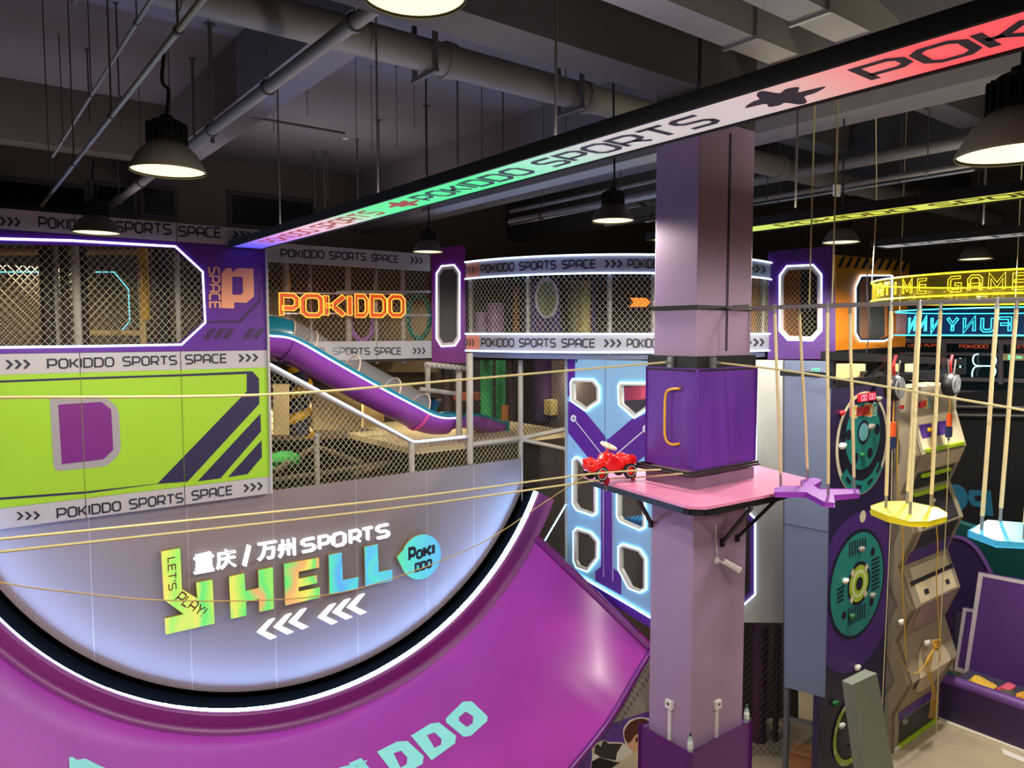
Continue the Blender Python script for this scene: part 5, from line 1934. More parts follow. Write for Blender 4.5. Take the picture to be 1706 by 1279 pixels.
mb.build('bolt_marks', INK, bp_)
sm_ = fl_.st(1008, 700)[0]
MB().poly([fl_.P(sm_ - .005, 2.8, .01), fl_.P(sm_ + .005, 2.8, .01), fl_.P(sm_ + .005, 6.95, .01), fl_.P(sm_ - .005, 6.95, .01)]).build('board_seam', mk('seam_blue', (96, 112, 140), .5), bp_)
MB().beam(fl_.pt(943, 598, .02), fl_.pt(943, 946, .02), .03, .04, fl_.n).build('edge_trim', POSTM, bp_)
MB().tube(XL([(943, 840), (905, 905), (904, 915), (908, 925), (1081, 1027), (1112, 1045)], .03), .015, 8).build('base_led', LEDC, bp_)
MB().panel(XL([(905, 926), (1112, 1048), (1112, 1062), (905, 940)], .02), [], -fl_.n * .1).build('base_board', mk('violet_base', (90, 40, 150), .35), bp_)
mb = MB()
netting(mb, [fl_.st(x, y, -.12) for x, y in ((943, 842), (1110, 615), (1110, 1040), (908, 920))], lambda a, b: fl_.P(a, b, -.12), .08, .005)
mb.build('window_net', NETD, bp_)
# hangings seen through the windows
tag(MB().panel([onP(x, y, pL - fl_.n * 1.6, fl_.n) for x, y in ((1030, 668), (1085, 664), (1085, 640), (1030, 646))], [], -fl_.n * .3).build('pink_roller', mk('pink_pad', (224, 90, 130), .6)), 'pink padded roller seen through the upper right window of the blue panel', 'roller')
tag(MB().panel([onP(x, y, pL - fl_.n * 1.2, fl_.n) for x, y in ((1030, 872), (1090, 890), (1090, 872), (1040, 862))], [], -fl_.n * .5).build('blue_pad', mk('blue_pad', (50, 150, 230), .6)), 'bright blue pad seen through the middle right window of the blue panel', 'pad')
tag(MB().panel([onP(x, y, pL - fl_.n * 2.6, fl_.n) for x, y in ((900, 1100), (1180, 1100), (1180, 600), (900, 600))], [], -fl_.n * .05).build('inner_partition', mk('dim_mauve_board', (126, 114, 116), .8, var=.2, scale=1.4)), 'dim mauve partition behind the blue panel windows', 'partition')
# pale blue strut panel of the frame left of it
# ---------------------------------------------------------------- grey panel with glowing edge, right of the pillar
fgp = Fr(onY(1250, 800, 12.3), Vector((1, -.05, 0)))
gp2 = thing('grey_panel', 'pale grey panel with white-lit window edges right of the pillar', 'panel', fgp.pt(1260, 1036))
w1 = [(1150, 642), (1252, 642), (1259, 652), (1259, 776), (1250, 788), (1150, 788)]
w2 = [(1150, 842), (1236, 842), (1258, 864), (1258, 990), (1236, 1010), (1150, 1010)]
MB().panel([fgp.pt(*p) for p in ((1120, 598), (1308, 600), (1308, 1037), (1120, 1036))], [[fgp.pt(*p) for p in w1], [fgp.pt(*p) for p in w2]], -fgp.n * .08).build('panel_board', mk('pale_grey_panel', (176, 176, 172), .5, var=.03), gp2)
for w in (w1, w2):
    wf = MB().panel([fgp.pt(*p) for p in w], [[fgp.pt(*p) for p in grow(w, -9)]], -fgp.n * .04).build('window_frame', PURPD, gp2)
    MB().tube([fgp.pt(*p, .02) for p in w], .015, 8, closed=True).build('led_strip', LED, wf)
    mb = MB()
    netting(mb, [fgp.st(*p, -.05) for p in grow(w, -8)], lambda a, b: fgp.P(a, b, -.05), .08, .005)
    mb.build('window_net', NETD, gp2)
rp = fgp.pt(1308, 598)
tag(MB().tube([fgp.pt(1310, 1250, .02), fgp.pt(1310, 600, .02)], .05, 10).build('frame_post', mk('dark_grey_post', (84, 84, 90), .5), smooth=True), 'dark grey steel post at the right edge of the pale grey panel', 'post')
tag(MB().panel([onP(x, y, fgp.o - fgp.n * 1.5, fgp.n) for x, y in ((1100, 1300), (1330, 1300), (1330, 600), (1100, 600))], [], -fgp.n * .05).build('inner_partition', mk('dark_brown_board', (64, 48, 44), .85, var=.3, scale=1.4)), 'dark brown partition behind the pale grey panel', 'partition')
mb = MB()
netting(mb, [fgp.st(x, y, -.2) for x, y in ((1236, 1037), (1306, 1037), (1306, 1290), (1236, 1290))], lambda a, b: fgp.P(a, b, -.2), .085, .005)
tag(mb.build('safety_net', NETD), 'dark net hanging below the pale grey panel', 'net')
for px, y0, y1, r, m, lab in ((1290, 1290, 1040, .05, DARKP, 'dark post behind the net below the pale grey panel'), (1262, 1290, 1040, .13, mk('plum_drum', (70, 30, 60), .6), 'plum padded drum behind the net below the pale grey panel')):
    a = onP(px, y0, fgp.o - fgp.n * .7, fgp.n)
    b = onP(px, y1, fgp.o - fgp.n * .7, fgp.n)
    tag(MB().tube([Vector((a.x, a.y, max(0, a.z))), Vector((a.x, a.y, b.z))], r, 14).build('padded_post', m, smooth=True), lab, 'post')

# ---------------------------------------------------------------- mural beside the half pipe
k8 = cr(960, 1060, 1706 / 300)
fm = Fr(E0 + Vector((-.724, .69, 0)) * .10, ND)
mu = thing('mural_panel', 'panel beside the half pipe with a painted boy lying on his front', 'mural', fm.pt(1040, 1290))
MB().panel([fm.pt(*p) for p in ((940, 1330), (1150, 1330), (1150, 1060), (1094, 1078), (1066, 1128), (1038, 1178), (1016, 1211), (990, 1245), (966, 1274), (940, 1300))], [], -fm.n * .05).build('panel_board', mk('grey_mural_board', (150, 142, 140), .6), mu)
mb = MB()
mb.panel([fm.pt(*p, .004) for p in (k8(320, 830), k8(705, 702), k8(900, 640), k8(900, 1500), k8(-100, 1500), k8(-100, 1300))])
mb.build('purple_field', mk('violet_field', (88, 52, 150), .5), mu)
mb = MB()
for i in range(14):
    for j in range(3):
        x, y = 372 + i * 28 + (j % 2) * 14 + j * 22, 785 - i * 45 + j * 20
        if y > 120:
            mb.panel([fm.pt(*k8(x + 11 * cos(t), y + 13 * sin(t)), .006) for t in [2 * pi * q / 10 for q in range(10)]])
mb.build('grey_dots', mk('grey_dots', (112, 104, 108), .6), mu)
SKIN = mk('painted_skin', (232, 176, 140), .6, var=.02)
OUTL = mk('painted_white_outline', (236, 230, 226), .6, var=.02)
HAIR = mk('painted_brown_hair', (84, 34, 28), .6, var=.04)
pk = lambda l, o: [fm.pt(*k8(p[0], p[1] - 45), o) for p in l]
hair = [(455, 960), (462, 930), (480, 895), (515, 855), (560, 830), (620, 820), (670, 830), (705, 870), (712, 930), (690, 990), (640, 960), (560, 975), (545, 1000), (520, 1040), (490, 1060), (462, 1010)]
cx_, cy_ = 590, 940
MB().panel(pk(rounded([(448, 1000), (440, 920), (500, 835), (600, 805), (700, 820), (740, 920), (740, 1300), (130, 1300), (150, 1200), (150, 1080), (260, 1020), (300, 1045), (440, 1045), (470, 1080)], 30), .006)).build('white_outline', OUTL, mu)
MB().panel(pk(rounded([(478, 1050), (540, 960), (690, 950), (720, 1060), (690, 1110), (600, 1130), (548, 1145), (520, 1100), (486, 1085)], 30), .010)).build('boy_face', SKIN, mu)
MB().panel(pk(rounded(hair, 14), .013)).build('boy_hair', HAIR, mu)
MB().panel(pk([(574 + 11 * cos(t), 1022 + 24 * sin(t)) for t in [2 * pi * q / 14 for q in range(14)]], .015)).panel(pk([(592, 1080), (600, 1092), (630, 1086), (634, 1078), (610, 1084)], .015)).build('boy_features', INKP, mu)
MB().panel(pk(rounded([(375, 1180), (395, 1100), (440, 1075), (500, 1090), (545, 1150), (540, 1190), (480, 1220), (390, 1222)], 20), .010)).build('boy_shirt', WHITEP, mu)
MB().panel(pk(rounded([(170, 1150), (185, 1070), (215, 1065), (230, 1095), (255, 1030), (285, 1035), (300, 1060), (440, 1060), (385, 1150), (375, 1220), (235, 1190), (200, 1165)], 14), .012)).build('boy_trousers', mk('painted_dark_trousers', (44, 36, 40), .6), mu)
MB().panel(pk(rounded([(490, 1200), (545, 1160), (560, 1240), (640, 1225), (640, 1300), (470, 1300)], 16), .014)).build('boy_arm', SKIN, mu)
MB().panel(pk([(550, 1180), (600, 1135), (660, 1150), (660, 1215), (600, 1200)], .017)).panel(pk([(140, 1300), (150, 1225), (220, 1190), (375, 1235), (470, 1230), (480, 1300)], .011)).build('dark_pads', BLACKM, mu)

# ---------------------------------------------------------------- hanging stepping plates, their cables and ropes
ZP = 5.76
k3 = cr(1276, 780, 1102 / 430)
BZ = 7.68
plates = [
    ('star_plate', 'purple cross shaped stepping plate hanging beside the pink platform', (150, 60, 190),
     [k3(*p) for p in ((36, 90), (70, 75), (160, 78), (150, 52), (205, 40), (236, 47), (232, 60), (200, 72), (228, 88), (395, 90), (398, 106), (292, 116), (292, 146), (250, 146), (172, 104), (40, 104))],
     [(1301, 807), (1346, 797), (1380, 824), (1423, 812)]),
    ('octagon_plate', 'yellow octagonal stepping plate hanging before the zigzag climbing tower', (232, 212, 20),
     [k3(*p) for p in ((447, 162), (505, 143), (600, 140), (735, 168), (775, 192), (770, 204), (690, 226), (615, 226), (520, 205), (450, 176))],
     [(1476, 845), (1511, 838), (1516, 856), (1551, 843)]),
    ('square_plate', 'sky blue stepping plate hanging at the right edge of the picture', (70, 186, 236),
     [(1613, 884), (1647, 866), (1735, 873), (1766, 888), (1746, 906), (1660, 902)],
     [(1635, 882), (1666, 868), (1706, 898), (1740, 882)]),
]
allr = [onZ(*p, ZP) for q in plates for p in q[4]]
vb = sorted(p.dot(V) for p in allr)
va, vz_ = sum(vb[:6]) / 6, sum(vb[6:]) / 6
ue = min(p.dot(U) for p in allr) - 2.2
for v, lab in ((va, 'steel cable nearer the viewer carrying the hanging plates'), (vz_, 'farther of the two steel cables carrying the hanging plates')):
    t = thing('steel_cable', lab, 'cable', UVZ((CU + ue) / 2, v, BZ))
    MB().tube([UVZ(CU - .02, max(CV + .05, min(v, CV + WV - .05)), BZ), UVZ(CU - .5, v, BZ), UVZ(ue, v, BZ)], .014, 8).build('cable_run', GALV, t, smooth=True)
    MB().tube([UVZ(CU - .1, max(CV + .05, min(v, CV + WV - .05)), BZ), UVZ(CU - .32, v, BZ)], .03, 8).build('turnbuckle', GALV, t)
for name, lab, col, poly, ropes in plates:
    pts = [onZ(*p, ZP) for p in poly]
    c = sum(pts, Vector()) / len(pts)
    t = thing(name, lab, 'hanging plate', c)
    MB().panel(pts, [], -Z * .045).build('board', mk(name + '_board', col, .35, var=.03), t, bevel=.008)
    for p in ropes:
        a = onZ(*p, ZP)
        v = va if abs(a.dot(V) - va) < abs(a.dot(V) - vz_) else vz_
        top = UVZ(a.dot(U), v, BZ)
        m_ = a + (top - a) * .06
        MB().tube(smooth_path([m_, a + (top - a) * .4 + V * .006, a + (top - a) * .7 - V * .004, a + (top - a) * .96], 4), .017, 8).build('rope', ROPEM, t, smooth=True)
        MB().tube([a - Z * .06, m_], .014, 8).tube([a - Z * .06, a - Z * .05], .03, 8).tube([a + (top - a) * .95, top + Z * .02], .016, 8).build('rope_fitting', GALV, t)
# cables dropping from the ceiling
for (px, y0, y1, u, lab) in ((1348, 235, 512, 4.6, 'thin vertical cable left of two dropping right of the pillar'), (1386, 232, 512, 4.2, 'thin vertical cable right of two dropping right of the pillar')):
    a = onP(px, y1, U * u, U)
    tag(MB().tube([a, Vector((a.x, a.y, CZ - .05))], .008, 6).build('drop_cable', CORDM), lab, 'cable')

# ---------------------------------------------------------------- zip ropes across the hall
def rope(p, r, label, m=CORDM, name='zip_rope', cat='rope'):
    return tag(MB().tube(smooth_path(p, 8), r, 6).build(name, m, smooth=True), label, cat)


fz_ = Fr(UVZ(CU + .3, 0, 0), V)
aL = UVZ(CU + .3, CV - .17, 7.08)
fzp = lambda x, y: fz_.pt(x, y)
rope([aL, fzp(900, 621), fzp(760, 633), fzp(450, 657), fzp(0, 662), fzp(-200, 664)], .011, 'pale safety rope running left from the steel collar, above the slide')
aR = UVZ(CU - .17, CV + .2, 7.08)
fz2 = Fr(UVZ(0, CV + .2, 0), U)
rope([aR, fz2.pt(1330, 620), fz2.pt(1500, 648), fz2.pt(1706, 683), fz2.pt(1900, 716)], .011, 'pale safety rope running right from the steel collar, before the climbing walls')
za = cb + cd * .1 - Z * .02 + cs * .1
fz3 = Fr(za, V)
frm = lambda x, y: fz3.pt(x, y)
rope([UVZ(CU - .0, CV - .2, DZ + .19), frm(1050, 796), frm(1004, 799), frm(650, 847), frm(0, 919), frm(-200, 941)], .010, 'lower of the two zip ropes running left from the red toy car')
rope([UVZ(CU + .3, CV - .2, DZ + .19), frm(978, 790), frm(650, 832), frm(0, 898), frm(-200, 918)], .010, 'upper of the two zip ropes running left from the red toy car')
fz4 = Fr(cb + cd * .3, V)
rope([cb + cd * .29 + cs * .06 + Z * .13, fz4.pt(905, 838), fz4.pt(800, 905), fz4.pt(640, 968), fz4.pt(500, 996), fz4.pt(280, 1000), fz4.pt(100, 984), fz4.pt(0, 970), fz4.pt(-200, 930)], .005, 'thin slack cord hanging in a curve across the greeting sign', mk('tan_cord', (180, 150, 90), .8), 'slack_cord', 'cord')
for (px, py, lab) in ((1010, 802, 'red zip pulley on the rope below the front wheel of the toy car'), (1054, 795, 'red zip pulley on the rope below the rear wheel of the toy car')):
    c = frm(px, py)
    t = thing('zip_pulley', lab, 'pulley', c - Z * .05)
    n_p = fz3.n
    pm = MB()
    for s in (-.014, .014):
        pm.panel([c + n_p * s + V * .036 * cos(q) * (1 if sin(q) > -.2 else .5) + Z * .055 * sin(q) for q in [2 * pi * i / 16 for i in range(16)]], [], n_p * .006)
    pm.build('pulley_plates', mk('dark_red_metal', (150, 20, 26), .3, metal=.4), t)
    for dx in (-.03, .03):
        MB().lathe(c + V * dx + Z * .02 - n_p * .012, [(.018, 0), (.012, .012), (.018, .024)], 12, n_p).build('pulley_wheel', RED, t)
    MB().tube([c + V * .016 * cos(q) - Z * (.075 - .035 * sin(q)) for q in [2 * pi * i / 14 for i in range(14)]], .004, 6, closed=True).build('carabiner', GALV, t)

# ---------------------------------------------------------------- climbing walls on the right
UC = 5.88
fc = Fr(U * UC, V)
ka = cr(1370, 620, 1226 / 230)
kb = cr(1370, 850, 1226 / 230)
CLW = mk('dark_purple_climb_board', (36, 24, 66), .5, var=.1, scale=1.4)
TEALD = mk('teal_climb_print', (34, 132, 132), .5, var=.04)
NAVYD = mk('navy_climb_print', (22, 22, 50), .55, var=.03)
CREAM = mk('cream_print', (216, 206, 180), .5, var=.03)
LIMEP = mk('lime_print', (170, 200, 60), .5, var=.03)
VIOP = mk('violet_print', (68, 38, 118), .5, var=.06)
cw = thing('climbing_wall', 'dark purple climbing wall with big teal discs beside the zigzag tower', 'climbing wall', fc.pt(1430, 1280))
sL1, sR1 = fc.st(1373, 900)[0], fc.st(1484, 900)[0]
zt_ = fc.st(1430, 640)[1]
MB().panel([fc.P(sL1, 0), fc.P(sR1, 0), fc.P(sR1, zt_), fc.P(sL1, zt_)], [], -fc.n * .1).build('wall_board', CLW, cw)


def disc(mb, cx, cy, ry, off, n=40, a0=0, a1=2 * pi, inner=None):
    s, z = fc.st(cx, cy)
    r = abs(fc.st(cx, cy - ry)[1] - z)
    clip = lambda p: (min(max(p[0], sL1 + .005), sR1 - .005), max(.02, min(zt_ - .02, p[1])))
    o = [(s + r * cos(a0 + (a1 - a0) * i / n), z + r * sin(a0 + (a1 - a0) * i / n)) for i in range(n + (a1 - a0 < 6))]
    if inner:
        ri = abs(fc.st(cx, cy - inner)[1] - z)
        o += [(s + ri * cos(a1 - (a1 - a0) * i / n), z + ri * sin(a1 - (a1 - a0) * i / n)) for i in range(n + 1)]
    mb.panel([fc.P(*clip(p), off) for p in o])
    return mb


disc(MB(), 1428, 985, 132, .003).build('violet_field', VIOP, cw)
m = disc(MB(), 1437, 738, 86, .006)
disc(m, 1437, 860, 10, .0055)
m.build('cream_ring', CREAM, cw)
mb = MB()
disc(mb, 1437, 736, 78, .009)
disc(mb, 1428, 972, 90, .009)
mb.build('navy_disc', NAVYD, cw)
mb = MB()
disc(mb, 1437, 725, 57, .012)
disc(mb, 1428, 972, 84, .012)
disc(mb, 1437, 738, 84, .0125, 20, radians(215), radians(325), 62)
mb.build('teal_disc', TEALD, cw)
mb = MB()
for x, y in ((225, 555), (480, 505), (415, 715), (288, 760)):
    cx, cy = ka(x, y)
    disc(mb, cx, cy, 9, .015, 16)
cx, cy = ka(360, 530)
disc(mb, cx, cy, 20, .015)
cx, cy = kb(318, 645)
disc(mb, cx, cy, 36, .015)
for x, y in ((440, 365), (430, 810), (185, 930)):
    cx, cy = kb(x, y)
    disc(mb, cx, cy, 7, .015, 14)
for a in (232, 262, 292, 318):
    disc(mb, 1437, 738, 76, .0155, 8, radians(a - 7), radians(a + 7), 69)
mb.build('navy_marks', NAVYD, cw)
mb = MB()
cx, cy = ka(358, 530)
disc(mb, cx, cy, 15, .018)
mb.build('pale_teal_centre', mk('pale_teal_print', (110, 180, 190), .5), cw)
mb = MB()
cx, cy = kb(316, 645)
disc(mb, cx, cy, 30, .018)
disc(mb, 1416, 1217, 54, .018, 40, 0, 2 * pi - .001, 44)
mb.build('lime_ring', LIMEP, cw)
mb = MB()
disc(mb, cx, cy, 23, .021)
mb.build('pale_ring', mk('pale_lime_print', (224, 232, 170), .5), cw)
mb = MB()
disc(mb, cx, cy, 17, .024)
mb.build('lime_centre', LIMEP, cw)
mb = MB()
disc(mb, cx, cy, 11, .027, 20)
disc(mb, 1416, 1217, 42, .019, 40, 0, 2 * pi - .001, 24)
mb.build('dark_centre', NAVYD, cw)
mb = MB()
for a in (45, 135, 225, 315):
    disc(mb, cx, cy, 36, .023, 4, radians(a - 9), radians(a + 9), 24)
for a in range(0, 360, 40):
    disc(mb, 1416, 1217, 54, .022, 3, radians(a - 5), radians(a + 5), 47)
mb.build('white_marks', CREAM, cw)
mb = MB()
for (x0, y0, x1, y1, nbar, vert) in ((240, 262, 400, 420, 7, True), (436, 440, 506, 735, 8, False), (228, 850, 392, 1030, 8, True), (130, 700, 190, 850, 4, False)):
    for i in range(nbar):
        if vert:
            xa, xb = x0 + (x1 - x0) * i / nbar, x0 + (x1 - x0) * (i + .5) / nbar
            q = [(xa, y1 - (xa - x0) * .5), (xb, y1 - (xb - x0) * .5), (xb, y0 - (xb - x0) * .3 + 20), (xa, y0 - (xa - x0) * .3 + 20)]
        else:
            ya, yb = y0 + (y1 - y0) * i / nbar, y0 + (y1 - y0) * (i + .5) / nbar
            q = [(x0, yb), (x1, yb - 35), (x1, ya - 35), (x0, ya)]
        mb.panel([fc.pt(*kb(*p), .0155) for p in q])
mb.build('navy_slats', NAVYD, cw)


def timer(fr, kx, x0, x1, y0, y1, sk, label):
    t = thing('race_timer', label, 'timer', fr.pt(*kx((x0 + x1) / 2, y1)))
    tcs = MB().panel([fr.pt(*kx(*p), .05) for p in ((x0, y1), (x1, y1 - sk), (x1, y0 - sk), (x0, y0))], [], -fr.n * .05).build('timer_case', mk('timer_red', (230, 20, 40), .4, em=.5), t)
    mb = MB()
    fit_text(mb, fr, '00 00', kx(x0 + 12, y1 - 14), kx(x1 - 12, y1 - sk - 12), kx(x0 + 12, y0 + 12), .056, .2)
    mb.build('digits', mk('timer_digits', (255, 120, 140), .4, em=2.2), tcs)


def color_word(fr, kx, x0, y0, x1, y1, h, parent, off):
    cols = [(220, 40, 50), (230, 180, 50), (30, 40, 110), (210, 60, 60), (240, 120, 40), (240, 160, 50), (40, 160, 160)]
    for pas, (w, o) in enumerate(((.55, off), (.3, off + .004))):
        white = MB()
        for i, ch in enumerate('POKIDDO'):
            a, b = x0 + (x1 - x0) * i / 7, x0 + (x1 - x0) * (i + .86) / 7
            ya = y0 + (y1 - y0) * (a - x0) / (x1 - x0)
            yb = y0 + (y1 - y0) * (b - x0) / (x1 - x0)
            j = (i % 2) * 6 - 3
            hh = h * (1.5 if i == 0 else 1)
            if pas == 0:
                fit_text(white, fr, ch, kx(a + 4, ya + j), kx(b, yb + j), kx(a + 4, ya - hh + j), o, w)
            else:
                m_ = MB()
                fit_text(m_, fr, ch, kx(a + 4, ya + j), kx(b, yb + j), kx(a + 4, ya - hh + j), o, w)
                m_.build('colour_letter', mk('word_colour_%d' % i, cols[i], .5, var=0), parent)
        if pas == 0:
            white.build('letter_outline', WHITEP, parent)


timer(fc, ka, 336, 478, 196, 266, 22, 'red race timer on top of the dark purple climbing wall')
color_word(fc, ka, 246, 392, 482, 366, 78, cw, .016)

# zigzag tower
WOODG = mk('grey_ply_board', (160, 148, 126), .6, var=.12, scale=4)
sT0 = fc.st(1486, 1248)[0]
sT1 = fc.st(1562, 1199)[0]
fT = lambda s, z, off: fc.P(s, z, off)
zk = [fc.st(1562, y)[1] for y in (1199, 1140, 1085, 1028, 974, 917, 859, 804, 742, 684, 640)]
uo = [.02, .02, .30, .05, .30, .05, .30, .05, .30, .10, .10]
zk[0] = 0
tw = thing('climbing_tower', 'tall zigzag plywood climbing tower between the purple wall and the foam pit', 'climbing tower', fc.P((sT0 + sT1) / 2, 0, .1))
prof = [(z, o) for z, o in zip(zk, uo)]
e_ = .16
body = [fc.P(sT0, z, o) for z, o in prof] + [fc.P(sT0, zk[-1], -.45), fc.P(sT0, 0, -.45)]
MB().panel(body, [], fc.x * (sT1 - sT0)).build('tower_body', WOODG, tw)
for s in (sT0 - .12, sT1 + .0):
    for j in range(3):
        MB().panel([fc.P(s + .04 * j, z, o - .02 + .02 * j * (1 if s < sT0 else -1)) for z, o in prof] + [fc.P(s + .04 * j, z, o - .24) for z, o in reversed(prof)], [], fc.x * .03).build('side_rib', mk('ply_edge_%d' % j, (150 - 14 * j, 138 - 14 * j, 116 - 12 * j), .6, var=.08), tw)


def seg(i, a0, a1, t0, t1, off=.008):
    """patch on tower face i: across a0..a1, up t0..t1"""
    z0, o0 = prof[i]
    z1, o1 = prof[i + 1]
    f = lambda a, t: fc.P(sT0 + (sT1 - sT0) * a, z0 + (z1 - z0) * t, o0 + (o1 - o0) * t + off)
    return [f(a0, t0), f(a1, t0), f(a1, t1), f(a0, t1)]


DKG = mk('charcoal_print', (52, 50, 56), .55, var=.06)
BEIGE = mk('beige_print', (220, 202, 170), .5, var=.05)
MAUVE = mk('mauve_print', (176, 150, 150), .5, var=.05)


def patch(name, m, l):
    for q in l:
        MB().panel(q).build(name, m, tw)


patch('beige_face', BEIGE, [seg(4, .12, .92, .05, .9), seg(8, .05, .98, .1, .95), seg(7, .3, .98, .55, .95)])
patch('charcoal_face', DKG, [seg(5, .1, .9, .45, .95), seg(6, .1, .9, .05, .9), seg(0, .1, .9, .05, .7), seg(1, .1, .9, .7, .95), seg(7, .1, .9, .05, .5)])
patch('purple_face', mk('purple_climb_print', (84, 56, 140), .5), [seg(5, .05, .95, .03, .42), seg(0, .08, .92, .74, .98), seg(8, .1, .7, .4, .75, .012)])
patch('slot_marks', DKG, [seg(4, .05, .98, .52, .62, .014), seg(4, .25, .34, .2, .32, .014), seg(4, .72, .8, .2, .32, .014)])
mb = MB()
z0, o0 = prof[3]
z1, o1 = prof[4]
ton = []
for i in range(13):
    q = pi + pi * i / 12
    ton.append((.5 + .38 * cos(q), .62 + .55 * sin(q)))
ton += [(.88, .98), (.12, .98)]
mb.panel([fc.P(sT0 + (sT1 - sT0) * a, z0 + (z1 - z0) * t, o0 + (o1 - o0) * t + .01) for a, t in ton])
mb.build('mauve_tongue', MAUVE, tw)
mb = MB()
for i, (c_a, c_t, up_) in enumerate(((.5, .0, True), (.5, 1.0, False))):
    ii = 2 if up_ else 1
    z0, o0 = prof[ii]
    z1, o1 = prof[ii + 1]
    hs = [(.5 + .34 * cos(pi * j / 12), (.0 + .7 * sin(pi * j / 12)) if up_ else (1 - .7 * sin(pi * j / 12))) for j in range(13)]
    mb.panel([fc.P(sT0 + (sT1 - sT0) * a, z0 + (z1 - z0) * t, o0 + (o1 - o0) * t + .01) for a, t in hs])
mb.build('cream_disc', BEIGE, tw)
LIMEB = mk('lime_bar_plastic', (170, 206, 40), .4, var=.03)
for (i, a0, a1, t, lab) in ((8, .1, .9, .04, 'lime bar just under the upper beige face of the tower'), (6, .15, .85, .86, 'lime bar below the yellow octagonal plate on the tower'), (7, .2, .8, .35, 'lime bar second from the top of the tower'), (0, .1, .9, .04, 'lime bar at the foot of the tower')):
    q = seg(i, a0, a1, t, t + .1, .03)
    tag(MB().beam((q[0] + q[3]) / 2, (q[1] + q[2]) / 2, .06, .07).build('grip_bar', LIMEB, bevel=.01), lab, 'grip bar')
timer(fc, ka, 848, 962, 138, 192, 26, 'red race timer on top of the zigzag climbing tower')
kk = lambda x, y: ka(x, y)
color_word(fc, ka, 806, 324, 962, 296, 56, tw, .12)
# climbing holds
HC = {'red': (214, 30, 40), 'green': (30, 110, 60), 'white': (232, 228, 220), 'grey': (140, 134, 126), 'yellow': (240, 190, 30)}
for (px, py, r, col, lab, ov) in (
        (1403, 688, .07, 'red', 'red climbing hold left of the teal disc with the coloured word', .03), (1403, 743, .09, 'white', 'white climbing hold at the lower left of the upper teal disc', .03),
        (1464, 665, .08, 'grey', 'grey climbing hold beside the red timer of the purple wall', .03), (1451, 711, .09, 'grey', 'grey climbing hold right of the pale centre of the upper disc', .03),
        (1437, 758, .07, 'green', 'green climbing hold in the lower part of the upper teal disc', .03), (1435, 915, .08, 'grey', 'pale grey climbing hold on the top slats of the lower teal disc', .03),
        (1408, 968, .08, 'white', 'white climbing hold left of the lime target ring', .03), (1453, 992, .08, 'grey', 'grey climbing hold at the right rim of the lower teal disc', .03),
        (1419, 1027, .08, 'green', 'green climbing hold on the lowest slats of the teal disc', .03), (1391, 1172, .08, 'green', 'dark green climbing hold beside the grey leaning beam', .03),
        (1402, 1209, .08, 'white', 'white climbing hold on the lowest lime ring', .03), (1428, 1112, .08, 'white', 'white climbing hold just above the grey leaning beam', .03),
        (1502, 678, .06, 'red', 'red climbing hold at the upper left of the zigzag tower', .12), (1548, 716, .07, 'yellow', 'yellow climbing hold on the upper beige face of the tower', .2),
        (1525, 905, .08, 'yellow', 'left yellow climbing hold under the lime bar of the tower', .14), (1552, 895, .08, 'yellow', 'right yellow climbing hold under the lime bar of the tower', .14),
        (1530, 1022, .09, 'green', 'green climbing hold on the mauve tongue of the tower', .14), (1501, 1036, .08, 'white', 'white climbing hold at the left rope of the tower', .2),
        (1544, 1071, .09, 'white', 'white climbing hold beside the knotted yellow rope', .26), (1506, 1152, .09, 'yellow', 'lower left yellow climbing hold on the grey face of the tower', .14),
        (1534, 1135, .09, 'yellow', 'lower right yellow climbing hold on the grey face of the tower', .14), (1507, 1202, .08, 'grey', 'grey climbing hold near the foot of the tower', .06), (1554, 834, .07, 'white', 'white climbing hold at the right edge of the tower below the yellow plate rope', .16)):
    p = fc.pt(px, py, ov)
    hm = MB().ball(p, r * .8, r * .55, r * .6, 12, 8, fc.x, fc.n, Z).ball(p + fc.x * r * .5 + Z * r * .15 + fc.n * r * .1, r * .5, r * .45, r * .42, 10, 6, fc.x, fc.n, Z)
    tag(hm.build('climbing_hold', mk('hold_' + col, HC[col], .5, var=.06), smooth='all'), lab, 'climbing hold', 'climbing holds on the climbing walls')

# slab closing the purple wall on its left
cS = fc.P(sL1, 0)
fS = Fr(cS, Vector((-.827, .562, 0)))
sbd = thing('side_board', 'tall blue grey board left of the purple climbing wall', 'board', fS.pt(1345, 1160))
SB = mk('blue_grey_board', (104, 116, 142), .45, var=.04, scale=.8)
MB().panel([fS.pt(*p, .02) for p in ((1307, 1144), (1374, 1162), (1384, 602), (1307, 600))], [], -fS.n * .06).build('board', SB, sbd)
MB().beam(fS.pt(1307, 872, .024), fS.pt(1378, 886, .024), .008, .004, fS.n).build('board_seam', INK, sbd)
mb = MB()
ex_ = lambda l: mb.panel([fS.pt(x, y, .03) for x, y in l])
k9 = cr(1276, 380, 1309 / 430)
for l in ([(233, 710), (272, 710), (272, 716), (233, 716)], [(233, 744), (272, 744), (272, 750), (233, 750)], [(233, 716), (238, 716), (238, 744), (233, 744)], [(267, 716), (272, 716), (272, 744), (267, 744)], [(250, 718), (257, 718), (257, 724), (250, 724)], [(246, 726), (262, 726), (262, 730), (256, 730), (258, 742), (253, 742), (251, 733), (246, 742), (242, 740), (248, 730)],
          [(292, 728), (312, 728), (312, 722), (326, 731), (312, 740), (312, 734), (292, 734)]):
    ex_([k9(*p) for p in l])
mb.build('exit_marks', mk('exit_green', (110, 250, 170), .4, em=1.3), sbd)
bst = thing('board_stand', 'dark steel stand with two uprights under the blue grey board', 'stand', Vector((fS.pt(1340, 1150, -.1).x, fS.pt(1340, 1150, -.1).y, 0)))
DGP = mk('dark_grey_post', (84, 84, 90), .5)
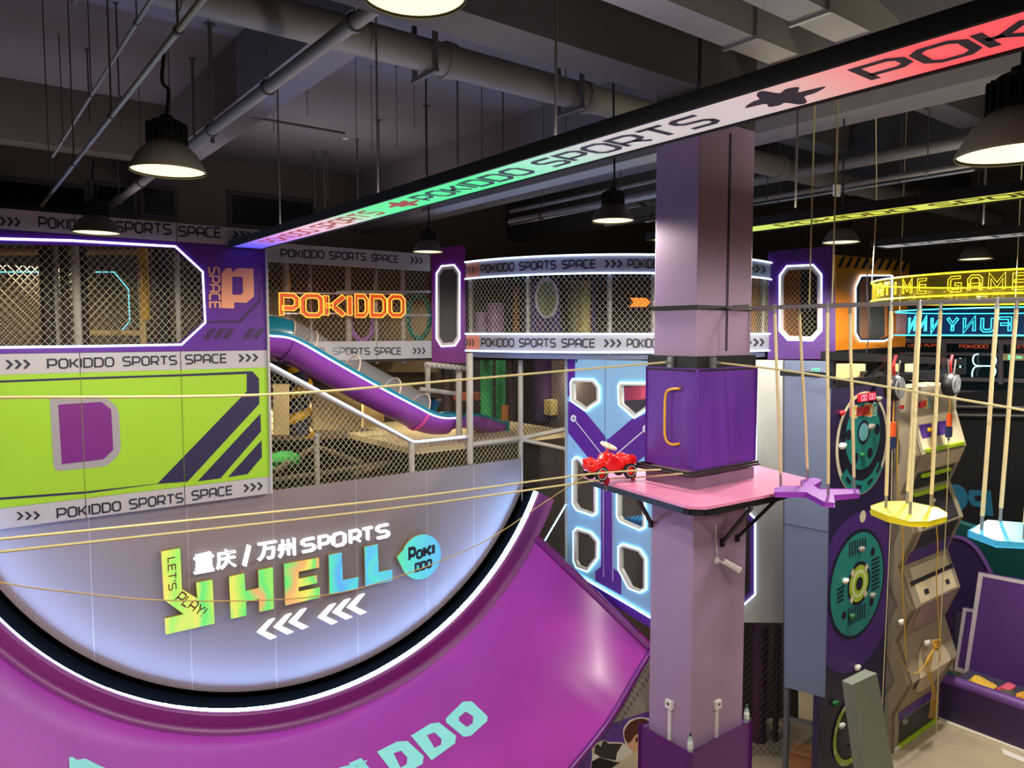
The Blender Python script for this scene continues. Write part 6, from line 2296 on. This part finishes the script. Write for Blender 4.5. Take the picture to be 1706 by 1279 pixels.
for x in (1312, 1366):
    a = fS.pt(x, 1150, -.1)
    MB().beam(Vector((a.x, a.y, 0)), Vector((a.x, a.y, a.z + .1)), .07, .07, U).build('leg', DGP, bst)
MB().beam(fS.pt(1312, 1195, -.1), fS.pt(1366, 1210, -.1), .05, .05).build('cross_bar', DGP, bst)
bxs = thing('cardboard_box', 'brown cardboard box on the floor under the blue grey board', 'box', fS.o + fS.x * .25 - fS.n * .45)
cbp = Vector(bxs.location)
MB().box(cbp + Z * .3, fS.x * .22, fS.n * .2, Z * .3).build('box_body', mk('brown_cardboard', (170, 116, 76), .8, var=.1), bxs)
MB().panel([cbp + Z * .6 + fS.x * .22 + fS.n * .2, cbp + Z * .6 - fS.x * .22 + fS.n * .2, cbp + Z * .7 - fS.x * .25 + fS.n * .34, cbp + Z * .7 + fS.x * .2 + fS.n * .34], [], Z * .006).build('box_flap', mk('brown_cardboard', (170, 116, 76), .8), bxs)

# grey board leaning on the purple wall
fb_ = Fr(U * (UC - .75), V)
lb_pts = [(1421, 1141), (1460, 1121), (1494, 1310), (1446, 1330)]
tag(MB().panel([fb_.pt(x, y) for x, y in lb_pts], [], U * .16).build('leaning_beam', mk('grey_green_board', (128, 134, 124), .55, var=.04), bevel=.01), 'grey padded beam leaning against the foot of the purple climbing wall', 'beam')

# ---------------------------------------------------------------- gantry over the climbing walls
gt = thing('steel_gantry', 'black steel gantry carrying the belay devices over the climbing walls', 'gantry', fc.pt(1480, 640, -.1))
GO = .35
gp_ = lambda x, y: fc.pt(x, y, GO)
mb = MB()
for (a, b) in (((1374, 592), (1600, 603)), ((1386, 640), (1600, 618))):
    mb.beam(gp_(*a), gp_(*b), .12, .12)
mb.build('main_beam', BLACK, gt)
for (a, b) in (((1436, 636), (1478, 598)), ((1524, 626), (1556, 602)), ((1386, 640), (1388, 592)), ((1502, 628), (1502, 598)), ((1478, 630), (1478, 598))):
    MB().beam(gp_(*a), gp_(*b), .07, .07, U).build('brace', BLACK, gt)
for px in (1386, 1502, 1560):
    a = gp_(px, 625)
    MB().beam(a, a + U * .8, .08, .08).build('cantilever', BLACK, gt)
for (x0, x1, y0, y1, lab) in ((1388, 1442, 606, 640, 'cream padded board behind the gantry, left of two'), (1494, 1530, 606, 634, 'cream padded board behind the gantry between the belay devices')):
    tag(MB().panel([fc.pt(x, y, -.3) for x, y in ((x0, y1), (x1, y1), (x1, y0), (x0, y0))], [], U * .1).build('cream_board', mk('cream_pad', (226, 190, 130), .6)), lab, 'board')
# auto belay devices
for (cx, cy, r, strap, lab) in ((1490, 646, .2, 705, 'grey and black belay device before the purple climbing wall with a slack strap'), (1584, 640, .2, 690, 'grey and black belay device above the right edge of the zigzag tower')):
    c = fc.pt(cx, cy, GO + .12)
    t = thing('belay_device', lab, 'belay device', c)
    MB().lathe(c - fc.n * .09, [(.0, 0), (r * .9, 0), (r, .03), (r, .13), (r * .85, .17), (r * .5, .18), (.0, .18)], 22, fc.n).build('device_body', BLACK, t, smooth=True)
    MB().lathe(c + fc.n * .085, [(r * .8, 0), (r * .82, .012), (r * .55, .016), (r * .5, 0)], 22, fc.n).box(c + fc.n * .1 + Z * .02, fc.x * r * .28, Z * r * .7, fc.n * .01).build('grey_cover', mk('silver_grey_plastic', (150, 152, 158), .4), t)
    MB().tube(smooth_path([c + Z * r * .8, c + Z * (r + .15) - fc.x * .05, c + Z * (r + .3) + fc.x * .02], 4), .022, 6).build('red_sling', mk('red_webbing', (190, 30, 40), .7), t)
    for s in (-.09, .1):
        MB().tube([c + Z * r * .75 + fc.x * s, c + Z * (r + .22) + fc.x * s * 1.6], .012, 6).build('shackle', GALV, t)
    zs = fc.pt(cx, strap, GO).z
    MB().beam(c - Z * r, Vector((c.x, c.y, zs)), .035, .008, fc.n).build('webbing', mk('yellow_webbing', (230, 160, 40), .7), t)
    q = Vector((c.x, c.y, zs))
    MB().box(q - Z * .06, fc.x * .045, fc.n * .03, Z * .11).build('orange_cover', mk('orange_plastic', (240, 96, 40), .5), t)
    MB().box(q - Z * .27, fc.x * .07, fc.n * .03, Z * .09).build('blue_tag', mk('navy_fabric', (34, 44, 90), .7), t)
    MB().tube([q - Z * .36, q - Z * .42], .02, 6).build('hook', GALV, t)
    e = fc.P(fc.st(cx, 900)[0], .15, .42)
    MB().tube(smooth_path([q - Z * .42, q - Z * 1.6 + fc.x * .03, Vector((c.x, c.y, 1.2)) - fc.x * .03, Vector((c.x, c.y, .25))], 5), .008, 6).build('tag_line', CORDM, t)
# loose yellow ropes on the tower
for (px, lab) in ((1503, 'thin yellow rope hanging down the left edge of the zigzag tower'), (1560, 'thin yellow rope hanging down the right edge of the zigzag tower')):
    pts = [fc.pt(px + dx, y, .42) for dx, y in ((-6, 700), (-8, 800), (2, 900), (0, 960), (4, 1040), (6, 1100))]
    tag(MB().tube(smooth_path(pts, 5), .01, 6).build('hanging_rope', mk('yellow_rope', (206, 160, 60), .8), smooth=True), lab, 'rope')
kn = thing('knotted_rope', 'bundle of knotted yellow rope hanging on the lower zigzag tower', 'rope', fc.pt(1555, 1180, .4))
YR = mk('yellow_rope', (206, 160, 60), .8)
mb = MB()
c = fc.pt(1560, 1072, .42)
for j in range(7):
    mb.tube([c + fc.x * (.11 * cos(q) + .01 * j) + Z * (.07 * sin(q + j) - .012 * j) + fc.n * .03 * sin(q * 2 + j) for q in [2 * pi * i / 14 for i in range(14)]], .01, 5, closed=True)
mb.build('knot', YR, kn)
mb = MB()
for j in range(4):
    mb.tube(smooth_path([c + fc.x * (.03 * j - .06), fc.pt(1550 - 3 * j, 1110, .4), fc.pt(1553 + 2 * j, 1150, .38), fc.pt(1548 + 3 * j, 1196, .3)], 5), .009, 5)
mb.tube(smooth_path([fc.pt(1500, 1100, .4), fc.pt(1520, 1122, .4), fc.pt(1540, 1108, .42), c], 5), .01, 5)
mb.build('rope_tails', YR, kn)

# ---------------------------------------------------------------- foam pit
VP = 14.84
fpw = Fr(V * VP, U)
pit = thing('foam_pit', 'dark purple padded wall of the foam pit right of the zigzag tower', 'pit wall', fpw.pt(1640, 1225))
a0_, b0_ = fpw.st(1560, 1190)[0], -2.0
zt2 = fpw.st(1600, 1143)[1]
MB().panel([fpw.P(a0_, 0), fpw.P(b0_, 0), fpw.P(b0_, zt2), fpw.P(a0_, zt2)], [], -fpw.n * .25).build('pit_pad', mk('dark_purple_vinyl', (50, 28, 76), .45, var=.06), pit)
MB().tube([fpw.P(a0_, zt2, -.1), fpw.P(b0_, zt2, -.1)], .11, 12).build('pit_rim', mk('violet_vinyl', (104, 64, 140), .4), pit, smooth=True)
MB().panel([fpw.P(a0_, 0, -.3), fpw.P(b0_, 0, -.3), fpw.P(b0_, 0, -4.0), fpw.P(a0_, 0, -4.0)], [], Z * .55).build('pit_filling', mk('pit_mat', (70, 64, 90), .8, var=.3, scale=3), pit)
for (a, b) in (((1486, 1252), (1560, 1200)), ((1560, 1200), (1720, 1260))):
    p, q = onZ(*a, 0), onZ(*b, 0)
    tag(MB().beam(p + Z * .03, q + Z * .03, .12, .06).build('floor_edging', mk('cream_edging', (224, 216, 196), .5)), 'cream floor edging along the %s' % ('climbing walls' if a[0] < 1500 else 'foam pit'), 'edging')
tp = [onZ(x, y, .004) for x, y in ((1668, 1246), (1706, 1262), (1712, 1272), (1672, 1256))]
tag(MB().panel(tp, [], Z * .004).build('paper_strip', WHITEP), 'loose white paper strip on the floor before the pit', 'paper')
k7b = cr(1560, 850, 435 / 146)
# foam pieces
def foam(l, off, label, col, th=.3):
    pts = [fpw.pt(*k7b(x, y), off) for x, y in l]
    c = sum(pts, Vector()) / len(pts)
    mb = MB()
    n = len(pts)
    rows = []
    for s, d in ((.72, th * .5), (1.0, th * .2), (1.02, -.25 * th), (.8, -.6 * th)):
        rows.append([c + (p - c) * s + fpw.n * d + Z * .02 * ((i * 7) % 3 - 1) for i, p in enumerate(pts)])
    mb.grid(rows, True).poly(rows[0]).poly(rows[-1][::-1])
    tag(mb.build('foam_piece', mk('foam_' + label.split()[0], col, .85, var=.1), bevel=.01), label, 'foam piece', 'foam pieces in the pit')


foam([(145, 850), (185, 822), (215, 845), (295, 875), (280, 905), (240, 908), (160, 895)], -.5, 'yellow crumpled foam piece at the left of the pit pile', (236, 190, 70))
foam([(285, 885), (345, 860), (385, 885), (375, 905), (300, 908)], -.75, 'pink foam piece at the back of the pit pile', (236, 96, 120))
foam([(245, 905), (270, 898), (375, 902), (405, 945), (330, 955), (285, 930)], -.45, 'grey foam piece in the middle of the pit pile', (96, 96, 84), .24)
foam([(285, 930), (330, 925), (380, 940), (410, 975), (350, 968)], -.28, 'red foam piece near the pit rim', (222, 50, 70), .2)
foam([(395, 905), (440, 905), (470, 950), (410, 945)], -.6, 'orange yellow foam piece at the right of the pit pile', (240, 170, 60))
foam([(5, 760), (30, 765), (98, 835), (85, 855), (60, 850)], -.9, 'teal foam bar standing in the pit corner by the tower', (16, 80, 84), .14)
foam([(0, 820), (40, 830), (50, 850), (10, 845)], -.7, 'sky blue foam piece in the pit corner by the tower', (100, 160, 190), .2)
# boards standing behind the pit
fpb = Fr(V * (VP + 1.5), U)
BRD = mk('violet_board', (92, 56, 132), .45, var=.08, scale=1.0)


def bboard(outer, border, fr, label):
    pts = [fr.pt(*k7b(x, y)) for x, y in outer]
    t = thing('padded_board', label, 'board', fr.pt(*k7b(*outer[-1])))
    MB().panel(pts, [], -fr.n * .08).build('board_face', BRD, t)
    inn = [fr.pt(*k7b(x, y)) for x, y in border]
    MB().panel([p + fr.n * .006 for p in pts], [[p + fr.n * .006 for p in inn]]).build('white_border', mk('pale_border', (206, 196, 206), .5), t)


bboard([(210, 306), (560, 372), (520, 922), (135, 828)], [(232, 328), (542, 388), (505, 900), (158, 812)], fpb, 'large violet padded board with pale border behind the foam pit')
fpb2 = Fr(V * (VP + 1.8), U)
bboard([(133, 482), (215, 496), (190, 830), (88, 792)], [(150, 500), (205, 510), (182, 806), (106, 775)], fpb2, 'smaller violet board with pale border leaning behind the large one')
fpb3 = Fr(V * (VP + 2.0), U)
tag(MB().panel([fpb3.pt(*k7b(*p)) for p in ((100, 508), (140, 512), (125, 800), (82, 790))], [], -fpb3.n * .08).build('slim_board', mk('grey_violet_board', (70, 60, 90), .5)), 'slim grey violet board at the back left of the stacked boards', 'board')
fpc = Fr(V * (VP + 3.0), U)
cv = [(-10, 130), (60, 128), (130, 140), (190, 180), (230, 235), (270, 310), (290, 360)]
cbd = thing('curved_board', 'dark purple board with a rounded shoulder behind the violet boards', 'board', fpc.pt(*k7b(200, 700)))
MB().panel([fpc.pt(*k7b(*p)) for p in cv + [(420, 400), (420, 900), (-10, 760)]], [], -fpc.n * .12).build('board_face', mk('dark_purple_vinyl', (50, 28, 76), .45), cbd)
MB().tube(smooth_path([fpc.pt(*k7b(*p), .02) for p in cv], 4), .05, 8).build('rounded_rim', mk('violet_vinyl', (104, 64, 140), .4), cbd, smooth=True)
fpd = Fr(V * (VP + 4.2), U)
tl = thing('teal_wall', 'dark teal padded wall behind the foam pit', 'padded wall', fpd.pt(1640, 1000))
MB().panel([fpd.pt(*p) for p in ((1500, 1060), (1800, 1160), (1800, 934), (1500, 838))], [], -fpd.n * .15).build('wall_pad', mk('dark_teal_vinyl', (16, 74, 76), .45, var=.08), tl)
MB().tube([fpd.pt(1500, 838, -.05), fpd.pt(1800, 934, -.05)], .06, 8).build('wall_rim', mk('teal_rim', (40, 120, 116), .4), tl)
# dark hall wall beyond with teal lettering
fpe = Fr(V * (VP + 6.0), U)
dk_ = thing('dark_screen', 'black screen wall with teal block letters beyond the foam pit', 'screen wall', fpe.pt(1640, 900))
MB().panel([fpe.pt(*p) for p in ((1440, 900), (1900, 1000), (1900, 640), (1440, 660))], [], -fpe.n * .1).build('screen', BLACKM, dk_)
mb = MB()
kd = lambda l: [fpe.pt(*k3(*p), .02) for p in l]
mb.panel(kd([(805 + 58 * cos(q), 128 + 60 * sin(q)) for q in [2 * pi * i / 24 for i in range(24)]]), [kd([(800 + 16 * cos(q), 128 + 20 * sin(q)) for q in [2 * pi * i / 16 for i in range(16)]])])
mb.panel(kd([(868, 92), (960, 94), (972, 205), (938, 200), (930, 168), (880, 160), (862, 126)]), [kd([(890, 116), (924, 118), (928, 142), (894, 138)])])
mb.build('lettering', mk('teal_letter', (40, 120, 150), .5, em=.25), dk_)

# ---------------------------------------------------------------- neon rings and the far gallery
def find_ang(c, R, px, z, front=True):
    best = None
    for i in range(721):
        a = 2 * pi * i / 720
        p = c + Vector((R * cos(a), R * sin(a), 0)) + Z * (z - c.z)
        rad = Vector((cos(a), sin(a), 0)).dot((CAMP - p))
        if (rad > 0) != front:
            continue
        d = p - CAMP
        x = PX + F * d.dot(RT) / d.dot(FW)
        if d.dot(FW) > 0 and (best is None or abs(x - px) < best[0]):
            best = (abs(x - px), a)
    return best[1]


def neon_ring(c, R, z0, z1, m, panel, label, letters, wh, name='neon_ring', tr=.005, dim=None):
    t = thing(name, label, 'neon sign', c + Z * (z0 - c.z))
    P = lambda a, z, o=0: Vector((c.x + (R + o) * cos(a), c.y + (R + o) * sin(a), z))
    N = 72
    for z in (z0, z1):
        MB().tube([P(2 * pi * i / N, z) for i in range(N)], .012, 6, closed=True).build('neon_edge', m, t, smooth=True)
    MB().grid([[P(2 * pi * i / N, z0, -.01), P(2 * pi * i / N, z1, -.01)] for i in range(N + 1)]).build('acrylic_band', panel, t, smooth='all')
    h = (z1 - z0) * .58
    zb = z0 + (z1 - z0) * .2
    for ch, px, front in letters:
        a = find_ang(c, R, px, (z0 + z1) / 2, front)
        w = GL[ch][0] * wh
        mb = MB()
        for pts, closed in strokes(ch):
            L, Rr = ribbon(pts, .2, closed)
            for loop in ([L, Rr] if closed else [L + Rr[::-1]]):
                # seen from outside the ring letters read left to right = increasing angle
                mb.tube([P(a + (x * wh - w / 2) / R, zb + y * h, .012) for x, y in loop], tr, 5, closed=True)
        mb.build('neon_letter', m if front or dim is None else dim, t)
    return t


YN = mk('yellow_neon', (255, 226, 40), .4, em=1.8)
CN = mk('cyan_neon_tube', (60, 224, 255), .4, em=2.4)
yc = Vector((6.75, 9.6, 0))
ylet = [('E', 1700, True), ('M', 1662, True), ('A', 1625, True), ('G', 1590, True), ('E', 1537, True), ('M', 1512, True), ('I', 1493, True), ('T', 1480, True), ('Y', 1472, True), ('A', 1467, True)]
ylet += [('E', 1580, False), ('M', 1604, False), ('A', 1636, False), ('G', 1664, False), ('E', 1520, False), ('T', 1548, False)]
neon_ring(yc, 1.9, 7.84, 8.10, YN, clear_plastic('yellow_acrylic', (236, 216, 60), .1, .86), 'hanging ring of yellow neon lettering at the right', ylet, .15, dim=mk('dim_yellow_neon', (190, 176, 40), .4, em=.45))
for a in (2.6, 4.2, 5.6, 1.0):
    p = yc + Vector((1.9 * cos(a), 1.9 * sin(a), 8.1))
    tag(MB().tube(smooth_path([p, p + Z * 1.2 + V * .05, p + Z * 2.4 - V * .04, Vector((p.x, p.y, CZ - .05))], 5), .007, 6).build('suspension_wire', CORDM), 'pale wire carrying the yellow neon ring', 'wire', 'wires of the yellow neon ring')
cc_ = Vector((9.4, 13.4, 0))
clet = [('F', 1674, False), ('U', 1645, False), ('N', 1615, False), ('Y', 1588, False), ('N', 1560, False), ('N', 1537, False), ('N', 1520, False)]
zc1, zc0 = onY(1620, 521, 15.0).z, onY(1620, 558, 15.0).z
neon_ring(cc_, 2.2, zc0, zc1, CN, clear_plastic('blue_acrylic', (20, 70, 130), .1, .84), 'hanging ring of cyan neon lettering behind the hanging ropes', clet, .26, tr=.014)
for a in (2.4, 4.0, 5.6):
    p = cc_ + Vector((2.2 * cos(a), 2.2 * sin(a), zc1))
    tag(MB().tube([p, Vector((p.x, p.y, CZ - .05))], .007, 6).build('suspension_wire', CORDM), 'pale wire carrying the cyan neon ring', 'wire', 'wires of the cyan neon ring')

# purple box and orange box of the walkway end
pA = onY(1279, 500, 16.3)
fpx = Fr(pA, Vector((1, -.22, 0)))
pbx = thing('window_box', 'purple box with a lit octagonal window at the right end of the curved walkway', 'facade box', fpx.pt(1330, 600))
po = [k9(*p) for p in ((70, 240), (105, 192), (240, 186), (282, 235), (282, 520), (235, 570), (110, 566), (68, 520))]
pi_ = grow(po, -7)
MB().panel([fpx.pt(*p) for p in ((1279, 598), (1392, 598), (1392, 409), (1279, 419))], [[fpx.pt(*p) for p in pi_]], -fpx.n * .12).build('panel_board', PURP, pbx)
wf = MB().panel([fpx.pt(*p, .02) for p in grow(po, -1.5)], [[fpx.pt(*p, .02) for p in pi_]], -fpx.n * .04).build('window_frame', mk('pale_frame', (206, 186, 186), .4), pbx)
MB().tube([fpx.pt(*p, .03) for p in po], .018, 8, closed=True).build('led_strip', LED, wf)
mb = MB()
netting(mb, [fpx.st(*p, -.06) for p in pi_], lambda a, b: fpx.P(a, b, -.06), .08, .0055)
mb.build('window_net', NETM, pbx)
zTop = fpx.pt(1335, 412).z
OR = mk('orange_panel_paint', (244, 144, 34), .45, var=.04)
fox = Fr(fpx.pt(1392, 500), V)
fox.o = fox.o
tag(MB().panel([fpx.pt(*p, -1.0) for p in ((1300, 590), (1334, 590), (1334, 440), (1300, 440))], [], -fpx.n * .05).build('orange_board', OR), 'orange board seen through the octagonal window of the purple box', 'board')
tag(MB().panel([fpx.pt(*p, -1.4) for p in ((1290, 600), (1400, 600), (1400, 420), (1290, 420))], [], -fpx.n * .05).build('inner_partition', DKB), 'dark partition behind the octagonal window of the purple box', 'partition')
obx = thing('window_box', 'orange box with striped top edge and lit window beside the purple box', 'facade box', fox.pt(1450, 585))
ow = [k9(*p) for p in ((455, 300), (482, 240), (640, 240), (640, 555), (600, 572), (478, 572), (455, 530))]
owi = grow(ow, -4)
MB().panel([fox.pt(*p) for p in ((1392, 592), (1508, 585), (1515, 436), (1392, 424))], [[fox.pt(*p) for p in owi]], -fox.n * .12).build('panel_board', OR, obx)
mb = MB()
for i in range(9):
    x = 362 + i * 40
    y = 150 + (x - 362) * .06
    mb.panel([fox.pt(*k9(a, b), .004) for a, b in ((x, y + 48), (x + 18, y + 48), (x + 44, y - 6), (x + 26, y - 6))])
mb.build('warning_stripes', BLACKM, obx)
wf = MB().panel([fox.pt(*p, .02) for p in ow], [[fox.pt(*p, .02) for p in owi]], -fox.n * .04).build('window_frame', mk('dark_navy_frame', (30, 30, 60), .4), obx)
MB().tube([fox.pt(*p, .03) for p in ow], .018, 8, closed=True).build('led_strip', LED, wf)
MB().panel([fox.pt(*p, -.06) for p in owi], [], -fox.n * .01).build('window_pane', clear_plastic('window_acrylic2', (190, 190, 190), .05, .86), obx)
mb = MB()
mb.beam(fox.pt(1392, 589, .01), fox.pt(1508, 582, .01), .03, .14)
mb.build('base_trim', BLACKM, obx)
tag(MB().panel([fox.pt(*p, -1.2) for p in ((1400, 590), (1500, 590), (1500, 430), (1400, 430))], [], -fox.n * .05).build('inner_partition', mk('dim_olive_board', (110, 100, 80), .8, var=.3, scale=2)), 'dim olive partition behind the orange box window', 'partition')
tag(MB().panel([fox.pt(*p, -.8) for p in ((1436, 585), (1448, 585), (1448, 452), (1436, 452))], [], -fox.n * .05).build('orange_board', OR), 'narrow orange board seen through the window of the orange box', 'board')
# power lead hanging before the orange box
tag(MB().tube(smooth_path([onY(1452, y, 12.2) if i == 0 else onY(1446 + 3 * sin(y * .05), y, 12.2) for i, y in enumerate((395, 440, 490, 540, 590))], 6), .008, 6).build('power_lead', BLACKM), 'thin black lead hanging before the orange box window', 'cable')

# far gallery at right
fgal = Fr(V * 21.5, U)
gl_ = thing('far_gallery', 'dark far gallery front with grey rails and a neon outline of two open loops', 'gallery', fgal.pt(1640, 650))
MB().panel([fgal.pt(*p) for p in ((1440, 690), (1800, 690), (1800, 560), (1440, 560))], [], -fgal.n * .2).build('front_board', mk('black_teal_glass', (12, 30, 36), .2), gl_)
for (y0, y1, r) in ((566, 572, .12), (588, 592, .08), (628, 636, .1), (650, 660, .14)):
    MB().beam(fgal.pt(1440, y0, .1), fgal.pt(1800, y1, .1), r, r).build('gallery_rail', mk('mauve_grey_steel', (104, 96, 104), .5), gl_)
for px in (1573, 1668):
    MB().beam(fgal.pt(px, 640, .14), fgal.pt(px, 568, .14), .1, .1, U).build('gallery_post', mk('mauve_grey_steel', (104, 96, 104), .5), gl_)
WN = mk('white_neon', (190, 240, 250), .4, em=1.6)
k10 = cr(1440, 400, 1309 / 266)
lp = lambda l: [fgal.pt(*k10(*p), .15) for p in l]
MB().tube(smooth_path(lp([(935, 932), (900, 945), (890, 985), (905, 1020), (945, 1030), (1030, 1030), (1068, 1018), (1080, 985), (1068, 945), (1040, 932)]), 4), .018, 6).tube(smooth_path(lp([(885, 1120), (885, 1080), (905, 1042), (945, 1032), (1030, 1032), (1066, 1044), (1076, 1080), (1058, 1122)]), 4), .018, 6).build('neon_loops', WN, gl_)
MB().tube(lp([(787, 965), (785, 1100)]), .02, 6).build('neon_line', WN, gl_)
mb = MB()
on_ = mk('dim_orange_neon', (220, 90, 50), .5, em=.5)
fit_text(mb, fgal, "LET'S PLAY", k10(362, 872), k10(600, 872), k10(362, 852), .16, .2)
fit_text(mb, fgal, 'POKIDDO', k10(780, 882), k10(1010, 884), k10(780, 858), .16, .2)
fit_text(mb, fgal, "LET'S", k10(1228, 884), k10(1360, 884), k10(1228, 862), .16, .2)
mb.build('lettering', on_, gl_)
MB().panel(lp([(1140, 930), (1400, 940), (1400, 985), (1140, 985)]), [], fgal.n * .04).build('cream_board', mk('cream_sign', (216, 196, 150), .5), gl_)
mb = MB()
for l in ([(1185, 938), (1228, 940), (1228, 980), (1185, 978)], [(1250, 952), (1300, 954), (1300, 968), (1250, 966)]):
    mb.panel([p + fgal.n * .05 for p in lp(l)])
mb.build('exit_marks', mk('exit_green', (110, 250, 170), .4, em=1.3), gl_)
tag(MB().panel([fgal.pt(*p) for p in ((1440, 560), (1800, 560), (1800, 500), (1440, 500))], [], -fgal.n * .1).build('navy_fascia', mk('navy_fascia', (16, 18, 44), .4)), 'dark navy fascia behind the cyan neon ring', 'fascia')
tag(MB().panel([fgal.pt(*p, .3) for p in ((1440, 664), (1800, 690), (1800, 676), (1440, 652))], [], fgal.n * .3).build('gallery_ledge', mk('tan_ledge', (120, 108, 86), .7)), 'tan ledge along the bottom of the far gallery', 'ledge')
for (y, lab) in ((676, 'upper pale pipe rail before the black screen wall'), (690, 'lower pale pipe rail before the black screen wall')):
    tag(MB().tube([fpe.pt(1540, y, .3), fpe.pt(1800, y + 4, .3)], .03, 8).build('pipe_rail', GALV), lab, 'rail')
sb_ = onZ(1394, 317, 9.6)
wsb = thing('wireless_unit', 'small white wireless unit on a hanging bracket above the yellow green light box', 'wireless unit', sb_)
MB().box(sb_, V * .07, U * .03, Z * .09).build('unit_body', WHITEP, wsb, bevel=.01)
MB().tube([sb_ + Z * .08, Vector((sb_.x, sb_.y, 11.3))], .012, 6).build('bracket_rod', RODM, wsb)
